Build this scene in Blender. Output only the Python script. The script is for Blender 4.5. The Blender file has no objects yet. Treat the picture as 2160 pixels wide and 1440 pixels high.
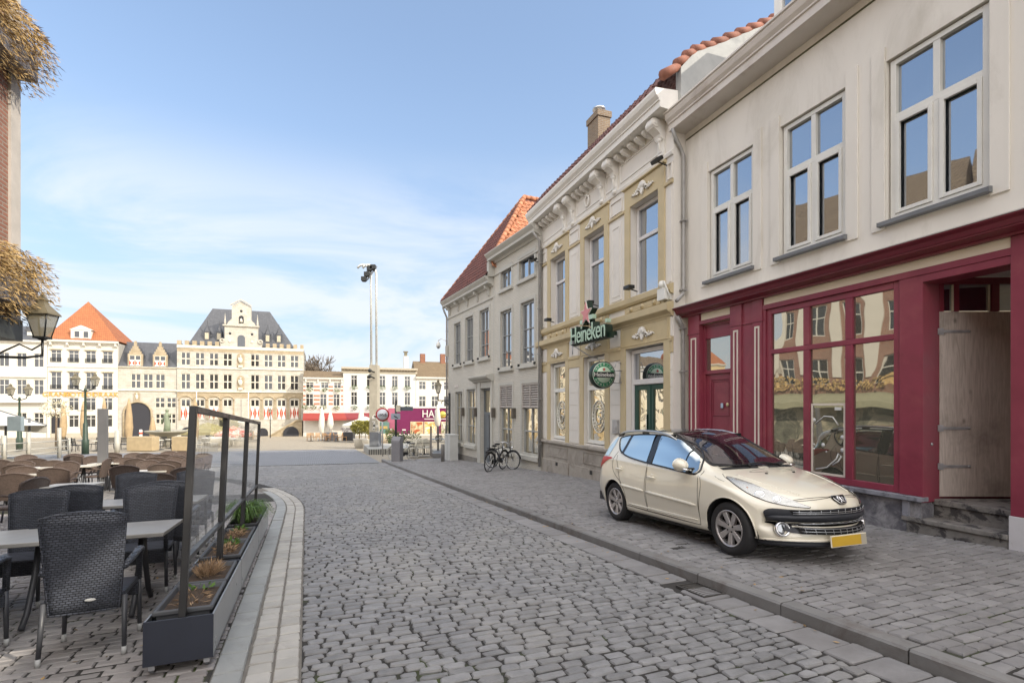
import bpy, bmesh, math, random
import numpy as np
from math import sin, cos, pi, radians
from mathutils import Vector, Matrix
from mathutils.bvhtree import BVHTree
random.seed(7); RNG = np.random.default_rng(5)
SC = bpy.context.scene; COL = SC.collection
# ------------------------------------------------------------ camera
cd = bpy.data.cameras.new('camera'); cam = bpy.data.objects.new('camera', cd); COL.objects.link(cam)
cam.location = (0, 0, 0); cam.rotation_euler = (radians(90), 0, 0)
cd.sensor_width = 36; cd.lens = 18.0; cd.shift_y = 137/2160; cd.clip_end = 2000; cd.clip_start = .05
SC.camera = cam
# ------------------------------------------------------------ light
SUN_AZ, SUN_EL = radians(66), radians(33)      # azimuth measured from straight behind the camera towards its right
sdir = Vector((sin(SUN_AZ)*cos(SUN_EL), -cos(SUN_AZ)*cos(SUN_EL), sin(SUN_EL)))
sl = bpy.data.lights.new('sun', 'SUN'); sl.energy = 2.4; sl.angle = radians(.5); sl.color = (1, .91, .77)
so = bpy.data.objects.new('sun', sl); COL.objects.link(so); so.rotation_euler = sdir.to_track_quat('Z', 'Y').to_euler()
SC.view_settings.view_transform = 'Standard'; SC.view_settings.look = 'None'
SC.view_settings.exposure = 1.0; SC.view_settings.gamma = 1
SC.cycles.caustics_reflective = False; SC.cycles.caustics_refractive = False
W = bpy.data.worlds.new('World'); SC.world = W; W.use_nodes = True
def build_world():
    nt = W.node_tree; nt.nodes.clear(); N = nt.nodes.new; L = nt.links.new
    out = N('ShaderNodeOutputWorld'); bg = N('ShaderNodeBackground'); L(bg.outputs[0], out.inputs[0])
    sky = N('ShaderNodeTexSky'); sky.sky_type = 'NISHITA'; sky.sun_disc = False
    sky.sun_elevation = SUN_EL; sky.sun_rotation = math.atan2(sdir.x, sdir.y); sky.air_density = 1.0; sky.dust_density = .6; sky.ozone_density = 1.6
    bg.inputs[1].default_value = .145
    tc = N('ShaderNodeTexCoord'); sx = N('ShaderNodeSeparateXYZ'); L(tc.outputs['Generated'], sx.inputs[0])
    def m(op, a, b=None, clamp=False):
        n = N('ShaderNodeMath'); n.operation = op; n.use_clamp = clamp
        for i, v in enumerate((a, b)):
            if v is None: continue
            if isinstance(v, (int, float)): n.inputs[i].default_value = v
            else: L(v, n.inputs[i])
        return n.outputs[0]
    def ss(v, a, b, c=0, d=1):
        n = N('ShaderNodeMapRange'); n.interpolation_type = 'SMOOTHSTEP'
        n.inputs[1].default_value = a; n.inputs[2].default_value = b; n.inputs[3].default_value = c; n.inputs[4].default_value = d
        L(v, n.inputs[0]); return n.outputs[0]
    X, Y, Z = sx.outputs
    zz = m('ADD', m('MAXIMUM', Z, 0.0), .16)
    cv = N('ShaderNodeCombineXYZ'); L(m('DIVIDE', X, zz), cv.inputs[0]); L(m('MULTIPLY', m('DIVIDE', Y, zz), 1.5), cv.inputs[1])
    n1 = N('ShaderNodeTexNoise'); n1.inputs['Scale'].default_value = .55; n1.inputs['Detail'].default_value = 9; n1.inputs['Roughness'].default_value = .58; n1.inputs['Distortion'].default_value = .9
    mp = N('ShaderNodeMapping'); mp.inputs['Location'].default_value = (4.3, 1.7, 2.0); mp.inputs['Rotation'].default_value = (0, 0, .35); L(cv.outputs[0], mp.inputs[0]); L(mp.outputs[0], n1.inputs['Vector'])
    low = ss(Z, .46, .26)                                   # wisps live in the lower half of the sky ahead
    wisps = m('MULTIPLY', ss(n1.outputs['Fac'], .36, .56), low)
    haze = ss(Z, .60, .02, .26, .80)
    back = ss(Y, .02, -.42)                                # unseen bright cloud, added behind and overhead to light the shaded fronts
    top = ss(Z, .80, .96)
    fill_cloud = m('MULTIPLY', m('MAXIMUM', back, top), ss(n1.outputs['Fac'], .2, .6, .72, 1))
    cl = N('ShaderNodeMix'); cl.data_type = 'RGBA'; L(haze, cl.inputs[0]); L(sky.outputs[0], cl.inputs[6]); cl.inputs[7].default_value = (1.80, 2.25, 2.85, 1)
    c1 = N('ShaderNodeMix'); c1.data_type = 'RGBA'; L(m('MULTIPLY', wisps, .85), c1.inputs[0]); L(cl.outputs[2], c1.inputs[6]); c1.inputs[7].default_value = (3.25, 3.45, 3.75, 1)
    c2 = N('ShaderNodeMix'); c2.data_type = 'RGBA'; L(fill_cloud, c2.inputs[0]); L(c1.outputs[2], c2.inputs[6]); c2.inputs[7].default_value = (9.8, 9.55, 9.35, 1)
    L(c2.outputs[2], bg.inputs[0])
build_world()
# ------------------------------------------------------------ helpers
def gz(X, Y, H=1.64):                    # height of the sloping ground: 1.64 road, 1.6 terrace, 1.52 pavement
    return -H - .0452*min(Y, 25) - .034*max(0, min(Y, 110)-25) + .0161*max(X, -6)
class MB:
    def __init__(s): s.v = []; s.f = []; s.m = []; s.s = []
    def add(s, vs, fs, m=0, sm=False, M=None):
        o = len(s.v)
        s.v += [tuple(M @ Vector(p)) for p in vs] if M is not None else [tuple(p) for p in vs]
        for f in fs: s.f.append(tuple(i+o for i in f)); s.m.append(m); s.s.append(sm)
        return s
    def box(s, x0, x1, y0, y1, z0, z1, m=0, M=None):
        vs = [(x, y, z) for z in (z0, z1) for y in (y0, y1) for x in (x0, x1)]
        return s.add(vs, [(0, 2, 3, 1), (4, 5, 7, 6), (0, 1, 5, 4), (2, 6, 7, 3), (0, 4, 6, 2), (1, 3, 7, 5)], m, False, M)
    def cb(s, c, d, m=0, M=None):        # box by centre and size
        return s.box(c[0]-d[0]/2, c[0]+d[0]/2, c[1]-d[1]/2, c[1]+d[1]/2, c[2]-d[2]/2, c[2]+d[2]/2, m, M)
    def tube(s, pts, r, n=8, m=0, M=None, cap=True, flat=1.0, closed=False):
        P = [Vector(p) for p in pts]; R = r if isinstance(r, (list, tuple)) else [r]*len(P)
        vs = []; up = None; K = len(P)
        for i, p in enumerate(P):
            if closed: t = P[(i+1) % K]-P[i-1]
            else: t = P[min(i+1, K-1)]-P[max(i-1, 0)]
            t = t.normalized() if t.length > 1e-9 else Vector((0, 0, 1))
            if up is None: up = Vector((0, 0, 1)) if abs(t.z) < .9 else Vector((0, 1, 0))
            b = t.cross(up); b = b.normalized() if b.length > 1e-6 else t.orthogonal().normalized()
            up = b.cross(t).normalized()
            for k in range(n):
                a = 2*pi*k/n; vs.append(p+(b*cos(a)*flat+up*sin(a))*R[i])
        fs = [(i*n+k, i*n+(k+1) % n, (i+1)*n+(k+1) % n, (i+1)*n+k) for i in range(K-1) for k in range(n)]
        if closed: fs += [((K-1)*n+k, (K-1)*n+(k+1) % n, (k+1) % n, k) for k in range(n)]
        elif cap: fs += [tuple(range(n-1, -1, -1)), tuple((K-1)*n+k for k in range(n))]
        return s.add(vs, fs, m, True, M)
    def lathe(s, prof, n=16, m=0, M=None, sm=True, cap=True):
        vs = [(r*cos(2*pi*k/n), r*sin(2*pi*k/n), z) for r, z in prof for k in range(n)]
        fs = [(i*n+k, i*n+(k+1) % n, (i+1)*n+(k+1) % n, (i+1)*n+k) for i in range(len(prof)-1) for k in range(n)]
        if cap: fs += [tuple(range(n-1, -1, -1)), tuple((len(prof)-1)*n+k for k in range(n))]
        return s.add(vs, fs, m, sm, M)
    def prism(s, poly, y0, y1, m=0, M=None):   # (x,z) outline thickened along y
        n = len(poly); vs = [(x, y0, z) for x, z in poly]+[(x, y1, z) for x, z in poly]
        fs = [tuple(range(n)), tuple(range(2*n-1, n-1, -1))]+[(i, (i+1) % n, n+(i+1) % n, n+i) for i in range(n)]
        return s.add(vs, fs, m, False, M)
    def prof(s, poly, x0, x1, m=0, M=None):    # (y,z) moulding profile run along x
        n = len(poly); vs = [(x0, y, z) for y, z in poly]+[(x1, y, z) for y, z in poly]
        fs = [tuple(range(n)), tuple(range(2*n-1, n-1, -1))]+[(i, (i+1) % n, n+(i+1) % n, n+i) for i in range(n)]
        return s.add(vs, fs, m, False, M)
    def ball(s, c, r, n=10, m=0, M=None):
        if not isinstance(r, (list, tuple)): r = (r, r, r)
        h = n//2; vs = []
        for i in range(h+1):
            th = pi*i/h
            for k in range(n): vs.append((c[0]+r[0]*sin(th)*cos(2*pi*k/n), c[1]+r[1]*sin(th)*sin(2*pi*k/n), c[2]+r[2]*cos(th)))
        return s.add(vs, [(i*n+k, i*n+(k+1) % n, (i+1)*n+(k+1) % n, (i+1)*n+k) for i in range(h) for k in range(n)], m, True, M)
    def wall(s, x0, x1, z0, z1, holes=(), y=0., rev=.15, m=0, mr=None):
        xs = sorted({x0, x1} | {h for H in holes for h in H[:2] if x0 < h < x1}); zs = sorted({z0, z1} | {h for H in holes for h in H[2:] if z0 < h < z1})
        for i in range(len(xs)-1):
            for k in range(len(zs)-1):
                cx, cz = (xs[i]+xs[i+1])/2, (zs[k]+zs[k+1])/2
                if any(a < cx < b and c < cz < d for a, b, c, d in holes): continue
                s.add([(xs[i], y, zs[k]), (xs[i+1], y, zs[k]), (xs[i+1], y, zs[k+1]), (xs[i], y, zs[k+1])], [(0, 1, 2, 3)], m)
        for a, b, c, d in holes:
            for p, q in (((a, c), (b, c)), ((b, c), (b, d)), ((b, d), (a, d)), ((a, d), (a, c))):
                s.add([(p[0], y, p[1]), (q[0], y, q[1]), (q[0], y+rev, q[1]), (p[0], y+rev, p[1])], [(0, 1, 2, 3)], m if mr is None else mr)
        return s
    def ring(s, x0, x1, z0, z1, w, y0, y1, m=0):   # rectangular frame of bar width w
        s.box(x0, x0+w, y0, y1, z0, z1, m); s.box(x1-w, x1, y0, y1, z0, z1, m)
        s.box(x0+w, x1-w, y0, y1, z1-w, z1, m); s.box(x0+w, x1-w, y0, y1, z0, z0+w, m); return s
    def build(s, name, mats, parent=None, bevel=0, loc=None, rz=None, seg=2):
        me = bpy.data.meshes.new(name); me.from_pydata(s.v, [], s.f); me.update()
        for mt in (mats if isinstance(mats, (list, tuple)) else [mats]): me.materials.append(mt)
        me.polygons.foreach_set('material_index', s.m); me.polygons.foreach_set('use_smooth', s.s)
        o = bpy.data.objects.new(name, me); COL.objects.link(o)
        if parent: o.parent = parent
        if loc is not None: o.location = loc
        if rz is not None: o.rotation_euler = (0, 0, rz)
        if bevel:
            b = o.modifiers.new('bevel', 'BEVEL'); b.width = bevel; b.segments = seg; b.limit_method = 'ANGLE'; b.angle_limit = radians(40)
        return o
def tag(o, label=None, cat=None, group=None, kind=None):
    if label: o['label'] = label
    if cat: o['category'] = cat
    if group: o['group'] = group
    if kind: o['kind'] = kind
    return o
def thing(name, label, cat, loc=(0, 0, 0), rz=0, group=None, tilt=None):
    o = bpy.data.objects.new(name, None); COL.objects.link(o); o.location = loc; o.rotation_euler = (0, 0, rz); o.empty_display_size = .2
    if tilt: o.rotation_euler = tilt
    return tag(o, label, cat, group)
def copy_tree(o, parent=None):
    c = o.copy(); COL.objects.link(c)
    if parent: c.parent = parent
    for ch in list(o.children): copy_tree(ch, c)
    return c
def slope_rot(rz):                       # stand upright on the sloping street
    n = Vector((-.0161, .0452, 1)).normalized()
    q = Vector((0, 0, 1)).rotation_difference(n)
    return (q.to_matrix() @ Matrix.Rotation(rz, 3, 'Z')).to_euler()
def G(x, y, H=1.64):                     # point of the ground seen at a place of the photograph (2160 wide)
    dx, dy = (x-1080)/1080, (y-857)/1080; lo, hi = .5, 200
    for _ in range(60):
        t = (lo+hi)/2
        if -dy*t > gz(dx*t, t, H): lo = t
        else: hi = t
    return (dx*lo, lo, gz(dx*lo, lo, H))
# ------------------------------------------------------------ materials
def nodes(name):
    m = bpy.data.materials.new(name); m.use_nodes = True; nt = m.node_tree
    return m, nt, nt.nodes['Principled BSDF'], nt.nodes.new, nt.links.new
def rgb(c): return (c[0], c[1], c[2], 1)
def mixrgb(N, L, f, a, b, mode='MIX'):
    n = N('ShaderNodeMix'); n.data_type = 'RGBA'; n.blend_type = mode
    for i, v in ((0, f), (6, a), (7, b)):
        if isinstance(v, (int, float)): n.inputs[i].default_value = v
        elif isinstance(v, tuple): n.inputs[i].default_value = rgb(v)
        else: L(v, n.inputs[i])
    return n.outputs[2]
def noise(N, L, vec, sc, det=4, rough=.55, dist=0):
    n = N('ShaderNodeTexNoise'); n.inputs['Scale'].default_value = sc; n.inputs['Detail'].default_value = det
    n.inputs['Roughness'].default_value = rough; n.inputs['Distortion'].default_value = dist
    if vec is not None: L(vec, n.inputs['Vector'])
    return n.outputs['Fac']
def ramp(N, L, f, a, b):
    n = N('ShaderNodeMapRange'); n.inputs[1].default_value = a; n.inputs[2].default_value = b; n.clamp = True; L(f, n.inputs[0]); return n.outputs[0]
def objvec(N, L, scale=(1, 1, 1), facade=False):
    t = N('ShaderNodeTexCoord')
    if facade:
        s = N('ShaderNodeSeparateXYZ'); L(t.outputs['Object'], s.inputs[0]); a = N('ShaderNodeMath'); L(s.outputs[0], a.inputs[0]); L(s.outputs[1], a.inputs[1])
        c = N('ShaderNodeCombineXYZ'); L(a.outputs[0], c.inputs[0]); L(s.outputs[2], c.inputs[1]); return c.outputs[0]
    mp = N('ShaderNodeMapping'); mp.inputs['Scale'].default_value = scale; L(t.outputs['Object'], mp.inputs[0]); return mp.outputs[0]
def bump(N, L, B, h, strength, dist=.01):
    b = N('ShaderNodeBump'); b.inputs['Strength'].default_value = strength; b.inputs['Distance'].default_value = dist; L(h, b.inputs['Height']); L(b.outputs[0], B.inputs['Normal'])
def M(name, col, rough=.6, var=.12, sc=3, bmp=0, bsc=60, metal=0, coat=0, spec=.5, stain=None, island=0, scale=(1, 1, 1), bd=.004, rv=.08):
    m, nt, B, N, L = nodes(name); v = objvec(N, L, scale)
    f = ramp(N, L, noise(N, L, v, sc, 6, .6), .3, .7)
    c = mixrgb(N, L, f, tuple(x*(1-var) for x in col), tuple(min(1, x*(1+var)) for x in col))
    if stain:
        sc2, a, b, scol = stain
        c = mixrgb(N, L, ramp(N, L, noise(N, L, v, sc2, 8, .68, .6), a, b), c, scol)
    if island:
        g = N('ShaderNodeNewGeometry'); h = N('ShaderNodeHueSaturation'); L(c, h.inputs['Color']); h.inputs['Saturation'].default_value = 1
        r = N('ShaderNodeMapRange'); r.inputs[3].default_value = 1-island; r.inputs[4].default_value = 1+island; L(g.outputs['Random Per Island'], r.inputs[0]); L(r.outputs[0], h.inputs['Value']); c = h.outputs[0]
    L(c, B.inputs['Base Color'])
    rr = N('ShaderNodeMapRange'); rr.inputs[3].default_value = max(.02, rough-rv); rr.inputs[4].default_value = min(1, rough+rv); L(f, rr.inputs[0]); L(rr.outputs[0], B.inputs['Roughness'])
    B.inputs['Metallic'].default_value = metal; B.inputs['Coat Weight'].default_value = coat; B.inputs['Specular IOR Level'].default_value = spec; B.inputs['Coat Roughness'].default_value = .03
    if bmp: bump(N, L, B, noise(N, L, v, bsc, 5, .6), bmp, bd)
    return m
def brickM(name, c1, c2, mortar, bw=.22, bh=.065, ms=.012, rough=.8, bmp=.6, facade=True, off=.5, var=.15, rot=0):
    m, nt, B, N, L = nodes(name)
    if facade: v = objvec(N, L, facade=True)
    else:
        t = N('ShaderNodeTexCoord'); mp = N('ShaderNodeMapping'); mp.inputs['Rotation'].default_value = (0, 0, rot); L(t.outputs['Object'], mp.inputs[0]); v = mp.outputs[0]
    nz = noise(N, L, v, 1.3, 5)
    b = N('ShaderNodeTexBrick'); b.inputs['Scale'].default_value = 1; b.inputs['Brick Width'].default_value = bw; b.inputs['Row Height'].default_value = bh; b.inputs['Mortar Size'].default_value = ms
    b.inputs['Mortar Smooth'].default_value = .4; b.offset = off; b.inputs['Color1'].default_value = rgb(c1); b.inputs['Color2'].default_value = rgb(c2); b.inputs['Mortar'].default_value = rgb(mortar); L(v, b.inputs['Vector'])
    c = mixrgb(N, L, ramp(N, L, nz, .3, .7), b.outputs['Color'], (1-2*var, 1-2*var, 1-2*var), 'MULTIPLY')
    c2_ = mixrgb(N, L, .5, b.outputs['Color'], c); L(c2_, B.inputs['Base Color']); B.inputs['Roughness'].default_value = rough
    iv = N('ShaderNodeMath'); iv.operation = 'SUBTRACT'; iv.inputs[0].default_value = 1; L(b.outputs['Fac'], iv.inputs[1])
    ad = N('ShaderNodeMath'); ad.operation = 'MULTIPLY_ADD'; L(noise(N, L, v, 45, 4), ad.inputs[0]); ad.inputs[1].default_value = .35; L(iv.outputs[0], ad.inputs[2])
    bump(N, L, B, ad.outputs[0], bmp, .012); return m
def glassM(name, tint=(.02, .022, .025), refl=.42, wav=0, wsc=2.5, see=0, gcol=(.92, .95, 1), rough=.015, ior=1.5):
    m, nt, B, N, L = nodes(name); out = nt.nodes['Material Output']
    g = N('ShaderNodeBsdfGlossy'); g.inputs['Color'].default_value = rgb(gcol); g.inputs['Roughness'].default_value = rough
    B.inputs['Base Color'].default_value = rgb(tint); B.inputs['Roughness'].default_value = .6; B.inputs['Specular IOR Level'].default_value = .2
    base = B.outputs[0]
    if see:
        t = N('ShaderNodeBsdfTransparent'); t.inputs[0].default_value = rgb(tuple(min(1, .75+x) for x in tint)); mx = N('ShaderNodeMixShader'); mx.inputs[0].default_value = see; L(B.outputs[0], mx.inputs[1]); L(t.outputs[0], mx.inputs[2]); base = mx.outputs[0]
    fr = N('ShaderNodeFresnel'); fr.inputs['IOR'].default_value = ior
    a = N('ShaderNodeMath'); a.operation = 'ADD'; a.use_clamp = True; a.inputs[1].default_value = refl; L(fr.outputs[0], a.inputs[0])
    mx = N('ShaderNodeMixShader'); L(a.outputs[0], mx.inputs[0]); L(base, mx.inputs[1]); L(g.outputs[0], mx.inputs[2]); L(mx.outputs[0], out.inputs['Surface'])
    if wav:
        b = N('ShaderNodeBump'); b.inputs['Strength'].default_value = wav; b.inputs['Distance'].default_value = .1; L(noise(N, L, objvec(N, L), wsc, 1.5, .4, .4), b.inputs['Height']); L(b.outputs[0], g.inputs['Normal'])
    return m
def weaveM(name, c, sx=.011, sz=.007):
    m, nt, B, N, L = nodes(name); v = objvec(N, L, facade=True)
    b = N('ShaderNodeTexBrick'); b.inputs['Scale'].default_value = 1; b.inputs['Brick Width'].default_value = sx*2; b.inputs['Row Height'].default_value = sz*1.6; b.inputs['Mortar Size'].default_value = sz*.32; b.inputs['Mortar Smooth'].default_value = 1
    b.inputs['Color1'].default_value = rgb(c); b.inputs['Color2'].default_value = rgb(tuple(x*.66 for x in c)); b.inputs['Mortar'].default_value = rgb(tuple(x*.10 for x in c)); L(v, b.inputs['Vector'])
    L(b.outputs['Color'], B.inputs['Base Color']); B.inputs['Roughness'].default_value = .42
    iv = N('ShaderNodeMath'); iv.operation = 'SUBTRACT'; iv.inputs[0].default_value = 1; L(b.outputs['Fac'], iv.inputs[1]); bump(N, L, B, iv.outputs[0], .9, .006); return m
def woodM(name, a, b, sc=(14, 14, 1.3), rough=.75):
    m, nt, B, N, L = nodes(name); v = objvec(N, L, sc)
    w = noise(N, L, v, 1.6, 6, .6, 1.6); k = N('ShaderNodeTexVoronoi'); k.inputs['Scale'].default_value = .9; L(objvec(N, L, (4.2, 4.2, 2.6)), k.inputs['Vector'])
    kn = ramp(N, L, k.outputs['Distance'], .0, .13)
    c = mixrgb(N, L, ramp(N, L, w, .35, .62), a, b); c = mixrgb(N, L, kn, tuple(x*.35 for x in a), c)
    st = ramp(N, L, noise(N, L, objvec(N, L), 1.7, 7, .65), .54, .80); c = mixrgb(N, L, st, c, tuple(x*.55 for x in a))
    L(c, B.inputs['Base Color']); B.inputs['Roughness'].default_value = rough; bump(N, L, B, w, .35, .004); return m
# ------------------------------------------------------------ shared materials
stone_road = M('sett stone', (.222, .220, .222), .62, .20, 9, .85, 55, island=.15, stain=(.55, .48, .72, (.285, .275, .26)), bd=.008, spec=.4)
stone_walk = M('paver stone', (.235, .228, .228), .66, .12, 7, .45, 70, island=.13, stain=(.7, .52, .72, (.175, .165, .162)), bd=.005, spec=.35)
stone_pale = M('pale band stone', (.40, .38, .345), .7, .10, 5, .4, 60, island=.10, stain=(2.2, .55, .75, (.27, .25, .23)), bd=.004)
stone_kerb = M('kerb stone', (.195, .19, .185), .7, .12, 4, .45, 80, island=.06, stain=(2.0, .52, .7, (.13, .11, .10)), bd=.004)
stone_slab = M('slab stone', (.31, .315, .305), .7, .10, 3, .35, 70, island=.07, stain=(2.4, .55, .75, (.22, .21, .2)), bd=.003)
stone_terr = M('terrace paver', (.315, .295, .285), .7, .14, 5, .4, 70, island=.16, stain=(.9, .5, .72, (.24, .215, .205)), bd=.004)
joint = M('joint sand', (.034, .031, .028), .95, .3, 9, .6, 60, stain=(1.1, .56, .68, (.065, .09, .02)), bd=.01)
plaza_m = brickM('plaza paving', (.38, .325, .24), (.33, .28, .205), (.2, .17, .13), .21, .105, .012, .75, .5, facade=False, var=.13, rot=radians(20))
far_setts = brickM('far setts', (.275, .275, .285), (.225, .225, .235), (.12, .115, .11), .2, .125, .016, .66, .7, facade=False, var=.16, rot=radians(-21.9))
steel_dark = M('dark steel', (.022, .023, .027), .42, .2, 6, .1, 80)
black_iron = M('black iron', (.012, .013, .013), .45, .2, 6)
zinc = M('zinc pipe', (.33, .32, .31), .5, .15, 5, metal=.3, stain=(3, .55, .75, (.2, .19, .18)))
lead = M('lead grey', (.16, .165, .175), .6, .2, 3)
white_pt = M('white paint', (.74, .73, .69), .5, .05, 3, .1, 90)
grey_pt = M('grey paint', (.42, .42, .40), .5, .06, 3)
rubber = M('rubber', (.016, .016, .017), .75, .25, 14, .2, 120)
chrome = M('chrome', (.75, .75, .76), .12, .03, 3, metal=1)
alu = M('aluminium', (.55, .55, .55), .35, .06, 5, metal=.9)
soil = M('soil', (.09, .062, .042), .95, .4, 18, 1, 60, bd=.02)
# ------------------------------------------------------------ ground
KU, KN = Vector((-.373, .928)), Vector((.928, .373))
def K(v, w, H): p = KU*v+KN*w; return (p.x, p.y, gz(p.x, p.y, H))
def bend(v): return -.032*max(0, v-11.5)**2
def sheet(name, m, x0, x1, y0, y1, H, nx, ny, kind='structure'):
    xs = np.linspace(x0, x1, nx+1); ys = np.linspace(y0, y1, ny+1)
    vs = [(x, y, gz(x, y, H)) for y in ys for x in xs]
    fs = [(j*(nx+1)+i, j*(nx+1)+i+1, (j+1)*(nx+1)+i+1, (j+1)*(nx+1)+i) for j in range(ny) for i in range(nx)]
    b = MB().add(vs, fs); o = b.build(name, m); return tag(o, kind=kind)
def band(name, m, v0, v1, n, wl, wr, H, k=30):           # strip following the street between two edges, fine enough for the bends of the ground
    vs = [K(v0+(v1-v0)*i/n, wl(v0+(v1-v0)*i/n)+(wr(v0+(v1-v0)*i/n)-wl(v0+(v1-v0)*i/n))*j/k, H) for i in range(n+1) for j in range(k+1)]
    fs = [(i*(k+1)+j, i*(k+1)+j+1, (i+1)*(k+1)+j+1, (i+1)*(k+1)+j) for i in range(n) for j in range(k)]
    return tag(MB().add(vs, fs).build(name, m), kind='structure')
px, py = (-400, -6, 400), (-60, 25, 110, 600)
tag(MB().add([(x, y, gz(x, y, 1.668)) for y in py for x in px], [(j*3+i, j*3+i+1, j*3+i+4, j*3+i+3) for j in range(3) for i in range(2)]).build('plaza', plaza_m), kind='structure')
band('road_bed', joint, -3, 27.2, 60, lambda v: -.75+bend(v), lambda v: 3.80, 1.626)
# grey road beyond the near setts, ending where the tan plaza sheet shows
band('far_road', far_setts, 26.3, 42.7, 40, lambda v: -4.6-(v-26)*.9, lambda v: 3.6, 1.628)
band('pavement_bed', joint, -3, 27.6, 40, lambda v: 3.76, lambda v: 9.5, 1.531)
band('terrace_bed', joint, 0, 15.2, 40, lambda v: -10.0, lambda v: -.59+bend(v), 1.615)
band('pale_bed', M('pale joint sand', (.16, .145, .125), .95, .2, 9, .5, 60), .4, 16.6, 40, lambda v: -.60+bend(v), lambda v: -.03+bend(v), 1.620)
far_terr = brickM('far terrace paving', (.29, .27, .25), (.25, .235, .22), (.14, .13, .12), .21, .105, .012, .75, .5, facade=False, var=.13, rot=radians(20))
band('far_terrace', far_terr, 13.0, 27, 40, lambda v: -34, lambda v: -.58+bend(v), 1.622, 60)
def stones(name, m, cells, H, hgt, rnd=.03, jit=.006, dome=.006, warp=None, sm=0):
    """cells: rows of (v, w, half v, half w); every stone is a worn block with rounded corners"""
    C = np.array(cells, dtype=float); n = len(C)
    ch = np.minimum(rnd, np.minimum(C[:, 2], C[:, 3])*.6)
    sx = np.array([1, 1, -1, -1, -1, -1, 1, 1.]); cutx = np.array([0, 1, 1, 0, 0, 1, 1, 0.]); sy = np.array([-1, 1, 1, 1, 1, -1, -1, -1.])
    sx = np.array([1, 1, 1, -1, -1, -1, -1, 1.]); sy = np.array([-1, 1, 1, 1, 1, -1, -1, -1.]); cutx = np.array([0, 0, 1, 1, 0, 0, 1, 1.]); cuty = 1-cutx
    V = np.zeros((n, 25, 3))
    jv = RNG.normal(0, jit, (n, 8)); jw = RNG.normal(0, jit, (n, 8)); tl = RNG.normal(0, .0035, (n, 1))
    for r, (ins, z) in enumerate(((0, -.03), (.003, -.010+hgt), (.010, hgt))):
        hv = (C[:, 2:3]-ins-cutx*ch[:, None]*(1 if r < 2 else 1.0)); hw = (C[:, 3:4]-ins-cuty*ch[:, None])
        V[:, r*8:(r+1)*8, 0] = C[:, 0:1]+sx*hv+jv; V[:, r*8:(r+1)*8, 1] = C[:, 1:2]+sy*hw+jw
        V[:, r*8:(r+1)*8, 2] = z+(tl if r else 0)+RNG.normal(0, .0016, (n, 8))*(r > 0)
    V[:, 24, 0] = C[:, 0]; V[:, 24, 1] = C[:, 1]; V[:, 24, 2] = hgt+dome+tl[:, 0]+RNG.normal(0, .002, n)
    v, w = V[..., 0].ravel(), V[..., 1].ravel()
    if warp: w = w+np.array([warp(a) for a in v])
    X = KU.x*v+KN.x*w; Y = KU.y*v+KN.y*w
    Z = -H-.0452*np.minimum(Y, 25)-.034*np.maximum(0, Y-25)+.0161*np.maximum(X, -6)+V[..., 2].ravel()
    co = np.stack([X, Y, Z], 1)
    q = [];
    for r in range(2):
        for k in range(8): q.append((r*8+k, r*8+(k+1) % 8, (r+1)*8+(k+1) % 8, (r+1)*8+k))
    tri = [(16+k, 16+(k+1) % 8, 24) for k in range(8)]
    off = (np.arange(n)*25)[:, None, None]
    Q = (np.array(q)[None]+off).reshape(n, -1); T = (np.array(tri)[None]+off).reshape(n, -1)
    loops = np.concatenate([Q, T], 1).ravel(); tot = np.tile(np.array([4]*16+[3]*8), n)
    me = bpy.data.meshes.new(name); me.vertices.add(len(co)); me.vertices.foreach_set('co', co.ravel())
    me.loops.add(len(loops)); me.loops.foreach_set('vertex_index', loops.astype(np.int32)); me.polygons.add(len(tot))
    st = np.concatenate([[0], np.cumsum(tot)[:-1]]); me.polygons.foreach_set('loop_start', st.astype(np.int32)); me.update(calc_edges=True)
    me.polygons.foreach_set('use_smooth', np.tile(np.array([0]*16+[sm]*8, dtype=bool), n)); me.materials.append(m); me.validate()
    o = bpy.data.objects.new(name, me); COL.objects.link(o); return tag(o, kind='structure')
def rows(v0, v1, rh, wl, wr, ln, lv, gap, skip=None, hv=.0, gap0=False):
    out = []; v = v0
    while v < v1:
        r = rh*random.uniform(1-hv, 1+hv); a, b = wl(v), wr(v); w = a if gap0 else a-random.uniform(0, ln)
        while w < b:
            l = ln*random.uniform(1-lv, 1+lv); x0, x1 = max(w, a), min(w+l, b)
            if x1-x0 > .05 and not (skip and skip(v, (x0+x1)/2)): out.append((v+r/2, (x0+x1)/2, r/2-gap, (x1-x0)/2-gap))
            w += l
        v += r
    return out
GRATE = (K(4.26, 3.55, 0)[:2])
def at_grate(v, w): return 3.78 < v < 4.20 and 3.43 < w
tag(stones('road', stone_road, rows(.5, 26.6, .096, lambda v: -.035+bend(v), lambda v: 3.40, .178, .24, .0045, at_grate, .12), 1.625, .012, .016, .005, .0025), kind='structure')
tag(stones('gutter_strip', stone_walk, rows(.5, 26.6, .30, lambda v: 3.405, lambda v: 3.755, .35, .0, .004, at_grate, .25, True), 1.627, .012, .015, .002, .001), kind='structure')
stones('pale_sett_band', stone_pale, rows(.5, 16.5, .175, lambda v: -.382, lambda v: -.04, .171, .0, .0045, None, .10, True), 1.620, .012, .008, .0022, .002, warp=bend)
stones('terrace_kerb', stone_slab, rows(.5, 15.5, .31, lambda v: -.585, lambda v: -.392, .193, 0, .0012, None, .05, True), 1.61, .012, .006, .0004, 0, warp=bend)
stones('terrace_paving', stone_terr, rows(.6, 13.4, .092, lambda v: -8.2, lambda v: -.585+bend(v), .185, .08, .0038, None, .05), 1.615, .010, .006, .0022, .002)
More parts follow.
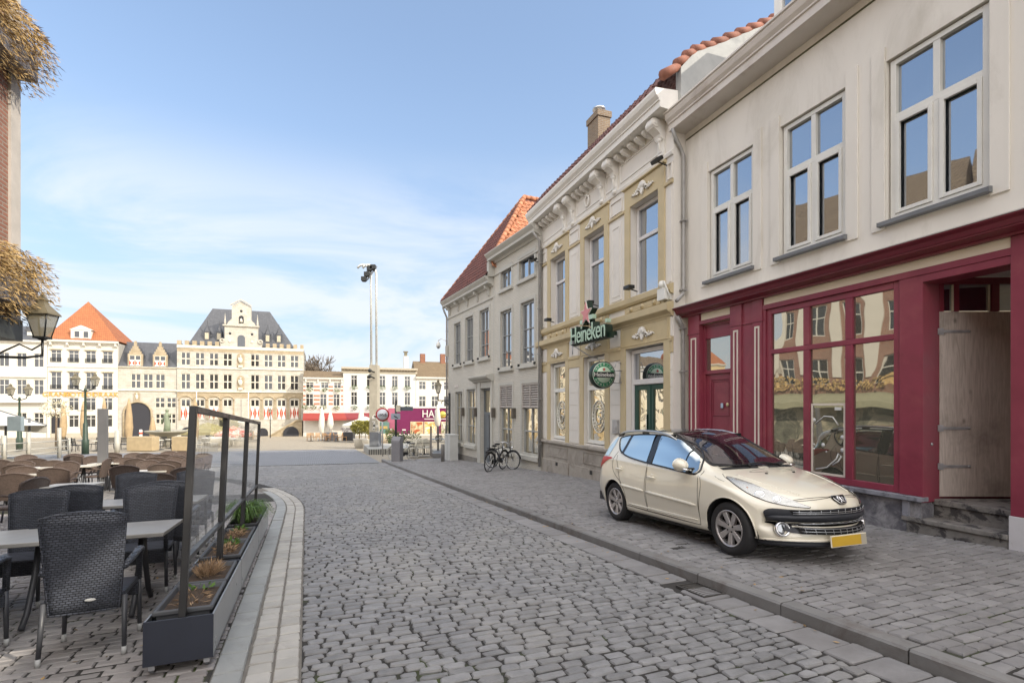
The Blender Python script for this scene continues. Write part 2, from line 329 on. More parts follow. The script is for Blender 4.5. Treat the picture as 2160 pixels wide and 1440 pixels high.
stones('pavement', stone_walk, rows(.2, 27.4, .112, lambda v: 3.925, lambda v: 8.15, .190, .16, .0040, None, .05), 1.53, .010, .008, .0028, .002)
kb = MB()
v = .2
while v < 26.9:
    l = 1.0 if v < 12 else 2.0; g = .006
    pts = []
    for vv in (v+g, v+l-g):
        for w in (3.757, 3.772, 3.905, 3.915):
            pts.append((vv, w))
    P = [K(a, w, 1.515 if i % 4 in (1, 2) else 1.532) for i, (a, w) in enumerate(pts)]+[K(a, w, 1.70) for a, w in pts]
    kb.add(P, [(0, 1, 5, 4), (1, 2, 6, 5), (2, 3, 7, 6), (8, 0, 4, 12), (3, 11, 15, 7), (8, 11, 3, 2, 1, 0), (12, 4, 5, 6, 7, 15)])
    v += l
tag(kb.build('kerb', stone_kerb), kind='structure')
# storm drain in the gutter
GV, GW = 3.99, 3.60
DRS = 1
dr = thing('storm_drain', 'cast iron storm drain grate with curved slots set in the gutter by the kerb', 'drain', K(GV, GW, 1.618), 0, tilt=slope_rot(math.atan2(KU.y, KU.x)))
dr.scale = (.74, .8, 1)
b = MB(); b.ring(-.27, .27, -.165, .165, .02, -.02, .012)
for k in range(9):
    x = -.215+k*.054; b.tube([(x-.02, 0, -.15), (x+.01, 0, -.06), (x+.015, 0, 0), (x+.01, 0, .06), (x-.02, 0, .15)], .013, 6)
o = b.build('grate', M('cast iron', (.05, .046, .042), .7, .3, 12, .4, 60), dr); o.rotation_euler = (radians(-90), 0, 0)
b = MB().box(-.28, .28, -.17, .17, -.12, -.10); b.build('drain_pit', rubber, dr)
# ------------------------------------------------------------ right-hand row
cream = M('cream render', (.73, .69, .63), .8, .04, 1.2, .2, 40, stain=(.9, .51, .72, (.58, .54, .475)), scale=(1.3, 1.3, .42), bd=.003)
cream2 = M('cream panel', (.75, .66, .52), .75, .04, 1.2, .1, 40)
frame_w = M('window frame paint', (.70, .685, .64), .45, .05, 3, .08, 60)
burg = M('burgundy paint', (.235, .037, .062), .42, .14, 2.2, .12, 40, stain=(1.1, .52, .70, (.285, .062, .080)), spec=.45)
burg_d = M('burgundy moulding', (.19, .024, .040), .38, .15, 2.5, .1, 40)
stripe_w = M('cream stripe', (.70, .62, .54), .5, .06, 4)
granite = M('weathered granite', (.13, .125, .14), .85, .3, 12, .7, 90, stain=(3.2, .44, .60, (.33, .32, .33)), bd=.01)
step_m = M('worn step stone', (.20, .185, .17), .85, .25, 8, .6, 70, stain=(4.5, .5, .58, (.055, .05, .05)), bd=.008)
block_m = M('plaster block', (.56, .54, .55), .85, .08, 4, .3, 60, stain=(6, .66, .7, (.28, .25, .23)))
ply = woodM('plywood', (.40, .34, .295), (.55, .475, .425))
galv = M('galvanised', (.42, .42, .43), .45, .2, 9, metal=.5)
win_g = glassM('window glass', (.012, .016, .024), .40, .05, 1.1)
shop_g = glassM('shop glass', (.085, .085, .065), .34, .11, .8, gcol=(1, .97, .88))
dark_in = M('dark interior', (.012, .010, .012), .9, .3, 2)
def window(parent, x0, x1, z0, z1, y, fm, gm, fw=.07, mull=(), trans=(), bar=.05, sill=None, depth=.07, name='window', bv=.004, double=False):
    """frame is the part, its pane and its sill are sub-parts; mull / trans are places along x / z"""
    b = MB(); b.ring(x0, x1, z0, z1, fw, y, y+depth)
    for k in trans: b.box(x0+fw, x1-fw, y+.004, y+depth-.004, k-bar/2, k+bar/2)
    zs = [z0+fw]+[v for k in sorted(trans) for v in (k-bar/2, k+bar/2)]+[z1-fw]
    for k in mull:
        lo = hi = None
        if isinstance(k, tuple): k, lo, hi = k
        for a, c in zip(zs[::2], zs[1::2]):
            if lo is not None and not (lo <= (a+c)/2 <= hi): continue
            b.box(k-bar/2, k+bar/2, y+.006, y+depth-.006, a, c)
    f = b.build(name, fm, parent, bv)
    p = MB().add([(x0+fw*.6, y+depth*.7, z0+fw*.6), (x1-fw*.6, y+depth*.7, z0+fw*.6), (x1-fw*.6, y+depth*.7, z1-fw*.6), (x0+fw*.6, y+depth*.7, z1-fw*.6)], [(0, 1, 2, 3)]).build('pane', gm, f)
    if sill:
        sm_, ov, pr, th = sill
        MB().prof([(y, z0), (y-.16-pr, z0-.02), (y-.16-pr, z0-th), (y, z0-th-.0)], x0-ov, x1+ov).build('sill', sm_, f, .004)
    return f
def downpipe(parent, pts, r=.045, name='downpipe'):
    b = MB().tube(pts, r, 10)
    for i in range(len(pts)-1):
        a, c = Vector(pts[i]), Vector(pts[i+1])
        if abs((c-a).normalized().z) > .95:
            n = max(1, int((c-a).length/1.5))
            for k in range(n):
                p = a.lerp(c, (k+.5)/n); b.box(p.x-.065, p.x+.065, p.y-.06, p.y+.07, p.z-.015, p.z+.015)
    return b.build(name, zinc, parent)
TH = math.atan(385/1080); NV = Vector((cos(TH), sin(TH), 0)); AV = Vector((sin(TH), -cos(TH), 0)); RZ = math.atan2(AV.y, AV.x)
def on_row(Nd, s, y=0, z=0): p = NV*(Nd+y)+AV*s; return (p.x, p.y, z)
# ---- cream house with the burgundy shop front
RH = thing('shop_house', 'cream rendered house with burgundy shopfront, large cross windows and a boarded doorway', 'building', tuple(NV*7.65), RZ)
b = MB(); holes = []
for i in range(4):
    c = -8.36+1.875*i; holes.append((c-.63, c+.63, 2.70, 5.06))
b.wall(-9.74, 2.2, 2.1, 6.35, holes, .05, .16)
b.box(-9.74, 2.2, .4, 8, 2.1, 6.9)                            # the rooms behind
b.add([(-9.74, .05, -3), (-9.74, 8, -3), (-9.74, 8, 6.9), (-9.74, .05, 6.9)], [(0, 1, 2, 3)])
b.build('wall', cream, RH)
b = MB()
for a, c, d, e in holes:
    b.box(c+.004, c+.20, .022, .048, d-.10, e+.21); b.box(a-.20, a-.004, .022, .048, d-.10, e+.21)
b.build('window_surround', cream, RH, .004)
MB().box(-9.7, 2.2, .03, .055, 6.075, 6.095).build('string_groove', M('mossy groove', (.12, .12, .07), .9, .3, 8), RH)
for a, c, d, e in holes:
    w = window(RH, a+.03, c-.03, d+.02, e-.02, .10, frame_w, win_g, .075, mull=((a+c)/2,), trans=(d+1.50,), bar=.085, depth=.09)
    for q, r in ((a+.105, (a+c)/2-.043), ((a+c)/2+.043, c-.105)):                      # opening casements below the transom
        MB().ring(q, r, d+.097, d+1.455, .055, .085, .13).build('casement', frame_w, w, .005)
    MB().prof([(.16, d+.02), (-.06, d-.005), (-.06, d-.065), (.05, d-.065)], a-.06, c+.04).build('sill', lead, w, .004)
pr = [(.05, 6.24), (-.36, 6.26), (-.36, 6.40), (-.39, 6.41), (-.39, 6.44), (-.44, 6.50), (-.47, 6.58), (-.47, 6.61), (-.50, 6.62), (-.50, 6.66), (.3, 6.72), (.3, 6.24)]
MB().prof(pr, -9.80, 2.2).build('gutter_cornice', M('cornice paint', (.62, .57, .52), .55, .06, 2, .08, 40, stain=(1.2, .56, .74, (.47, .41, .36))), RH, .004)
rt = M('dark roof tile', (.10, .045, .038), .8, .3, 5, .5, 30)
MB().add([(-9.5, .2, 6.7), (2.2, .2, 6.7), (2.2, 5, 11.0), (-9.5, 5, 11.0)], [(0, 1, 2, 3)]).build('roof', rt, RH)
dm = MB().box(-8.62, -6.9, 1.5, 3.6, 6.9, 9.0).build('dormer', white_pt, RH, .01)
window(dm, -8.42, -7.1, 7.3, 8.85, 1.42, frame_w, win_g, .08, mull=(-7.76,), name='window')
# shop front
b = MB()
pr = [(.05, 2.02), (-.06, 2.02), (-.06, 2.05), (-.20, 2.09), (-.20, 2.11), (-.215, 2.11), (-.25, 2.17), (-.31, 2.20), (-.31, 2.215), (.05, 2.235)]
b.prof(pr, -9.82, 2.2)
for s0, s1 in ((-9.82, 2.2),): b.box(s0-.01, s1, -.315, .04, 2.216, 2.233)
MB().prof(pr, -9.82, 2.2).build('shop_cornice', burg_d, RH, .002)
MB().prof([(.05, 2.236), (-.32, 2.218), (-.32, 2.232), (.05, 2.262)], -9.83, 2.2).build('lead_flashing', M('pale flashing', (.55, .52, .48), .5, .1, 4), RH)
b = MB()
def pilaster(b, x0, x1, z0=-1.45, zt=1.60):
    b.box(x0, x1, .0, .06, z0, 2.03); b.box(x0+.012, x1-.012, -.016, 0, z0, zt)
    b.box(x0-.012, x1+.012, -.03, 0, zt, zt+.03); b.box(x0, x1, -.02, 0, zt+.03, 2.02)
PL = ((-9.56, -9.20), (-8.28, -7.97), (-7.71, -7.46))
for p in PL: pilaster(b, *p)
b.box(-7.97, -7.71, .012, .06, -1.45, 2.03); b.box(-7.97, -7.71, -.012, .012, 1.60, 1.63)
b.box(-9.20, -8.28, -.012, .06, 1.79, 1.87); b.box(-7.46, -3.74, -.014, .06, 1.80, 1.89); b.box(-9.2, -8.28, .02, .06, 1.87, 2.03); b.box(-7.46, -3.74, .02, .06, 1.89, 2.03)
b.box(-5.02, -4.73, 0, .06, -1.24, 1.80); b.box(-4.735, -4.715, .0, .36, -1.32, 1.80)
b.box(-3.75, -3.60, -.012, 1.3, -1.30, 2.02); b.box(-3.60, 2.2, .0, .06, 1.80, 2.02); b.box(-3.60, 2.2, -.01, .06, -1.30, -1.16); b.box(-1.0, -.7, 0, .06, -1.16, 1.8)
b.box(-4.72, -3.75, .0, .36, 1.70, 1.80); b.box(-7.46, -7.40, .0, .12, -1.24, 1.80)
b.build('shopfront_frame', burg, RH, .004)
b = MB()
b.box(-9.16, -8.30, .008, .02, 1.875, 2.02); b.box(-7.44, -3.75, .008, .02, 1.893, 2.02)
b.box(-3.52, -1.1, .02, .05, -1.1, 1.74)
b.build('fascia_panel', cream2, RH)
b = MB()
for x0, x1 in PL:
    m_ = .09 if x1-x0 > .3 else .065
    for a in (x0+m_, x1-m_-.035): b.box(a, a+.035, -.022, -.016, -1.4, 1.52)
    b.box(x0+m_+.035, x1-m_-.035, -.022, -.016, 1.485, 1.52)
b.build('pilaster_stripe', stripe_w, RH)
b = MB(); b.ring(-9.20, -8.28, -1.4, 1.79, .06, .10, .16); b.box(-9.14, -8.34, .10, .16, .70, .78); b.box(-9.14, -8.34, .12, .16, 1.47, 1.73)
b.box(-9.14, -8.34, .17, .2, -1.4, .7); b.ring(-9.14, -8.34, -1.38, .70, .13, .145, .17); b.ring(-8.99, -8.49, -.2, .55, .02, .155, .17); b.box(-9.2, -9.19, .0, .12, -1.4, 1.79); b.box(-8.29, -8.28, 0, .12, -1.4, 1.79)
dr = b.build('side_door', burg, RH, .006)
MB().add([(-9.14, .15, .78), (-8.34, .15, .78), (-8.34, .15, 1.47), (-9.14, .15, 1.47)], [(0, 1, 2, 3)]).build('pane', shop_g, dr)
MB().box(-8.71, -8.64, .135, .142, -.03, .07).build('sticker', M('blue sticker', (.45, .55, .68), .6), dr)
MB().lathe([(.04, 0), (.04, .006)], 16, M=Matrix.Translation((-8.52, .142, .04)) @ Matrix.Rotation(pi/2, 4, 'X')).build('sticker', M('cream sticker', (.72, .62, .36), .6), dr)
b = MB(); b.ring(-7.40, -5.02, -1.24, 1.80, .10, .03, .10)
for a, c in ((-6.62, -6.50), (-5.86, -5.74)): b.box(a, c, .03, .10, -1.14, .965); b.box(a, c, .03, .10, 1.05, 1.70)
b.box(-7.30, -5.12, .03, .10, .965, 1.05)
sw = b.build('shop_window', burg, RH, .008)
for a, c in ((-7.3, -6.62), (-6.5, -5.86), (-5.74, -5.12)):
    for d, e in ((-1.14, .965), (1.05, 1.70)):
        MB().box(a-.01, c+.01, .072, .082, d-.01, e+.01).build('pane', shop_g, sw)
b = MB().ring(-6.49, -5.87, -1.13, .05, .035, .055, .069)
b.build('notice_board', stripe_w, sw, .003)
b = MB(); b.box(-6.06, -5.95, .062, .071, -.06, -.01)
for q in range(9):
    b.lathe([(random.uniform(.015, .04), 0), (.01, .004)], 9, M=Matrix.Translation((random.choice((-6.44, -5.93, random.uniform(-6.4, -5.95))), .068, random.uniform(-1.0, -.1))) @ Matrix.Rotation(pi/2, 4, 'X'))
b.tube([(-6.1, .066, -.95), (-6.0, .066, -.88), (-5.95, .066, -.8), (-6.0, .066, -.76), (-6.03, .066, -.84), (-6.2, .066, -1.0), (-6.4, .066, -1.05)], .012, 5)
b.tube([(-6.42, .066, -.3), (-6.25, .066, -.16), (-6.1, .066, -.17), (-6.0, .066, -.3)], .01, 5)
b.build('tape_remnant', M('white tape', (.68, .68, .66), .6), sw)
# recessed entrance
d0, d1 = Vector((-4.715, .34, 0)), Vector((-4.33, 1.36, 0)); dd = (d1-d0).normalized()
RM = Matrix.Translation(d0) @ Matrix.Rotation(math.atan2(dd.y, dd.x), 4, 'Z')
pw = MB().box(.0, 1.09, -.012, .012, -1.25, 1.315, 0, RM).build('boarded_door', ply, RH, .003)
b = MB()
for z in (1.04, -.30, -1.0 + .17):
    b.box(-.03, .045, -.022, -.012, z-.045, z+.045, 0, RM); b.box(.045, .40, -.018, -.012, z-.02, z+.02, 0, RM); b.lathe([(.02, 0), (.02, .006)], 10, M=RM @ Matrix.Translation((.40, -.012, z)) @ Matrix.Rotation(pi/2, 4, 'X'))
    for x in (.1, .22, .33): b.lathe([(.007, 0), (.005, .01)], 6, M=RM @ Matrix.Translation((x, -.014, z)) @ Matrix.Rotation(pi/2, 4, 'X'))
b.build('hinge', galv, pw)
b = MB(); b.box(0, 1.3, .03, .06, -1.3, 1.32, 0, RM); b.box(0, .06, -.01, .05, 1.32, 1.78, 0, RM); b.box(.0, 1.3, -.01, .05, 1.70, 1.79, 0, RM); b.box(.20, .27, -.01, .05, 1.32, 1.7, 0, RM); b.box(.72, .82, -.01, .05, 1.32, 1.7, 0, RM); b.box(1.1, 1.2, -.01, .05, 1.32, 1.7, 0, RM)
tr = b.build('transom_light', burg_d, RH, .003)
MB().box(.05, 1.25, .02, .03, 1.33, 1.71, 0, RM).build('pane', win_g, tr)
psm = M('pale strip', (.7, .62, .48), .5)
for x in (.18, .68, 1.03): MB().box(x, x+.016, -.004, .018, 1.325, 1.69, 0, RM).build('edge_strip', psm, tr)
MB().box(-4.74, -3.6, .04, 1.7, 1.805, 1.86).build('porch_ceiling', M('porch ceiling', (.62, .58, .55), .7, .06, 2, stain=(1.5, .55, .75, (.5, .45, .42))), RH)
MB().box(-4.0, -3.9, 1.6, 1.68, -1.3, 1.8).box(-4.4, -3.9, 1.62, 1.68, -1.3, 1.8).build('porch_wall', burg_d, RH)
MB().lathe([(.02, 0), (.022, .008), (.01, .016)], 12, M=Matrix.Translation((-4.714, .18, -.52)) @ Matrix.Rotation(pi/2, 4, 'Y')).build('lock', galv, RH)
b = MB(); b.box(-4.80, -3.77, .24, 1.65, -1.36, -1.28); b.box(-4.76, -3.77, .27, 1.6, -2.4, -1.36); b.box(-4.98, -3.77, -.03, .30, -1.60, -1.535); b.box(-4.93, -3.77, .0, .28, -2.4, -1.60)
b.build('entrance_step', step_m, RH, .012, seg=3)
b = MB(); b.box(-9.6, -4.74, .01, .3, -2.6, -1.305); b.build('shop_plinth', granite, RH)
b = MB(); b.box(-9.6, -4.70, -.075, .1, -1.305, -1.243); b.box(-4.965, -4.88, -.03, .2, -1.535, -1.31); b.build('shop_sill', M('blue stone sill', (.25, .25, .28), .7, .2, 8, .4, 60, stain=(5, .5, .6, (.14, .14, .16))), RH, .006)
b = MB(); b.box(-3.765, 2.2, -.02, .3, -2.6, -1.302); b.build('corner_block', block_m, RH, .006)
downpipe(RH, [(-9.66, -.36, 6.27), (-9.67, -.30, 6.12), (-9.68, -.12, 5.86), (-9.68, -.05, 5.7), (-9.68, -.05, 2.75), (-9.66, -.08, 2.55), (-9.56, -.33, 2.36)], .042)
downpipe(RH, [(-9.62, -.26, 2.03), (-9.66, -.1, 1.84), (-9.67, -.07, 1.7), (-9.65, -.07, -1.9)], .042)
# ---- tavern with ochre bands
HH = thing('tavern_building', 'ornate cream and ochre tavern facade with scroll brackets under a white cornice', 'building', tuple(NV*7.38), RZ)
hw = M('tavern cream', (.72, .68, .625), .7, .04, 2, .1, 50, stain=(.9, .57, .75, (.60, .56, .50)))
ochre = M('ochre band', (.54, .44, .265), .6, .08, 2, .12, 50, stain=(1.4, .55, .72, (.46, .37, .22)))
orn = M('ornament white', (.76, .73, .68), .6, .05, 5, .1, 60)
plinth_m = M('plinth stone', (.36, .325, .285), .85, .12, 4, .5, 60, stain=(1.5, .5, .68, (.23, .20, .17)), bd=.006)
green = M('dark green paint', (.012, .06, .045), .4, .15, 4)
X0, X1 = -17.58, -9.745
bays = (-16.0, -13.45, -10.9); HWd = .60
b = MB(); up = [(c-.61, c+.61, 2.80, 5.17) for c in bays]; lowh = [(-16.62, -15.38, -1.14, 1.50), (-14.10, -12.80, -1.14, 1.50), (-11.72, -10.08, -1.95, 1.50)]
b.wall(X0, X1, -1.2, 7.0, up+lowh, 0, .26); b.box(X0, X1, .35, 8, -1.2, 7.0)
b.add([(X1, 0, -1.2), (X1, 8, -1.2), (X1, 8, 7), (X1, 0, 7)], [(0, 1, 2, 3)])
for c0, c1 in ((-17.5, -16.95), (-15.1, -14.42), (-12.5, -12.0), (-9.98, -9.76)):     # rusticated blocks between the lower windows
    for k in range(6):
        z = -1.16+k*.40; b.box(c0, c1, -.022, 0, z+.006, min(z+.394, 1.22))
for c0, c1 in ((-17.52, -16.98), (-15.08, -14.45), (-12.5, -11.9), (-9.95, -9.77)):
    b.box(c0+.03, c1-.03, -.02, 0, 2.86, 4.98); b.ring(c0+.11, c1-.11, 2.98, 4.86, .02, -.032, -.02) if c1-c0 > .4 else None
    b.ring(c0, c1, 5.22, 5.60, .03, -.03, 0); b.box(c0, c1, -.02, 0, 1.62, 2.06)
b.build('wall', hw, HH, .004)
b = MB()
for c in bays:
    for q in (-1, 1): b.box(c+q*.61, c+q*.86, -.035, .0, 2.80, 5.17) if q > 0 else b.box(c-.86, c-.61, -.035, .0, 2.80, 5.17)
    b.box(c-.86, c+.86, -.035, 0, 5.17, 5.66); b.prof([(0, 5.66), (-.09, 5.68), (-.09, 5.71), (0, 5.74)], c-.9, c+.9)
    b.box(c-.72, c+.72, -.06, -.035, 2.42, 2.56)
for (a, c, d, e) in lowh:
    b.box(a-.24, a, -.035, 0, -1.19, 1.5); b.box(c, c+.24, -.035, 0, -1.19, 1.5); b.box(a-.24, c+.24, -.035, 0, 1.5, 2.08)
    b.ring(a-.18, c+.18, 1.56, 2.06, .025, -.05, -.035)
for q0, q1 in ((X0, -16.86), (-15.14, -14.31), (-12.59, -11.76), (-10.04, X1)): b.prof([(0, 5.10), (-.05, 5.11), (-.05, 5.17), (0, 5.20)], q0, q1)
for q0, q1 in ((X0, -16.87), (-15.13, -14.35), (-12.55, -11.97), (-9.83, X1)): b.prof([(0, 1.50), (-.05, 1.50), (-.06, 1.57), (0, 1.60)], q0, q1); b.box(q0, q1, -.03, 0, 1.24, 1.50)
b.prof([(0, 2.58), (-.07, 2.60), (-.11, 2.66), (-.11, 2.79), (0, 2.82)], X0-.02, X1); b.prof([(0, 2.07), (-.05, 2.08), (-.07, 2.13), (-.15, 2.18), (-.18, 2.21), (-.18, 2.37), (0, 2.40)], X0-.03, X1)
b.box(-16.9, -15.1, -.03, 0, 2.40, 2.58); b.box(-14.3, -12.6, -.03, 0, 2.40, 2.58); b.box(-11.75, -10.05, -.03, 0, 2.40, 2.58)
b.build('ochre_trim', ochre, HH, .005)
b = MB()
for c in bays:
    for k in (-.5, 0, .5):
        Mx = Matrix.Translation((c+k, -.06, 2.49)) @ Matrix.Rotation(pi/2, 4, 'X')
        MB().lathe([(.075, 0), (.075, .012), (.05, .012), (.05, .02), (.025, .02), (.022, .032)], 14, M=Mx).build('rosette', ochre, HH)
    for q in (c-.42, c+.08): MB().box(q, q+.34, -.068, -.06, 2.475, 2.505).build('rosette_bar', ochre, HH)
def cartouche(b, x, z, k=1.0, y=-.04):
    for j in range(7):                                       # shell fan over a small shield, leafy scrolls either side
        a = radians(30+20*j); b.tube([(x+.03*cos(a), y-.02, z-.02), (x+.11*k*cos(a), y-.055, z+.11*k*sin(a)), (x+.19*k*cos(a), y-.03, z-.01+.19*k*sin(a))], [.018, .03*k, .02*k], 6)
    b.prism([(x-.07*k, z+.03), (x+.07*k, z+.03), (x+.06*k, z-.08*k), (x, z-.15*k), (x-.06*k, z-.08*k)], y-.05, y)
    for q in (-1, 1):
        b.tube([(x+q*.08*k, y-.02, z-.04*k), (x+q*.17*k, y-.04, z+.03*k), (x+q*.25*k, y-.03, z-.03*k), (x+q*.20*k, y-.03, z-.09*k), (x+q*.15*k, y-.03, z-.05*k)], [.02, .03*k, .03*k, .022*k, .014], 6)
        b.tube([(x+q*.20*k, y-.02, z-.05*k), (x+q*.32*k, y-.025, z-.06*k), (x+q*.42*k, y-.015, z-.0*k), (x+q*.50*k, y-.01, z-.05*k)], [.028*k, .024*k, .016*k, .006], 6)
        for j in range(3): b.tube([(x+q*(.24+.07*j)*k, y-.02, z-.06*k), (x+q*(.29+.07*j)*k, y-.03, z+(.05-.02*j)*k)], [.022*k, .008], 5)
for c in bays: o = MB(); cartouche(o, c, 5.42); o.build('shell_ornament', orn, HH)
for c in (-16.0, -13.45, -10.9): o = MB(); cartouche(o, c, 1.80); o.build('shell_ornament', orn, HH)
b = MB()
b.prof([(0, 6.62), (-.05, 6.62), (-.05, 6.68), (-.42, 6.70), (-.42, 6.84), (-.45, 6.85), (-.45, 6.88), (-.52, 6.96), (-.55, 7.05), (-.55, 7.10), (.2, 7.16), (.2, 6.62)], X0-.12, X1+.08)
b.prof([(0, 5.74), (-.04, 5.75), (-.06, 5.82), (-.03, 5.86), (0, 5.87)], X0, X1)
for q0, q1 in ((-17.3, -15.6), (-14.6, -13.1), (-12.0, -10.3), (-15.25, -14.95), (-12.75, -12.4)): b.ring(q0, q1, 5.98, 6.46, .035, -.022, 0)
b.build('cornice', orn, HH, .004)
cons = (-17.42, -15.42, -14.78, -12.93, -12.22, -10.16)
for c in cons:
    b = MB(); pts = [(0, 6.66), (-.36, 6.66), (-.38, 6.56), (-.33, 6.46), (-.22, 6.40), (-.15, 6.34), (-.12, 6.26), (-.07, 6.22), (0, 6.2)]
    b.prof(pts, c-.12, c+.12); b.tube([(c-.15, -.28, 6.56), (c+.15, -.28, 6.56)], .1, 14); b.tube([(c-.165, -.28, 6.56), (c+.165, -.28, 6.56)], .05, 10)
    b.box(c-.11, c+.11, -.06, 0, 5.86, 6.24); b.box(c-.06, c+.06, -.075, -.06, 5.95, 6.18); b.ball((c, -.09, 6.22), (.09, .06, .06), 8); b.tube([(c, -.08, 6.2), (c, -.09, 6.1), (c, -.07, 5.98)], [.05, .035, .012], 7); b.ball((c, -.06, 5.83), (.11, .06, .06), 8)
    b.build('scroll_bracket', orn, HH, .003)
b = MB()
for q0, q1 in ((-17.2, -15.65), (-14.55, -13.15), (-12.0, -10.4)):
    n = 5
    for k in range(n):
        x = q0+(q1-q0)*(k+.5)/n; MB().prof([(0, 6.64), (-.26, 6.64), (-.28, 6.58), (-.2, 6.52), (-.08, 6.5), (0, 6.46)], x-.06, x+.06).build('modillion', orn, HH, .003)
MB().tube([(-13.85+.13*cos(a), -.03, 6.22+.16*sin(a)) for a in np.linspace(0, 2*pi, 18)[:-1]], .035, 6, closed=True).build('wreath', orn, HH)
frame_l = M('tavern frame paint', (.68, .66, .66), .45, .05, 3)
for a, c, d, e in up:
    w = window(HH, a+.02, c-.02, d+.02, e-.02, .17, frame_l, win_g, .09, trans=(4.32,), bar=.09, depth=.08)
    MB().box(a+.12, a+.50, .252, .262, d+.1, e-.1).build('curtain', M('dark curtain', (.05, .045, .05), .9), w)
gold_g = glassM('tavern glass', (.20, .16, .09), .50, .20, 1.3, gcol=(1, .95, .82))
for a, c, d, e in lowh[:2]:
    w = window(HH, a+.03, c-.03, d+.03, e-.03, .10, white_pt, gold_g, .10, trans=(.56,), bar=.13, depth=.09)
    cx = (a+c)/2; k = .38; cz = -.30; y = .145
    b = MB(); ring = lambda r, kx=1.: [(cx+r*k*kx*cos(t), y, cz+r*k*1.25*sin(t)) for t in np.linspace(0, 2*pi, 28)[:-1]]
    b.tube(ring(1), .016, 6, closed=True); b.tube(ring(.72), .012, 6, closed=True)
    for t in np.linspace(0, 2*pi, 24): b.cb((cx+.86*k*cos(t), y, cz+.86*k*1.25*sin(t)), (.03, .008, .05))
    b.tube([(cx+.1, y, cz+.22), (cx-.1, y, cz+.25), (cx-.2, y, cz+.1), (cx-.2, y, cz-.1), (cx-.08, y, cz-.24), (cx+.1, y, cz-.2), (cx+.08, y, cz-.02), (cx-.04, y, cz)], .018, 6)
    b.tube([(cx+.05, y, cz+.1), (cx+.18, y, cz+.16), (cx+.2, y, cz-.05), (cx+.08, y, cz-.1)], .015, 6)
    b.build('etched_crest', M('frosted white', (.80, .78, .70), .6), w)
a, c, d, e = lowh[2]
b = MB(); b.ring(a+.03, c-.03, d, e-.03, .10, .14, .24); b.box(a+.13, c-.13, .14, .24, .56, .70)
for k in range(22): b.box(a+.15+k*.062, a+.185+k*.062, .128, .14, .575, .60)
df = b.build('door_frame', frame_l, HH, .005)
MB().box(a+.12, c-.12, .20, .21, .69, e-.12).build('pane', win_g, df)
b = MB(); mx = (a+c)/2
for p, q in ((a+.14, mx-.01), (mx+.01, c-.14)): b.ring(p, q, d, .55, .13, .17, .23); b.box(p+.12, q-.12, .18, .22, -1.95, -1.2)
b.box(mx-.04, mx+.04, .15, .19, d, .55)
dl = b.build('double_door', green, HH, .006)
MB().box(a+.2, c-.2, .205, .215, -1.2, .45).build('pane', gold_g, dl)
MB().box(mx-.1, mx-.07, .11, .16, -.75, -.2).build('handle', chrome, dl)
b = MB(); b.box(X0, -11.9, -.03, .3, -2.9, -1.20); b.box(-9.9, X1, -.03, .3, -2.9, -1.2); b.prof([(0, -1.32), (-.05, -1.32), (-.11, -1.27), (-.11, -1.20), (0, -1.18)], X0-.02, -11.9)
for q0, q1 in ((-17.5, -15.1), (-15.0, -11.92)): b.box(q0, q1, -.07, -.03, -2.9, -1.86)
for q0, q1 in ((-16.75, -15.2), (-14.1, -12.6)): b.ring(q0, q1, -1.74, -1.36, .04, -.05, -.03)
b.build('plinth', plinth_m, HH, .006)
MB().box(-16.05, -15.88, -.075, -.06, -2.02, -1.9).box(-13.6, -13.45, -.075, -.06, -2.02, -1.9).build('cellar_vent', black_iron, HH)
MB().box(-16.6, -15.7, -.11, -.06, -2.5, -2.28).build('plinth_patch', step_m, HH, .01)
MB().box(-11.9, -9.9, .0, .3, -2.6, -1.96).build('door_step', plinth_m, HH, .01)
# roof: pantiles, party gable, chimney
pan = M('dark pantile', (.105, .036, .028), .75, .3, 6, .3, 40, island=.2)
pan_o = M('orange pantile', (.40, .165, .085), .75, .22, 6, .3, 40, island=.2)
def pantiles(name, m, parent, O, eu, ev, nu, nv, tw=.235, th=.30, inside=None, amp=.035):
    """rows of rolled tiles: eu along the eave, ev up the slope (unit vectors), O the lower corner"""
    O, eu, ev = Vector(O), Vector(eu), Vector(ev); en = eu.cross(ev).normalized()
    if en.z < 0: en = -en
    b = MB(); S = 5
    for j in range(nv):
        for i in range(nu):
            cu, cv_ = (i+.5)*tw, (j+.5)*th
            if inside and not inside(cu, cv_): continue
            vs = []
            for k in range(S+1):
                f = k/S; h = amp*sin(f*2*pi)*.9+(amp*.5)
                u = (i+f)*tw
                vs += [O+eu*u+ev*(j*th-.03)+en*(h+.03), O+eu*u+ev*((j+1)*th)+en*(h-.0), O+eu*u+ev*(j*th-.03)+en*(h-.01)]
            b.add(vs, [(3*k, 3*k+3, 3*k+4, 3*k+1) for k in range(S)]+[(3*k+2, 3*k+5, 3*k+3, 3*k) for k in range(S)], 0, False)
    return b.build(name, m, parent)
r60, r31 = radians(50), radians(31)
pantiles('roof', pan, HH, (X0-.1, -.44, 7.17), (1, 0, 0), (0, cos(r60), sin(r60)), 33, 4)
pantiles('roof', pan, HH, (X0-.1, .33, 8.08), (1, 0, 0), (0, cos(r31), sin(r31)), 33, 16)
b = MB(); g = [(.06, 6.9), (.06, 7.62), (.45, 8.05), (.9, 8.28), (5.2, 10.85), (5.2, 6.9)]
b.prof(g, -9.74, -9.56); b.build('party_gable', M('grey render', (.40, .41, .40), .85, .12, 1.6, .3, 40, stain=(1.2, .5, .7, (.30, .31, .31))), HH)
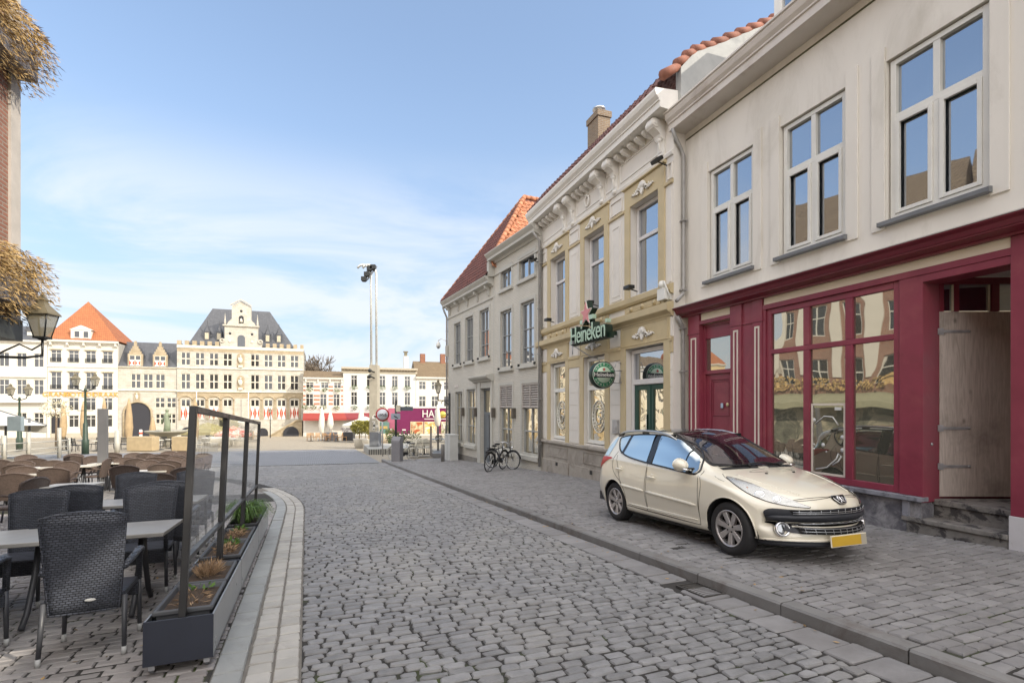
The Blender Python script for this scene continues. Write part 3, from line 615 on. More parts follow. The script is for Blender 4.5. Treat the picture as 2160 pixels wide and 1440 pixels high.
b = MB(); pts = [(-.35, 7.35), (.02, 7.68), (.25, 7.92), (.47, 8.10), (.75, 8.25), (1.05, 8.40), (1.4, 8.6), (1.75, 8.8), (2.1, 9.0), (2.45, 9.2), (2.8, 9.4), (3.15, 9.62), (3.5, 9.83), (3.85, 10.05)]
for (y0, z0), (y1, z1) in zip(pts, pts[1:]):
    b.tube([(-9.64, y0-.03, z0+.035), (-9.64, y1+.02, z1-.005)], [.115, .09], 10)
b.build('ridge_tile', M('ridge tile', (.25, .10, .065), .75, .2, 5, .3, 40, island=.15), HH)
ch = brickM('chimney brick', (.20, .135, .085), (.25, .175, .105), (.27, .24, .20), .21, .065, .012, .85, .7)
b = MB(); b.box(-17.06, -16.27, 1.7, 2.2, 8.0, 10.45); b.box(-17.1, -16.23, 1.66, 2.24, 10.45, 10.66)
cm = b.build('chimney', ch, HH)
MB().lathe([(.17, 10.66), (.17, 10.85), (.24, 10.87), (.24, 10.92), (.17, 10.95)], 16, M=Matrix.Translation((-16.65, 1.95, 0))).build('chimney_pot', alu, cm)
# ---- painted brick corner house, turned a little with the street
T3 = math.atan(.482); N3 = Vector((cos(T3), sin(T3), 0)); A3 = Vector((sin(T3), -cos(T3), 0)); RZ3 = math.atan2(A3.y, A3.x)
BH = thing('corner_house', 'grey white painted brick corner house with red tiled hip roof and sash windows', 'building', tuple(N3*9.092), RZ3)
pbr = brickM('painted brick', (.60, .565, .50), (.55, .52, .455), (.47, .44, .385), .22, .065, .010, .7, .55, var=.06)
trim = M('grey trim', (.47, .455, .41), .6, .06, 3); sash = M('sash paint', (.34, .345, .34), .5, .06, 3)
ups = [(-25.95, -24.95, 2.13, 4.37), (-24.24, -23.2, 2.15, 4.42), (-22.36, -21.24, 2.19, 4.46)]; ups2 = [(-19.98, -18.88, 1.56, 4.02), (-18.05, -16.92, 1.57, 4.04)]
top = [(-19.96, -18.9, 4.88, 5.74), (-18.2, -16.92, 4.89, 5.80)]
gf = [(-25.75, -24.68, -1.86, .75), (-24.08, -22.88, -1.88, .83)]; gf2 = [(-20.05, -18.82, -1.85, .87), (-17.95, -16.62, -1.88, .87)]; door = [(-22.20, -21.0, -2.6, .84)]
b = MB(); b.wall(-27.0, -20.72, -3.4, 5.35, ups+gf+[h for h in door], 0, .16); b.wall(-20.72, -16.38, -3.4, 6.45, ups2+top+gf2, 0, .16)
b.box(-27.0, -20.72, .3, 8, -3.4, 5.35); b.box(-20.72, -16.3, .3, 8, -3.4, 6.5); b.add([(-27, 0, -3.4), (-27, .3, -3.4), (-27, .3, 5.35), (-27, 0, 5.35)], [(0, 1, 2, 3)]); b.add([(-20.72, 0, 5.35), (-20.72, .3, 5.35), (-20.72, .3, 6.5), (-20.72, 0, 6.5)], [(0, 1, 2, 3)])
b.build('wall', pbr, BH)
b = MB()
for a, c, d, e in ups+ups2+top+gf+gf2: b.ring(a-.13, c+.13, d-.02, e+.15, .13, -.025, 0)
b.box(-20.74, -20.66, -.01, .0, -2.6, 5.3)
b.build('window_surround', trim, BH, .003)
for a, c, d, e in ups+ups2:
    mid = (a+c)/2; h = e-d
    w = window(BH, a+.01, c-.01, d+.02, e-.01, .07, sash, win_g, .07, mull=((mid),), trans=(d+h*.58, d+h*.29), bar=.035, depth=.08)
    MB().prof([(0, d+.02), (-.12, d-.01), (-.12, d-.09), (0, d-.09)], a-.18, c+.18).build('sill', trim, w, .004)
    b = MB()
    for q in (a-.1, c+.1): b.cb((q, -.06, d+.05), (.07, .07, .1))
    b.build('shutter_catch', black_iron, w)
for a, c, d, e in top:
    w = window(BH, a+.01, c-.01, d+.01, e-.01, .07, sash, win_g, .06, mull=((a+c)/2,), bar=.06, depth=.07)
    MB().prof([(0, d+.02), (-.1, d), (-.1, d-.07), (0, d-.07)], a-.15, c+.15).build('sill', trim, w, .004)
for a, c, d, e in gf:
    w = window(BH, a+.01, c-.01, d+.01, e-.01, .07, sash, gold_g, .07, mull=((a+c)/2,), trans=(-.05, -.95), bar=.04, depth=.08)
    MB().prof([(0, d+.02), (-.13, d), (-.13, d-.16), (0, d-.16)], a-.15, c+.15).build('sill', trim, w, .004)
for a, c, d, e in gf2:
    w = window(BH, a+.01, c-.01, d+.01, e-.01, .08, sash, gold_g, .07, mull=((a+c)/2,), trans=(-.06, -.95), bar=.05, depth=.08)
    b = MB()
    for p, q in ((a+.05, (a+c)/2-.03), ((a+c)/2+.03, c-.05)):
        for k in range(9): b.add([(p, .0, -.0+k*.092), (q, .0, k*.092), (q, .06, .075+k*.092), (p, .06, .075+k*.092), (p, .012, -.008+k*.092), (q, .012, -.008+k*.092)], [(0, 1, 2, 3), (4, 5, 1, 0)])
    b.ring(a+.0, c, -.04, e, .05, -.005, .06); b.box((a+c)/2-.03, (a+c)/2+.03, -.004, .06, 0, e)
    b.build('louvre', M('louvre paint', (.40, .36, .33), .6, .1, 4), w)
    MB().prof([(0, d+.02), (-.13, d), (-.13, d-.16), (0, d-.16)], a-.15, c+.15).build('sill', trim, w, .004)
b = MB(); a, c, d, e = door[0]
b.prof([(0, 1.12), (-.12, 1.14), (-.14, 1.20), (-.30, 1.26), (-.36, 1.34), (-.36, 1.40), (0, 1.46)], -23.0, -20.72); b.box(-22.55, -22.2, -.06, 0, -2.7, 1.14); b.box(-21.0, -20.78, -.06, 0, -2.7, 1.14); b.box(-22.2, -21.0, -.03, 0, .84, 1.12)
b.build('door_canopy', trim, BH, .006)
b = MB(); b.ring(a, c, d, e, .1, .14, .2); b.box(a+.1, c-.1, .14, .2, -.38, -.26); b.box(a+.1, a+.55, .16, .2, d, -.38); b.box(c-.32, c-.1, .16, .2, d, -.38)
dd_ = b.build('door', M('blue grey door', (.15, .165, .18), .5, .1, 3), BH, .005); MB().box(a+.08, c-.08, .19, .2, -.3, e-.08).build('pane', gold_g, dd_); MB().box(a+.5, c-.3, .19, .2, -2.4, -.4).build('pane', win_g, dd_)
for x in (-24.45, -22.70, -20.58, -18.55):
    MB().cb((x, -.09, -.27), (.13, .16, .42)).build('wall_lamp', M('lamp bronze', (.10, .085, .07), .5), BH, .01)
b = MB()
for x0, x1, z in ((-27.12, -20.72, 5.40), (-20.78, -16.42, 6.32)):
    b.prof([(0, z-.08), (-.05, z-.08), (-.1, z), (-.30, z+.05), (-.30, z+.15), (-.36, z+.22), (-.42, z+.30), (-.42, z+.34), (.2, z+.36), (.2, z-.08)], x0, x1); b.prof([(0, z-.62), (-.05, z-.6), (-.05, z-.55), (0, z-.52)], x0+.1, x1)
for k in range(5):
    x = -26.6+k*1.35; b.prof([(0, 5.4), (-.26, 5.42), (-.24, 5.3), (-.1, 5.2), (-.06, 5.0), (0, 4.95)], x-.07, x+.07)
b.build('gutter_cornice', trim, BH, .005)
# roof
rp = Vector((-26.9, -.3, 5.75)); ap = Vector((-23.6, 3.0, 10.75))
ev = Vector((0, 3.3, 5.0)).normalized(); L_ = (ap.z-5.75)/ev.z
pantiles('roof', pan, BH, (-27.05, -.38, 5.75), (1, 0, 0), ev, 29, int(L_/.30)+1, inside=lambda u, v: u > 3.35*v/L_-.2 and u < 6.5-(3.0*v/L_) and v < L_)
e2 = Vector((-3.1, 0, 4.6)).normalized(); L2 = Vector((-3.1, 0, 4.6)).length
pantiles('roof', pan_o, BH, (-20.45, -.2, 6.1), (0, 1, 0), e2, 30, int(L2/.30)+1, inside=lambda u, v: u > 3.2*v/L2-.1 and v < L2)
b = MB(); b.add([(-27, 0, 5.6), (-20.5, 0, 5.6), ap, (-23.6, 8, 10.75), (-27, 8, 5.6), (-20.5, 8, 5.6)], [(0, 1, 2), (0, 2, 3, 4), (1, 5, 3, 2)]); b.build('roof', pan, BH)
b = MB()
for p, q in ((Vector((-27.05, -.3, 5.8)), ap+Vector((0, 0, .1))), (Vector((-20.9, .15, 6.85)), ap+Vector((0, 0, .1))), (ap+Vector((0, 0, .08)), Vector((-23.6, 7, 10.85)))):
    n = int((q-p).length/.33)
    for k in range(n): b.tube([p.lerp(q, k/n), p.lerp(q, (k+1.1)/n)], [.13, .10], 8)
b.build('ridge_tile', pan_o, BH)
MB().add([(-20.6, .1, 6.6), (-16.35, .1, 6.6), (-16.35, 4, 8.6), (-20.6, 4, 8.6)], [(0, 1, 2, 3)]).build('roof', pan, BH)
downpipe(BH, [(-27.0, -.3, 5.42), (-27.02, -.2, 5.2), (-27.03, -.06, 4.9), (-27.03, -.06, -2.7)], .05); downpipe(BH, [(-16.42, -.34, 6.35), (-16.43, -.06, 6.05), (-16.43, -.06, -2.2)], .045)
MB().box(-27.08, -26.9, -.14, -.02, 2.75, 3.35).build('junction_box', trim, BH, .01)
MB().box(-25.9, -25.3, -.02, 0, 1.0, 1.14).build('street_plate', M('enamel plate', (.55, .50, .47), .4), BH)
MB().box(-20.84, -20.62, -.28, 2.6, 5.7, 6.34).build('parapet_cheek', trim, BH)
b = MB(); b.box(-26.95, -22.7, -.04, 0, -3.4, -2.45); b.build('tar_plinth', M('tarred base', (.22, .205, .185), .85, .15, 4), BH)
# ------------------------------------------------------------ parked estate car
paint = M('cream car paint', (.80, .745, .615), .28, .01, 2, coat=1, spec=.5, rv=.0)
def build_car():
    car = thing('parked_car', 'cream coloured estate car with silver roof rails parked on the pavement', 'car')
    # station: X at centre line, sweep c, then (y, z) of nine points from the underside round to the top centre
    S = [
     # X     c    zbot ysill zsill ymid  zmid  ybelt zbelt yrail zrail ztop
     (2.075, .40, .415, .50, .42, .66, .43, .66, .44, .40, .45, .455),
     (2.085, .41, .33, .56, .34, .72, .40, .71, .50, .44, .54, .56),
     (2.070, .42, .26, .60, .28, .765, .40, .745, .55, .47, .61, .645),
     (2.020, .43, .215, .63, .24, .80, .42, .770, .60, .49, .665, .705),
     (1.930, .41, .19, .66, .22, .825, .45, .795, .645, .52, .715, .765),
     (1.750, .33, .18, .70, .21, .848, .50, .820, .705, .56, .775, .825),
     (1.500, .25, .18, .74, .21, .862, .52, .838, .770, .60, .845, .885),
     (1.270, .20, .18, .77, .21, .868, .54, .845, .820, .625, .900, .930),
     (1.050, .19, .18, .78, .21, .868, .56, .842, .860, .645, .945, .970),
     (.930, .20, .18, .785, .21, .867, .57, .838, .885, .655, .985, 1.015),
     (.700, .22, .18, .79, .21, .866, .58, .832, .915, .640, 1.095, 1.135),
     (.430, .22, .18, .79, .21, .866, .58, .828, .930, .615, 1.225, 1.275),
     (.150, .20, .18, .79, .21, .867, .59, .826, .945, .590, 1.335, 1.390),
     (-.100, .14, .18, .79, .21, .868, .60, .826, .955, .575, 1.398, 1.448),
     (-.400, .07, .18, .79, .21, .869, .61, .827, .970, .570, 1.425, 1.474),
     (-.800, .02, .18, .79, .21, .869, .62, .828, .990, .570, 1.430, 1.482),
     (-1.200, .0, .18, .78, .21, .868, .63, .825, 1.010, .565, 1.420, 1.470),
     (-1.550, -.04, .19, .76, .22, .860, .63, .812, 1.010, .555, 1.395, 1.440),
     (-1.760, -.09, .20, .73, .24, .845, .62, .795, .990, .540, 1.350, 1.395),
     (-1.860, -.13, .22, .71, .26, .830, .60, .778, .960, .530, 1.230, 1.280),
     (-1.950, -.16, .25, .69, .29, .815, .58, .762, .900, .530, 1.060, 1.110),
     (-2.020, -.19, .30, .66, .33, .79, .55, .740, .800, .52, .890, .920),
     (-2.060, -.21, .37, .62, .39, .76, .52, .710, .680, .49, .730, .745),
     (-2.045, -.21, .46, .55, .47, .68, .50, .650, .560, .42, .580, .585),
    ]
    A = np.array(S); n = len(A)
    def cr(P, t):                                            # Catmull-Rom through the rows of P
        i = int(min(max(math.floor(t), 0), len(P)-2)); f = t-i
        p0, p1, p2, p3 = P[max(i-1, 0)], P[i], P[i+1], P[min(i+2, len(P)-1)]
        return .5*((2*p1)+(p2-p0)*f+(2*p0-5*p1+4*p2-p3)*f*f+(3*p1-p0-3*p2+p3)*f**3)
    SU, SV = 7, 6
    loops = []
    for k in range((n-1)*SU+1):
        r = cr(A, k/SU); X, c, zb, ys, zs, ym, zm, yb, zbl, yr, zr, zt = r
        pts = np.array([(0, zb), (ys*.55, zb), (ys, zs), ((ys+2*ym)/3, zs+(zm-zs)*.42), (ym, zm), (yb+.012, zbl-.06*(zbl-zm)/.3), (yb-.006, zbl+.012), ((yb*.58+yr*.42), zbl+(zr-zbl)*.46), (yr, zr), (yr*.52, zr+(zt-zr)*.74), (0, zt)])
        w = max(ym, yb); loop = []
        for j in range((len(pts)-1)*SV+1):
            y, z = cr(pts, j/SV); y = max(y, 0); loop.append((X-c*(abs(y)/w)**2.3, y, z))
        loops.append(loop)
    nl = len(loops); nv = len(loops[0])
    V = [p for l in loops for p in l]; F = []
    for i in range(nl-1):
        for j in range(nv-1): F.append((i*nv+j, (i+1)*nv+j, (i+1)*nv+j+1, i*nv+j+1))
    half = [Vector(p) for p in V]
    bv = BVHTree.FromPolygons(half, F)
    def side(x, z, o=0.0):                                   # point of the left half seen from the side
        h = bv.ray_cast(Vector((x, 2.0, z)), Vector((0, -1, 0)))
        if h[0] is None:
            q = bv.find_nearest(Vector((x, .8, z))); return q[0]+Vector((0, o, 0))
        return h[0]+h[1]*(o if h[1].y > 0 else -o)
    def front(y, z, o=0.0):
        h = bv.ray_cast(Vector((4.0, abs(y), z)), Vector((-1, 0, 0)))
        if h[0] is None: q = bv.find_nearest(Vector((2.0, abs(y), z))); p, nn = q[0], q[1]
        else: p, nn = h[0], h[1]
        if nn.x < 0: nn = -nn
        p = p+nn*o; return Vector((p.x, p.y if y >= 0 else -p.y, p.z))
    def topd(x, y, o=0.0):
        h = bv.ray_cast(Vector((x, abs(y), 3.0)), Vector((0, 0, -1)))
        if h[0] is None: q = bv.find_nearest(Vector((x, abs(y), 1.0))); p, nn = q[0], q[1]
        else: p, nn = h[0], h[1]
        if nn.z < 0: nn = -nn
        p = p+nn*o; return Vector((p.x, p.y if y >= 0 else -p.y, p.z))
    def inside(p, poly):
        x, z = p; c = False
        for i in range(len(poly)):
            x1, z1 = poly[i]; x2, z2 = poly[i-1]
            if (z1 > z) != (z2 > z) and x < (x2-x1)*(z-z1)/(z2-z1)+x1: c = not c
        return c
    def smooth(poly, n=6, closed=True):
        P = [np.array(p, float) for p in poly]; out = []; K_ = len(P)
        for i in range(K_ if closed else K_-1):
            a = [P[(i+d) % K_] if closed else P[min(max(i+d, 0), K_-1)] for d in (-1, 0, 1, 2)]
            for t in range(n):
                f = t/n; out.append(tuple(.5*((2*a[1])+(a[2]-a[0])*f+(2*a[0]-5*a[1]+4*a[2]-a[3])*f*f+(3*a[1]-a[0]-3*a[2]+a[3])*f**3)))
        if not closed: out.append(tuple(P[-1]))
        return out
    def resample(poly, d):
        out = []
        for i in range(len(poly)):
            a, b_ = np.array(poly[i]), np.array(poly[(i+1) % len(poly)]); k = max(1, int(np.linalg.norm(b_-a)/d))
            out += [tuple(a+(b_-a)*t/k) for t in range(k)]
        return out
    def patch(poly, mapf, off, d=.035):                      # fill an outline with small faces laid on the body
        poly = resample(poly, d); bm = bmesh.new(); vs = [bm.verts.new((p[0], p[1], 0)) for p in poly]
        bm.faces.new(vs); xs = [p[0] for p in poly]; zs = [p[1] for p in poly]
        for ax, lo, hi in ((0, min(xs), max(xs)), (1, min(zs), max(zs))):
            k = lo+d
            while k < hi:
                co = Vector((k, 0, 0)) if ax == 0 else Vector((0, k, 0)); no = Vector((1, 0, 0)) if ax == 0 else Vector((0, 1, 0))
                bmesh.ops.bisect_plane(bm, geom=bm.verts[:]+bm.edges[:]+bm.faces[:], plane_co=co, plane_no=no); k += d
        bm.verts.ensure_lookup_table(); idx = {v: i for i, v in enumerate(bm.verts)}
        vs = [mapf(v.co.x, v.co.y, off) for v in bm.verts]; fs = [tuple(idx[v] for v in f.verts) for f in bm.faces]; bm.free(); return vs, fs
    mir = Matrix.Scale(-1, 4, (0, 1, 0))
    def both(name, mt, vs, fs, sm=True, parent=car, bevel=0):
        os_ = []
        for q in (0, 1):
            b = MB(); b.add(vs, [tuple(reversed(f)) for f in fs] if q else fs, 0, sm, mir if q else None); os_.append(b.build(name, mt, parent, bevel))
        return os_
    # outlines seen from the side
    WB = 1.27
    dlo = smooth([(.735, .925), (.67, 1.05), (.50, 1.18), (.30, 1.28), (.05, 1.352), (-.25, 1.39), (-.7, 1.400), (-1.1, 1.385), (-1.32, 1.355), (-1.36, 1.33), (-1.31, 1.24), (-1.20, 1.15), (-1.02, 1.085), (-.75, 1.035), (-.3, .985), (.1, .95), (.45, .918), (.66, .903)])
    ws = smooth([(.99, 0), (.95, .3), (.84, .56), (.79, .625), (.66, .628), (.3, .59), (-.02, .545), (-.13, .50), (-.085, .25), (-.08, 0), (-.085, -.25), (-.13, -.50), (-.02, -.545), (.3, -.59), (.66, -.628), (.79, -.625), (.84, -.56), (.95, -.3)], 4)
    def shrink(poly, s):
        c = np.mean(np.array(poly), 0); return [tuple(c+(np.array(p)-c)*s) for p in poly]
    dlo_i, ws_i = shrink(dlo, .955), shrink(ws, .95)
    keep = []; gone = set()
    RA = .365
    for f in F:
        c = sum((half[i] for i in f), Vector())/4
        if c.y > .55 and ((c.x-WB)**2+(c.z-.31)**2 < RA**2 or (c.x+WB)**2+(c.z-.31)**2 < RA**2): gone.update(f); continue
        if c.y > .5 and c.z > .93 and inside((c.x, c.z), dlo_i): continue
        if c.z > .95 and inside((c.x, c.y), ws_i): continue
        keep.append(f)
    for i in gone & {k for f in keep for k in f}:            # round the wheel arches off
        p = half[i]
        if p.z < .23: continue
        wx = WB if p.x > 0 else -WB; d = Vector((p.x-wx, 0, p.z-.31)); r = max(d.length, 1e-3); q = d*(RA/r)
        half[i] = Vector((wx+q.x, bv.find_nearest(Vector((wx+q.x, p.y, .31+q.z)))[0].y, .31+q.z))
    vs = [tuple(p) for p in half]; m2 = [(x, -y, z) for x, y, z in vs]
    b = MB(); b.add(vs, keep, 0, True); b.add(m2, [tuple(reversed(f)) for f in keep], 0, True)
    body = b.build('body', paint, car)
    bm = bmesh.new(); bm.from_mesh(body.data); bmesh.ops.remove_doubles(bm, verts=bm.verts, dist=.0008); bmesh.ops.recalc_face_normals(bm, faces=bm.faces); bm.to_mesh(body.data); bm.free()
    # arch lips and dark wheel wells
    for wx in (WB, -WB):
        pts = []
        for a in np.linspace(-.12, pi+.12, 30):
            x, z = wx+RA*cos(a), .31+RA*sin(a); q = bv.find_nearest(Vector((x, .86, z)))[0]; pts.append((x, q.y-.004, z))
        for q in (1, -1):
            MB().tube([(x, y*q, z) for x, y, z in pts], .009, 6).build('arch_lip', paint, car)
            b = MB(); N_ = 24
            yo = [min(.84, bv.find_nearest(Vector((wx+RA*cos(a), .86, .31+RA*sin(a))))[0].y)-.012 for a in np.linspace(-.25, pi+.25, N_)]
            vv = [(wx+(RA+.002)*cos(a), (yo[i] if k_ == 0 else .50)*q, .31+(RA+.002)*sin(a)) for k_ in (0, 1) for i, a in enumerate(np.linspace(-.25, pi+.25, N_))]
            b.add(vv, [(k, k+1, N_+k+1, N_+k) for k in range(N_-1)]+[tuple(range(N_, 2*N_))]); b.build('wheel_well', rubber, car)
    MB().box(-1.0, 1.0, -.74, .74, .16, .22).box(-1.95, 1.9, -.5, .5, .2, .3).build('underbody', rubber, car)
    # glazing
    cg = glassM('car side glass', (.025, .033, .034), .24, see=.2, gcol=(.66, .70, .68)); wg = glassM('windscreen glass', (.02, .02, .03), .18, see=.62, gcol=(.95, .9, .95))
    seal = M('gloss black trim', (.012, .012, .013), .25, .1, 5)
    def cut(poly, x0, x1):                                   # part of an outline between two slanted lines
        bm = bmesh.new(); f = bm.faces.new([bm.verts.new((p[0], p[1], 0)) for p in poly])
        for (x, k), sgn in ((x0, -1), (x1, 1)):
            bmesh.ops.bisect_plane(bm, geom=bm.verts[:]+bm.edges[:]+bm.faces[:], plane_co=Vector((x, 1.2, 0)), plane_no=Vector((sgn, -k*sgn, 0)), clear_outer=True)
        bm.faces.ensure_lookup_table(); out = [(v.co.x, v.co.y) for v in bm.faces[0].verts]; bm.free(); return out
    vs_, fs_ = patch(dlo, side, .002)
    inner = shrink(dlo, .965)
    for nm, x0, x1 in (('front_door_glass', (-.25, -.10), (.405, -.02)), ('quarter_glass', (.43, -.02), (2, 0)), ('rear_door_glass', (-1.03, .2), (-.40, -.10)), ('rear_quarter_glass', (-2, 0), (-1.11, .2))):
        pl = cut(inner, x0, x1); a, f_ = patch(pl, side, .006, .05); both(nm, cg, a, f_)
    b = [MB(), MB()]
    for k, bb in enumerate(b):
        for p, q in (((-.30, 1.395), (-.345, .985)), ((.417, 1.22), (.40, .92)), ((-1.04, 1.39), (-1.10, 1.10))):
            wd = .075 if -.5 < p[0] < 0 else .042 if p[0] < 0 else .016
            P = [side(p[0]+(q[0]-p[0])*t, p[1]+(q[1]-p[1])*t, .004) for t in np.linspace(0, 1, 8)]
            bb.add([(v.x+s*wd, v.y, v.z) for v in P for s in (-1, 1)], [(2*i, 2*i+1, 2*i+3, 2*i+2) for i in range(7)], 0, True, mir if k else None)
        out = resample(dlo, .04); bb.tube([side(x, z, .003) for x, z in out], .013, 5, 0, mir if k else None, closed=True)
        bb.build('window_trim', seal, car)
    a, f_ = patch(ws, topd, .004, .05); MB().add(a, f_, 0, True).build('windscreen', wg, car)
    o = resample(ws, .04); b = MB(); P1 = [topd(x, y, .008) for x, y in o]; P2 = [topd(x, y, .008) for x, y in shrink(o, .925)]
    k = len(o); b.add([tuple(p) for p in P1+P2], [(i, (i+1) % k, k+(i+1) % k, k+i) for i in range(k)], 0, True); b.build('windscreen_border', seal, car)
    rf = smooth([(-.17, .46), (-.6, .50), (-1.1, .50), (-1.5, .46), (-1.52, 0), (-1.5, -.46), (-1.1, -.50), (-.6, -.50), (-.17, -.46), (-.135, 0)], 5)
    a, f_ = patch(rf, topd, .005, .06); MB().add(a, f_, 0, True).build('glass_roof', glassM('roof glass', (.012, .012, .016), .10), car)
    for q in (1, -1):
        pts = [(x, y, topd(x, y).z+h) for x, y, h in ((.06, .595, .0), (-.08, .60, .03), (-.35, .605, .055), (-.7, .605, .062), (-1.0, .60, .060), (-1.3, .59, .050), (-1.46, .58, .02), (-1.52, .575, -.005))]
        b = MB(); b.tube([(x, y*q, z) for x, y, z in pts], [.012, .018, .019, .019, .019, .019, .018, .012], 8, flat=1.3)
        r = b.build('roof_rail', alu, car); b = MB()
        for x in (-.05, -.7, -1.4): z = topd(x, .6).z; b.box(x-.07, x+.07, .59*q-.015, .59*q+.015, z-.02, z+.05)
        b.build('rail_foot', seal, r)
    # shut lines, mouldings, handles
    gap = M('shut line', (.07, .06, .045), .8)
    def line(pts, mp, name, r=.0042, mt=gap, n=4, off=.0, sides=(1, -1), parent=car):
        out = resample(smooth(pts, 5, False), .03)[:-1] if len(pts) > 2 else [tuple(np.array(pts[0])+(np.array(pts[1])-np.array(pts[0]))*t) for t in np.linspace(0, 1, 24)]
        P = [mp(x, z, off) for x, z in out]
        for q in sides: MB().tube([(p.x, p.y*q, p.z) for p in P], r, n).build(name, mt, parent)
    line([(.78, .95), (.84, .80), (.82, .60), (.80, .45), (.80, .275)], side, 'door_gap'); line([(-.335, .98), (-.37, .75), (-.375, .50), (-.35, .285)], side, 'door_gap')
    line([(-1.24, 1.13), (-1.31, .98), (-1.29, .84), (-1.18, .74), (-1.02, .64), (-.93, .48), (-.905, .30)], side, 'door_gap'); line([(.80, .275), (.2, .278), (-.385, .285), (-.905, .30)], side, 'door_gap')
    line([(.99, 1.0), (1.12, .945), (1.2, .94)], side, 'fender_gap', .003)
    for x0, x1 in ((.75, -.345), (-.40, -1.04)):
        P = [side(x, .515+.052*(.75-x), .008) for x in np.linspace(x0, x1, 12)]
        for q in (1, -1): MB().tube([(p.x, p.y*q, p.z) for p in P], [.012]+[.021]*10+[.012], 8, flat=.55).build('side_moulding', paint, car)
    for x, hz in ((-.21, .79), (-1.08, .855)):
        for q in (1, -1):
            b = MB(); P = [side(x+t, hz-.03*t, o) for t, o in ((-.10, .012), (-.05, .03), (.0, .033), (.05, .03), (.10, .012))]
            b.tube([(p.x, p.y*q, p.z) for p in P], [.010, .014, .015, .014, .010], 8)
            c = side(x+.02, hz+.017, .002); b.ball((c.x, c.y*q, c.z), (.05, .008, .038), 12); b.build('door_handle', paint, car)
    line([(.75, .33), (.2, .315), (-.85, .335)], side, 'sill_crease', .009, paint, 6, .002)
    # mirrors
    for q in (1, -1):
        b = MB(); c = side(.60, .97); cx, cy, cz = .56, c.y+.13, 1.02
        vs = []; nr = 8
        for i in range(nr+1):
            t = i/nr; x = cx-.065+.15*t; r = max(.02, (1-t**2.2))**.55
            for k in range(14): a = 2*pi*k/14; vs.append((x, (cy+.115*r*cos(a)*(1.0 if cos(a) > 0 else .75))*1, cz+.085*r*sin(a)-.015*t))
        b.add(vs, [(i*14+k, i*14+(k+1) % 14, (i+1)*14+(k+1) % 14, (i+1)*14+k) for i in range(nr) for k in range(14)]+[tuple(range(14)), tuple(nr*14+k for k in range(14))], 0, True, mir if q < 0 else None)
        mr = b.build('mirror', paint, car)
        b = MB(); b.tube([(.62, (c.y-.01)*q, .945), (.585, (cy-.05)*q, .955), (.57, (cy-.02)*q, 1.0)], [.035, .03, .03], 8); b.build('mirror_foot', seal, mr)
        b = MB(); b.tube([(.66, (cy-.05)*q, .955), (.63, (cy+.06)*q, .965)], .016, 6); b.build('indicator', chrome, mr)
    # front end
    plastic = M('grey black plastic', (.028, .030, .038), .5, .1, 20, .15, 150)
    up = [(0, .605), (.3, .60), (.50, .597), (.66, .60), (.72, .575), (.715, .53), (.66, .45), (.585, .375), (.52, .345), (.3, .335), (0, .332)]
    poly = smooth(up, 4, False); full = poly+[(-y, z) for y, z in reversed(poly[1:-1])]
    a, f_ = patch(full, front, .012, .022); MB().add(a, f_, 0, True).build('grille_surround', plastic, car)
    b = MB()
    for zc, r, y1 in ((.522, .026, .70), (.503, .016, .69)):
        P = [front(y, zc-.01*(abs(y)/.7)**2, .018) for y in np.linspace(-y1, y1, 31)]; b.tube(P, [.008]+[r]*29+[.008], 8, flat=.9)
    b.build('bumper_strip', plastic, car)
    dk = M('grille void', (.004, .004, .005), .9)
    for nm, z0, z1, y1, nb, rows_ in (('upper_grille', .553, .590, .52, 11, (.572,)), ('lower_grille', .335, .462, .46, 11, (.358, .388, .418))):
        pl = [(-y1, z0), (y1, z0), (y1+.03, z1), (-y1-.03, z1)]; a, f_ = patch(pl, front, .017 if nm == 'upper_grille' else .032, .03); g = MB().add(a, f_, 0, True).build(nm, dk, car)
        b = MB()
        for z in rows_+((z0+.003,) if nm == 'upper_grille' else (z1-.004,)): b.tube([front(y, z, .025 if nm == 'upper_grille' else .038) for y in np.linspace(-y1, y1, 21)], .0042, 5)
        for k in range(nb): y = -y1+2*y1*(k+.5)/nb; b.tube([front(y, z, .024 if nm == 'upper_grille' else .037) for z in np.linspace(z0, z1, 4)], .0035, 5)
        b.build('grille_bar', M('grille silver', (.45, .46, .48), .3, .05, 4, metal=.8), g)
    for q in (1, -1):
        c = front(.585*q, .375, .012); nr = (front(.585*q, .375, .1)-front(.585*q, .375, 0)).normalized(); nr = (nr+Vector((1.2, 0, 0))).normalized()
        Mx = Matrix.Translation(c) @ nr.to_track_quat('Z', 'Y').to_matrix().to_4x4()
        fl = MB().lathe([(.085, -.03), (.085, .012), (.078, .026), (.066, .028), (.058, .012), (.055, -.0)], 24, M=Mx).build('fog_light', chrome, car)
        MB().lathe([(.057, .0), (.05, .003), (.0, .01)], 20, M=Mx).build('lens', glassM('lamp lens', (.06, .065, .07), .25), fl)
    # headlights
    hl = smooth([(-.30, .895), (-.40, .885), (-.55, .845), (-.72, .785), (-.88, .725), (-1.02, .672), (-1.15, .622), (-1.05, .622), (-.88, .640), (-.70, .678), (-.53, .742), (-.38, .83)], 5)
    def hlm(h_, z, o=0.0):                                   # seen from the front corner
        d = Vector((-1, -1, 0)).normalized(); org = Vector((-h_*.7071, h_*.7071, z))-d*4
        h = bv.ray_cast(org, d)
        if h[0] is None: q = bv.find_nearest(org+d*3); p, nn = q[0], q[1]
        else: p, nn = h[0], h[1]
        if nn.dot(d) > 0: nn = -nn
        return p+nn*o
    hg = glassM('headlight lens', (.40, .40, .37), .16, see=.45, gcol=(1, 1, 1)); refl = M('headlamp reflector', (.62, .61, .57), .14, .1, 22, .5, 26, metal=.85)
    a, f_ = patch(hl, hlm, .002, .03); bk = both('headlight', refl, a, f_)
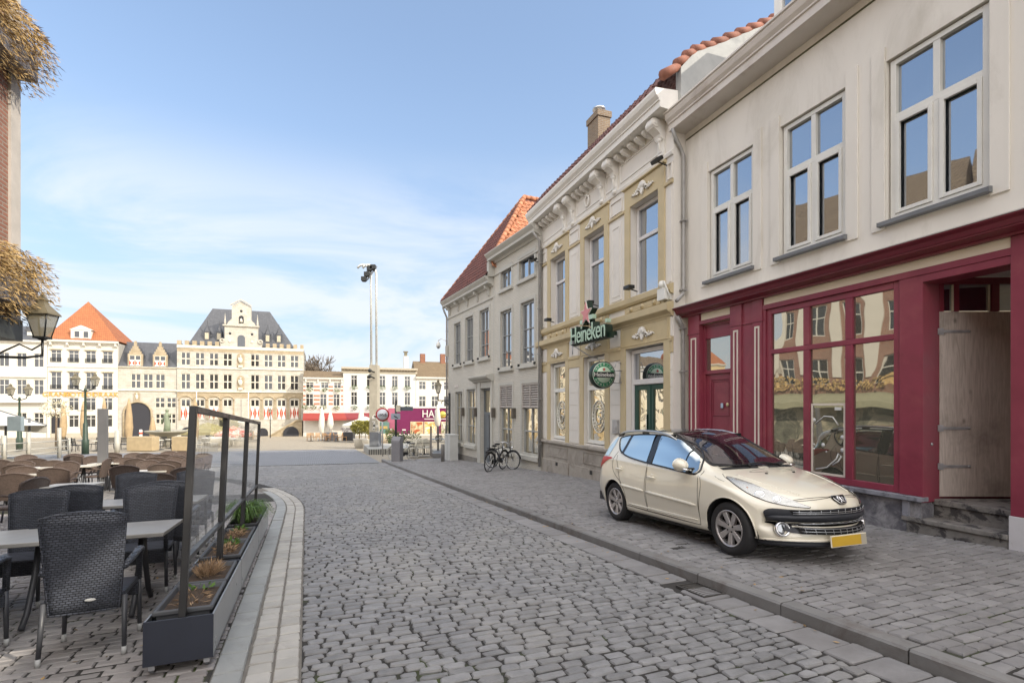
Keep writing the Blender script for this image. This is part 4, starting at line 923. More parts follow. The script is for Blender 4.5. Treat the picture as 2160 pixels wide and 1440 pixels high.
    a2, f2 = patch(shrink(hl, .985), hlm, .012, .03)
    for i, o in enumerate(bk):
        b = MB().add(a2, [tuple(reversed(f)) for f in f2] if i else f2, 0, True, mir if i else None); b.build('lens', hg, o)
        q = -1 if i else 1
        for x, z, r in ((-.66, .735, .052), (-.83, .690, .043)):
            c = hlm(x, z, .004); nn = (hlm(x, z, .1)-hlm(x, z, 0)).normalized(); Mx = Matrix.Translation((c.x, c.y*q, c.z)) @ Vector((nn.x, nn.y*q, nn.z)).to_track_quat('Z', 'Y').to_matrix().to_4x4()
            MB().lathe([(r, 0), (r*1.02, .009), (r*.86, .007), (r*.55, .001), (r*.25, .003)], 20, M=Mx).build('reflector', chrome, o)
        c = hlm(-.53, .79, .006)
        MB().ball((c.x, c.y*q, c.z), (.018, .006, .012), 8).build('indicator', M('amber lens', (.55, .20, .08), .3), o)
    for q in (1, -1):
        out = resample(hl, .03); MB().tube([(p.x, p.y*q, p.z) for p in (hlm(x, z, .002) for x, z in out)], .0045, 5, closed=True).build('headlight_seal', gap, car)
    # bonnet lines
    line([(.02, .722), (.25, .718), (.42, .700), (.545, .672)], front, 'bonnet_gap', .0042)
    P = [(1.145, .655), (1.25, .665), (1.5, .66), (1.62, .645)]
    for q in (1, -1): MB().tube([topd(x, y*q, .0) for x, y in smooth([(1.02, .66), (1.10, .70), (1.25, .715), (1.42, .70)], 6, False)], .0038, 4).build('bonnet_gap', gap, car)
    for q in (1, -1): MB().tube([topd(x, y*q, -.004) for x, y in smooth([(1.15, .56), (1.45, .50), (1.7, .43), (1.86, .37)], 6, False)], .012, 6).build('bonnet_crease', paint, car)
    for q in (1, -1): c = topd(1.27, .22*q, .004); MB().box(c.x-.012, c.x+.012, c.y-.012, c.y+.012, c.z-.004, c.z+.008).build('washer_jet', rubber, car)
    for q, y0, y1 in ((1, .30, -.18), (-1, -.20, -.58)):
        b = MB(); b.tube([topd(.955, y0, .02), topd(.93, (y0+y1)/2, .026), topd(.86 if q < 0 else .935, y1, .022)], .011, 6); b.tube([topd(1.0, y0, .02), topd(.955, y0, .03)], .016, 6); b.build('wiper', rubber, car)
    a = [topd(x, y, .004) for y in np.linspace(-.58, .58, 15) for x in (1.035-.28*y*y, .955-.22*y*y)]
    MB().add(a, [(2*i, 2*i+1, 2*i+3, 2*i+2) for i in range(14)], 0, True).build('cowl', rubber, car)
    # emblem: shield with a rearing beast in relief, number plate, lip
    bc = front(0, .685, .006); nn = (front(0, .685, .1)-front(0, .685, 0)).normalized(); up_ = Vector((0, 0, 1)); rt = Vector((0, 1, 0)); up_ = nn.cross(rt) if nn.cross(rt).z > 0 else rt.cross(nn)
    EM = Matrix.Translation(bc) @ Matrix(((rt.x, nn.x, up_.x, 0), (rt.y, nn.y, up_.y, 0), (rt.z, nn.z, up_.z, 0), (0, 0, 0, 1)))
    sh = [(-.088, .052), (.088, .052), (.082, .01), (.05, -.045), (.03, -.056), (-.03, -.056), (-.05, -.045), (-.082, .01)]
    em = MB().prism(sh, 0, .012, 0, EM).build('emblem', M('emblem black', (.02, .02, .022), .3), car, .003)
    b = MB(); b.tube([(x, .013, z) for x, z in sh], .005, 6, 0, EM, closed=True)
    for p, r in (([(-.035, .022), (-.015, .034), (.005, .03), (.0, .012), (.0, -.01), (.012, -.032)], [.009, .012, .012, .013, .012, .008]), ([(.005, .014), (-.02, .008), (-.042, .012)], .006), ([(.004, -.002), (-.02, -.01), (-.04, -.006)], .006), ([(.004, -.015), (-.012, -.028), (-.02, -.044)], .007), ([(.012, -.03), (.03, -.026), (.036, -.044)], .007), ([(.01, -.02), (.036, -.01), (.046, .012), (.034, .028)], .005)):
        b.tube([(x, .015, z) for x, z in p], r, 6, 0, EM)
    b.build('emblem_beast', chrome, em)
    c = front(0, .305, .0); PMx = Matrix.Translation((c.x+.055, 0, .272)) @ Matrix.Rotation(radians(-4), 4, 'Y')
    pl = MB().box(-.014, 0, -.265, .265, -.062, .062, 0, PMx).build('plate_holder', paint, car, .006)
    MB().box(.001, .004, -.255, .175, -.052, .052, 0, PMx).build('number_plate', M('yellow plate', (.58, .36, .035), .4, .04, 3), pl)
    MB().box(.001, .004, .175, .255, -.052, .052, 0, PMx).build('plate_end', M('plate end', (.42, .38, .30), .45, .1, 3), pl)
    b = MB()
    for k, (z, o, r) in enumerate(((.222, .0, .03), (.255, .012, .012))):
        P = [front(y, z, o) for y in np.linspace(-.70, .70, 31)]; b.tube(P, r, 8)
    b.build('front_lip', plastic, car)
    P = [front(y, .275-.02*abs(y), .004) for y in np.linspace(-.74, .74, 31)]; MB().tube(P, [.010]+[.018]*29+[.010], 8, flat=.8).build('bumper_ledge', paint, car)
    # tail lamps
    tl = smooth([(-1.34, 1.02), (-1.5, 1.035), (-1.68, 1.03), (-1.86, .98), (-1.96, .86), (-1.93, .80), (-1.85, .80), (-1.70, .88), (-1.5, .975)], 5)
    a, f_ = patch(tl, side, .006, .03); both('tail_light', M('tail lens', (.50, .012, .012), .35, .15, 9), a, f_)
    rg = smooth([(-1.44, 1.34), (-1.52, 1.32), (-1.74, 1.07), (-1.70, 1.045), (-1.55, 1.05), (-1.49, 1.07)], 4); a, f_ = patch(rg, side, .006, .04); both('tailgate_glass', cg, a, f_)
    # cabin
    fab = M('seat fabric', (.10, .095, .11), .9, .2, 20, .3, 120); dash = M('dashboard', (.03, .03, .036), .7)
    b = MB(); b.box(.45, .92, -.72, .72, .70, .94); b.build('dashboard', dash, car, .05, seg=3)
    for y in (-.36, .36):
        st = MB().box(-.42, .10, y-.25, y+.25, .42, .60).build('seat', fab, car, .05, seg=3); MB().box(-.10, .08, y-.24, y+.24, .55, 1.12, 0, Matrix.Translation((-.42, 0, .06)) @ Matrix.Rotation(radians(-14), 4, 'Y')).build('seat_back', M('beige seat', (.42, .36, .32), .9, .1, 12, .2, 90), st, .06, seg=3)
        MB().box(-.52, -.42, y-.13, y+.13, 1.17, 1.34).build('headrest', fab, st, .04, seg=3)
    MB().box(-1.3, -.8, -.62, .62, .5, 1.05).build('rear_bench', fab, car, .06)
    MB().tube([(.40+.06*sin(a), .36+.18*cos(a), .93+.17*sin(a)) for a in np.linspace(0, 2*pi, 24)[:-1]], .016, 7, closed=True).build('steering_wheel', dash, car)
    MB().box(-1.9, .9, -.76, .76, .28, .42).build('cabin_floor', dash, car)
    MB().box(.10, .14, -.06, .06, 1.27, 1.33).build('inner_mirror', dash, car)
    # wheels
    tyre_m = M('tyre rubber', (.020, .019, .020), .8, .2, 16, .3, 110); rim_m = M('alloy rim', (.50, .47, .46), .32, .05, 6, metal=.75); hub_d = M('wheel black', (.015, .014, .014), .8)  # one near-black colour for brake drum and wheel bolts
    def wheel(x, y):
        q = 1 if y > 0 else -1
        Mx = Matrix.Translation((x, y, .31)) @ Matrix.Rotation(-q*pi/2, 4, 'X')  # local z points outwards
        w = thing('wheel', None, None); w.parent = car
        MB().lathe([(.215, -.09), (.27, -.1), (.298, -.09), (.31, -.07), (.31, .07), (.298, .088), (.27, .1), (.235, .098), (.212, .085)], 40, M=Mx, cap=False).build('tyre', tyre_m, w)
        MB().lathe([(.21, -.05), (.21, .02), (.1, .02), (.02, .02)], 30, M=Mx).build('brake_drum', hub_d, w)
        b = MB(); b.lathe([(.215, .06), (.218, .092), (.208, .097), (.196, .088), (.190, .03), (.2, .0)], 40, M=Mx, cap=False)
        for k in range(7):
            a = 2*pi*k/7+.2; R_ = Mx @ Matrix.Rotation(a, 4, 'Z')
            for sgn in (0,):
                v8 = [(.035, -.024, .066), (.035, .024, .066), (.195, .034, .080), (.195, -.034, .080), (.04, -.03, .03), (.04, .03, .03), (.195, .042, .045), (.195, -.042, .045)]
                b.add(v8, [(0, 3, 2, 1), (0, 1, 5, 4), (1, 2, 6, 5), (2, 3, 7, 6), (3, 0, 4, 7)], 0, False, R_)
        b.lathe([(.055, .04), (.055, .064), (.045, .07), (.0, .071)], 20, M=Mx)
        r = b.build('rim', rim_m, w, .004)
        b = MB()
        for k in range(4): a = 2*pi*k/4+.5; b.lathe([(.011, .06), (.011, .072), (.006, .075)], 8, M=Mx @ Matrix.Translation((.045*cos(a), .045*sin(a), 0)))
        b.build('wheel_bolt', hub_d, w)
        return w
    for x in (WB, -WB):
        for y in (.735, -.735): wheel(x, y)
    return car
CAR = build_car()
mid = (Vector((2.6, 6.04, 0))+Vector((1.72, 8.43, 0)))/2+NV*.80
CAR.location = (mid.x, mid.y, gz(mid.x, mid.y, 1.52)+.004); CAR.rotation_euler = slope_rot(RZ)
# ------------------------------------------------------------ terrace on the left
wick_d = weaveM('dark wicker', (.080, .088, .112), .0165, .0105); wick_b = weaveM('brown wicker', (.20, .145, .118), .012, .008)
tube_d = M('dark chair tube', (.055, .057, .064), .45, .15, 8, .2, 120); foot_m = M('grey foot cap', (.50, .50, .49), .5)
RT = math.atan2(.373, .928)          # terrace rows follow the kerb: local x to the right, y away from the camera
def at_t(v, w, H=1.6): return K(v, w, H)
def make_dark():
    c = thing('wicker_armchair', None, None)
    b = MB(); W2 = .235
    vs = []; ny, nz = 9, 9
    for k in range(nz+1):
        t = k/nz; z = .33+.69*t
        for i in range(ny+1):
            u = -1+2*i/ny; hw = W2*.86+.045*t; zz = z+(.035*(1-u*u) if k == nz else .03*(1-u*u)*t)
            vs.append((u*hw, -.225-.075*t-.02*(1-u*u)*(.4+t), zz))
    n = ny+1; fr = [(k*n+i, k*n+i+1, (k+1)*n+i+1, (k+1)*n+i) for k in range(nz) for i in range(ny)]
    o = len(vs); vs2 = [(x, y+.022, z) for x, y, z in vs]
    edge = [i for i in range(n)]+[k*n+n-1 for k in range(1, nz+1)]+[nz*n+i for i in range(ny-1, -1, -1)]+[k*n for k in range(nz-1, 0, -1)]
    fs = fr+[tuple(o+i for i in reversed(f)) for f in fr]+[(edge[i], edge[i-1], o+edge[i-1], o+edge[i]) for i in range(len(edge))]
    b.add(vs+vs2, fs, 0, True); bk = b.build('backrest', wick_d, c)
    MB().tube([(x, y+.011, z) for x, y, z in [vs[i] for i in edge]], .013, 6, closed=True).build('back_rim', wick_d, c)
    MB().ball((.04, -.262, .42), (.035, .004, .011), 12).build('oval_badge', foot_m, bk)
    MB().box(-W2, W2, -.22, .24, .40, .445).build('seat', wick_d, c, .012)
    MB().box(-W2-.004, W2+.004, .2, .245, .30, .41).build('seat_apron', wick_d, c, .01)
    for x in (-1, 1):
        for y0, y1, s in ((-.22, -.26, 0), (.235, .245, 1)):
            b = MB(); b.tube([(x*W2, y0, .42), (x*(W2+.01), y1, .03)], [.019, .015], 10); l = b.build('leg', tube_d, c); MB().lathe([(.0165, 0), (.0165, .055)], 10, M=Matrix.Translation((x*(W2+.01), y1, 0))).build('foot_cap', foot_m, l)
        b = MB(); b.tube([(x*W2, -.25, .63), (x*(W2+.02), -.1, .665), (x*(W2+.025), .1, .69), (x*(W2+.02), .2, .675), (x*W2, .245, .60), (x*W2, .24, .42)], [.02, .023, .024, .022, .019, .018], 8, flat=1.2); b.build('armrest', wick_d, c)
    return c
def make_brown():
    c = thing('wicker_chair', None, None); b = MB(); W2 = .25; ny, nz = 8, 7; vs = []
    for k in range(nz+1):
        t = k/nz
        for i in range(ny+1):
            u = -1+2*i/ny; hw = W2*(.86+.2*t)
            vs.append((u*hw, -.22-.10*t-.05*(1-u*u), .40+.42*t+.075*(1-abs(u)**2.2)*t))
    n = ny+1; fr = [(k*n+i, k*n+i+1, (k+1)*n+i+1, (k+1)*n+i) for k in range(nz) for i in range(ny)]; o = len(vs)
    b.add(vs+[(x, y+.02, z) for x, y, z in vs], fr+[tuple(o+i for i in reversed(f)) for f in fr], 0, True); b.build('backrest', wick_b, c)
    rim = [vs[k*n] for k in range(nz+1)]+[vs[nz*n+i] for i in range(1, n)]+[vs[k*n+n-1] for k in range(nz-1, -1, -1)]
    MB().tube([(x, y+.01, z) for x, y, z in rim], .02, 8).build('back_rim', wick_b, c)
    MB().lathe([(.2, .40), (.245, .405), (.25, .43), (.235, .45), (.0, .455)], 18).build('seat', wick_b, c)
    for x in (-1, 1):
        for y in (-.17, .17): MB().tube([(x*.17, y, .41), (x*.20, y*1.2, 0)], .016, 8).build('leg', tube_d, c)
        MB().tube([(x*W2*.95, -.26, .62), (x*(W2+.03), -.05, .64), (x*(W2+.02), .12, .62), (x*.22, .2, .43)], .017, 7).build('armrest', wick_b, c)
    return c
top_m = M('pale table top', (.36, .345, .32), .4, .05, 6, .08, 60, stain=(2.2, .55, .72, (.28, .265, .245)))
top_p = M('cream table top', (.60, .57, .50), .45, .06, 5)
def make_table(name, w, d, m):
    t = thing(name, None, None)
    MB().box(-w/2, w/2, -d/2, d/2, .705, .74).build('tabletop', m, t, .006)
    MB().box(-w/2+.1, w/2-.1, -.04, .04, .66, .705).build('top_frame', tube_d, t)
    for x in (-1, 1):
        for y in (-1, 1): MB().tube([(x*(w*.5-.25), y*.03, .68), (x*(w*.5-.25), y*.10, .40), (x*(w*.5-.25), y*.22, .12), (x*(w*.5-.25), y*(d*.5-.08), .02)], .024, 8).build('leg', tube_d, t)
    return t
def put(o, v, w, ang, label, cat, group=None, H=1.6):
    o.location = K(v, w, H); o.rotation_euler = slope_rot(RT+ang); tag(o, label, cat, group); return o
def vw(x, y): p = Vector((x, y)); return p.dot(KU), p.dot(KN)
dark = make_dark(); first = True
for x, y, a, lb in ((-3.19, 3.90, .06, 'dark wicker armchair nearest the camera, its woven back towards us at the pale table'), (-4.02, 3.62, .03, 'dark wicker armchair cut off by the left picture edge at the near table'),
                    (-3.86, 5.36, pi+.04, 'dark wicker armchair on the far side of the near table beside the glass screen'), (-4.78, 4.98, pi-.06, 'dark wicker armchair on the far side of the near table, left one'),
                    (-5.02, 5.98, .05, 'dark wicker armchair with its back to us at the left of the second table'), (-4.20, 6.30, -.02, 'dark wicker armchair with its back to us at the second table by the screen'),
                    (-5.40, 7.22, pi, 'dark wicker armchair across the second table, left of the screen post'), (-4.72, 7.52, pi-.03, 'dark wicker armchair across the second table, half behind the screen post')):
    o = dark if first else copy_tree(dark); first = False; v, w = vw(x, y); put(o, v, w, a, lb, 'chair', 'dark wicker armchairs on the terrace')
t1 = make_table('terrace_table', 1.25, .78, top_m); v, w = vw(-3.80, 4.63); put(t1, v, w, 0, 'pale topped terrace table nearest the glass screen', 'table', 'pale terrace tables')
t2 = copy_tree(t1); v, w = vw(-4.95, 4.18); put(t2, v, w, .02, 'pale topped terrace table at the left picture edge', 'table', 'pale terrace tables')
t3 = copy_tree(t1); v, w = vw(-4.80, 6.74); put(t3, v, w, 0, 'pale topped terrace table in the second row of dark chairs', 'table', 'pale terrace tables')
brown = make_brown(); first = True
tops = [(31, 1009, 1.2), (43, 996, 0), (28, 986, pi), (46, 978, 0), (33, 973, pi), (13, 968, 0), (70, 966, .3), (46, 960, pi), (124, 985, 0), (126, 975, pi), (122, 970, 0), (146, 958, pi), (166, 960, 0), (184, 963, pi), (196, 968, 1.5),
        (246, 954, 0), (278, 956, pi), (244, 961, 0), (255, 966, pi), (294, 966, 0), (304, 972, pi), (268, 980, 0), (313, 955, 0), (326, 959, pi), (331, 963, 0), (352, 952, pi), (350, 957, 0), (361, 964, pi), (365, 970, 0), (348, 977, 0), (380, 953, pi), (378, 959, 0), (392, 984, .2), (337, 996, 0), (395, 967, pi), (410, 961, 0), (425, 957, pi)]
places = []
for px, py, a in tops: places.append((px, G(px, py, 1.6-.895), a))
order = sorted(range(len(places)), key=lambda i: places[i][1][1])
words = ['first', 'second', 'third', 'fourth', 'fifth', 'sixth', 'seventh', 'eighth']
rowsn = {}
for n_, i in enumerate(order): rowsn.setdefault(n_//8, []).append(i)
rname = ['nearest row', 'second row', 'third row', 'fourth row', 'farthest row']
for rk, ids in rowsn.items():
    for j, i in enumerate(sorted(ids, key=lambda q: places[q][0])):
        px, p, a = places[i]; o = brown if first else copy_tree(brown); first = False
        v, w = vw(p[0], p[1]); put(o, v, w, a+random.uniform(-.12, .12), f'brown round backed wicker chair, {words[j]} from the left in the {rname[rk]}', 'chair', 'brown wicker chairs on the terrace')
tc = make_table('bistro_table', .72, .72, top_p); first = True
for k, (px, py) in enumerate(((150, 1022), (84, 998), (165, 982), (318, 992), (225, 976), (345, 978), (300, 963), (92, 985))):
    o = tc if first else copy_tree(tc); first = False
    p = G(px, py, 1.6-.74); v, w = vw(p[0], p[1]); put(o, v, w, .0, ('long cream table top at the left in front of the brown chairs', 'cream bistro table beside the front left brown chair', 'cream bistro table between brown chairs left of the grey post', 'cream bistro table behind the dark chairs, right of the grey post', 'cream bistro table just left of the grey post top', 'cream bistro table right of the rounded brown chair', 'small cream bistro table in the farthest rows', 'cream bistro table glimpsed between two left brown chairs')[k], 'table', 'cream bistro tables')
# ---- wheeled planters with glass screens
alu_p = M('brushed planter side', (.36, .37, .38), .32, .08, 3, .08, 90, metal=.5); navy = M('dark planter end', (.022, .026, .040), .45, .15, 3)
frame_d = M('screen frame', (.026, .025, .025), .4, .15, 6); scr = glassM('screen glass', (.22, .23, .22), .02, see=.95, gcol=(1, 1, 1), ior=1.22)
pot_m = M('anthracite pot', (.085, .088, .095), .55, .15, 6)
def leaves(b, c, r, n, ln, wd, dirf, m=0):
    for k in range(n):
        while True:
            p = Vector((random.uniform(-1, 1), random.uniform(-1, 1), random.uniform(-1, 1)))
            if p.length < 1: break
        o = Vector((c[0]+p.x*r[0], c[1]+p.y*r[1], c[2]+p.z*r[2])); d = dirf(p); d = (d+Vector((random.gauss(0, .35), random.gauss(0, .35), random.gauss(0, .35)))).normalized()*ln*random.uniform(.6, 1.3)
        s = d.cross(Vector((random.gauss(0, 1), random.gauss(0, 1), random.gauss(0, 1)))).normalized()*wd
        b.add([o, o+d*.5+s, o+d, o+d*.5-s], [(0, 1, 2, 3)], m)
dryg = M('dry stalks', (.36, .24, .14), .85, .3, 9, island=.4); grn = M('grass blade', (.10, .19, .035), .6, .3, 6, island=.4)
def tub(y0, y1, kind, parent, label=None):
    pot = MB(); w = .165; pr = [(w-.02, .12), (w, .36), (w+.018, .36), (w+.018, .385), (w-.012, .385), (w-.03, .34)]
    def ringz(hw, z, ins): return [(-hw, y0+ins, z), (hw, y0+ins, z), (hw, y1-ins, z), (-hw, y1-ins, z)]
    R_ = [ringz(w-.02, .12, .04), ringz(w, .355, .02), ringz(w+.018, .355, .0), ringz(w+.018, .39, .0), ringz(w-.006, .39, .025), ringz(w-.02, .345, .04)]
    vs = [p for r in R_ for p in r]; pot.add(vs, [(4*i+k, 4*i+(k+1) % 4, 4*i+4+(k+1) % 4, 4*i+4+k) for i in range(5) for k in range(4)]+[(3, 2, 1, 0)])
    o = pot.build('plant_pot', pot_m, None, .01); MB().box(-w+.018, w-.018, y0+.035, y1-.035, .30, .352).build('soil', soil, o)
    b = MB()
    if kind == 'dry':
        leaves(b, (0, (y0+y1)/2, .36), (.11, (y1-y0)*.35, .02), 70, .06, .005, lambda p: Vector((p.x, p.y, .15)))
    elif kind == 'tuft':
        leaves(b, (0, (y0+y1)/2-.0, .38), (.085, .16, .05), 420, .085, .0035, lambda p: Vector((p.x*.8, p.y*.8, .8)))
    elif kind == 'mix':
        leaves(b, (0, (y0+y1)/2, .37), (.085, (y1-y0)*.4, .03), 170, .06, .006, lambda p: Vector((p.x, p.y, .3)))
    b.build('dead_plant', dryg, o)
    if kind in ('mix', 'dry'):
        b = MB(); leaves(b, (.02, y1-.12, .38), (.07, .07, .04), 70 if kind == 'mix' else 14, .05, .011, lambda p: Vector((p.x, p.y, .6))); b.build('green_shoot', grn, o)
    if kind == 'grass':
        b = MB()
        for k in range(560):
            a = random.uniform(0, 2*pi); r0 = random.uniform(0, .09); L_ = random.uniform(.2, .42); y = (y0+y1)/2+random.uniform(-.5, .5)*(y1-y0)*.8; d = Vector((cos(a)*1.0, sin(a), 0))
            q = [Vector((cos(a)*r0, y, .37)), Vector((cos(a)*r0, y, .37))+d*L_*.25+Vector((0, 0, L_*.6)), Vector((cos(a)*r0, y, .37))+d*L_*.62+Vector((0, 0, L_*.62)), Vector((cos(a)*r0, y, .37))+d*L_*.95+Vector((0, 0, L_*.2))]
            s = Vector((-d.y, d.x, 0))*.0055
            b.add([q[0]-s, q[0]+s, q[1]-s, q[1]+s, q[2]-s*.8, q[2]+s*.8, q[3]], [(0, 1, 3, 2), (2, 3, 5, 4), (4, 5, 6)])
        b.build('grass_tuft', grn, o)
    return o
units = [(4.05, 5.68, (('dry', 'bare soil and a green sprout'), ('tuft', 'a dead brown tuft')), 'nearest the camera'), (5.70, 7.62, (('mix', 'low withered and green growth'), ('mix', 'a flat mat of withered growth')), 'in the middle of the row'), (7.64, 9.55, (('grass', 'long green overhanging grass'), ('mix', 'thin dry stalks')), 'at the far end of the row')]
for ui, (v0, v1, tubs, where) in enumerate(units):
    loc = K(v0, -.80, 1.6); ln = v1-v0; wd = .205
    u = thing('planter_screen', f'wheeled planter trough with framed glass wind screen, {where}', 'planter', loc, 0, 'planters with glass wind screens', slope_rot(RT))
    b = MB(); b.box(-wd, -wd+.012, 0, ln, .07, .36); b.box(wd-.012, wd, 0, ln, .07, .36); b.box(-wd, wd, .01, ln-.01, .07, .09); b.build('trough', alu_p, u, .002)
    for y in (0, ln-.012): MB().box(-wd+.001, wd-.001, y-.012, y, .068, .362).build('end_panel', navy, u, .002)
    for x in (-.16, .16):
        for y in (.04, ln-.12):
            cst = MB().tube([(x, y, .07), (x, y, .055)], .02, 8).box(x-.018, x+.018, y-.02, y+.03, .03, .06).build('castor', galv, u); MB().lathe([(.036, -.012), (.036, .012)], 16, M=Matrix.Translation((x, y+.02, .036)) @ Matrix.Rotation(pi/2, 4, 'Y')).build('castor_wheel', lead, cst)
    xp = .0; SHR = Matrix(((1, 0, .035, 0), (0, 1, 0, 0), (0, 0, 1, 0), (0, 0, 0, 1)))
    for y in ((.03, ln-.03)): MB().box(xp-.022, xp+.022, y-.025, y+.025, .09, 1.80, 0, SHR).build('post', frame_d, u, .003)
    MB().box(xp-.022, xp+.022, .055, ln-.055, 1.755, 1.80, 0, SHR).build('top_rail', frame_d, u, .003); MB().box(xp-.02, xp+.02, .055, ln-.055, .72, .755, 0, SHR).build('mid_rail', frame_d, u, .003)
    MB().add([(xp, .055, .755), (xp, ln-.055, .755), (xp, ln-.055, 1.755), (xp, .055, 1.755)], [(0, 1, 2, 3)], 0, False, SHR).build('glass_pane', scr, u)
    for k, (kind, ds) in enumerate(tubs):
        n_ = len(tubs); a = .10+(ln-.2)*k/n_; c = a+(ln-.2)/n_-.04
        o = tub(a, c, kind, u); o.location = loc; o.rotation_euler = slope_rot(RT); tag(o, f'grey plastic trough pot with {ds}', 'plant pot', 'pots in the planters')
    # the pots stand to one side of the posts
# ---- tall grey screen posts and glass further left
post_m = M('grey screen post', (.15, .15, .155), .5, .08, 4); pale_post = M('pale screen post', (.46, .44, .38), .5, .08, 4)
p = G(217, 1030, 1.6)
o = MB().box(-.115, .115, -.06, .06, 0, 2.3).box(-.16, .16, -.1, .1, 0, .015).build('screen_post', post_m, None, .006); o.location = p; o.rotation_euler = (0, 0, RT); tag(o, 'tall dark grey free standing terrace post among the brown chairs', 'post')
fz = thing('glass_windbreak', 'low glass windbreak with pale posts and rails at the left edge', 'windbreak', (0, 0, 0))
pp = [Vector(G(x, y, 1.6)) for x, y in ((-40, 985), (8, 978), (60, 972), (125, 965), (146, 961))]
for q, h in zip(pp, (1.4, 1.4, 1.55, 1.75, 1.1)): MB().tube([q, q+Vector((0, 0, h))], .10 if h > 1.2 else .07, 8).build('post', pale_post, fz)
for k, (a, c) in enumerate(zip(pp, pp[1:])):
    for z in (.35, .62, .98): MB().tube([a+Vector((0, 0, z)), c+Vector((0, 0, z))], .03, 6).build('rail', pale_post, fz)
    MB().add([a+Vector((0, 0, .1)), c+Vector((0, 0, .1)), c+Vector((0, 0, 1.0)), a+Vector((0, 0, 1.0))], [(0, 1, 2, 3)]).build('glass_pane', scr, fz)
# ---- brick house at the left edge with dried plants and a lantern
LN = -4.6
LH = thing('brick_house', 'red brick house corner at the left edge with stone quoins and plant troughs', 'building', tuple(NV*LN), RZ)
rbr = brickM('red brick', (.33, .155, .105), (.27, .12, .08), (.33, .28, .23), .21, .065, .011, .85, .6)
quoin = M('quoin stone', (.50, .46, .41), .8, .12, 3, .3, 50)
SE = -10.16
b = MB(); hol = [(x, x+1.2, z, z+2.0) for x in (-8.6, -6.2, -3.8, -1.4, 1.0, 3.4, 5.8) for z in (1.9, 5.0)]
b.wall(SE, 8, 1.3, 8.6, hol, 0, -.16); b.add([(SE, 0, 1.3), (SE, -9, 1.3), (SE, -9, 8.6), (SE, 0, 8.6)], [(0, 1, 2, 3)]).add([(SE, 0, 1.3), (SE, -9, 1.3), (8, -9, 1.3), (8, 0, 1.3)], [(0, 1, 2, 3)]).add([(SE+2.2, 0, -3), (SE+2.2, -9, -3), (SE+2.2, -9, 1.3), (SE+2.2, 0, 1.3)], [(0, 1, 2, 3)]); b.build('wall', rbr, LH)
b = MB(); b.box(SE+.0, SE+.26, 0, .035, 1.3, 8.6); b.build('corner_quoin', quoin, LH)
b = MB(); b.prof([(0, 8.5), (.3, 8.6), (.34, 8.85), (0, 8.9)], SE-.1, 8); b.build('cornice', quoin, LH)
for a, c, d, e in hol: window(LH, a, c, d, e, -.12, white_pt, win_g, .08, mull=((a+c)/2,), trans=(d+1.3,), bar=.06)
MB().box(SE+2.25, 8, -.4, -.02, -3, 1.28).build('shop_glazing', shop_g, LH)
MB().box(SE-.0, 8, -.4, .06, 1.02, 1.34).build('fascia', M('dark fascia', (.05, .055, .05), .5), LH)
MB().add([(SE+5.2, .05, .95), (8, .05, .95), (8, 1.5, .45), (SE+5.2, 1.5, .45), (8, 1.5, .22), (SE+5.2, 1.5, .22)], [(0, 1, 2, 3), (3, 2, 4, 5)]).build('awning', M('lime awning', (.32, .38, .07), .8), LH)
MB().add([(SE, 0, 8.9), (8, 0, 8.9), (8, -4.5, 12), (SE, -4.5, 12)], [(0, 1, 2, 3)]).add([(SE, 0, 8.9), (SE, -9, 8.9), (SE, -4.5, 12)], [(0, 1, 2)]).build('roof', rt, LH)
gold = M('dried plant', (.37, .25, .105), .8, .3, 7, island=.45)
for k, (s0, s1, z, dr_, lb) in enumerate(((SE+.1, SE+2.6, 1.95, 1.0, 'lower trough of dried golden hanging plants above the lantern'), (SE+.1, SE+2.6, 5.5, 1.35, 'upper trough of dried golden hanging plants at the top left corner'))):
    tr_ = thing('hanging_planter', lb, 'plant', on_row(LN, 0, 0, 0), RZ, 'dried plant troughs on the brick house')
    b = MB(); b.box(s0, s1, .03, .30, z-.45, z-.1); b.build('trough', M('zinc trough', (.21, .20, .21), .6, .2, 4), tr_, .01)
    b = MB()
    for q in range(7600):
        x = random.uniform(s0-.12, s1); a = random.random()**.8; th = random.uniform(.12*pi, 1.12*pi)
        y = .16+.36*a*max(-.25, sin(th)); zz = z+.10+.50*a*cos(th)*1.1-.22*a*a
        o = Vector((x, y, zz)); d = Vector((random.gauss(-.25, .35), random.uniform(.2, 1.0), random.uniform(-1.3, .15))).normalized()*random.uniform(.05, .13)
        s = Vector((random.gauss(0, 1), random.gauss(0, .5), random.gauss(0, .6))).normalized()*random.uniform(.005, .011); b.add([o, o+d*.5+s, o+d, o+d*.5-s], [(0, 1, 2, 3)])
    b.build('foliage', gold, tr_)
def lantern(name, label, loc, k=1.0, cat='lantern', group=None):
    t = thing(name, label, cat, loc, .35, group); b = MB()
    lantern_body(t, k); return t
lamp_g = glassM('lantern glass', (.40, .36, .25), .06, see=.45, rough=.2); olive = M('olive lantern roof', (.16, .135, .085), .6, .2, 6)
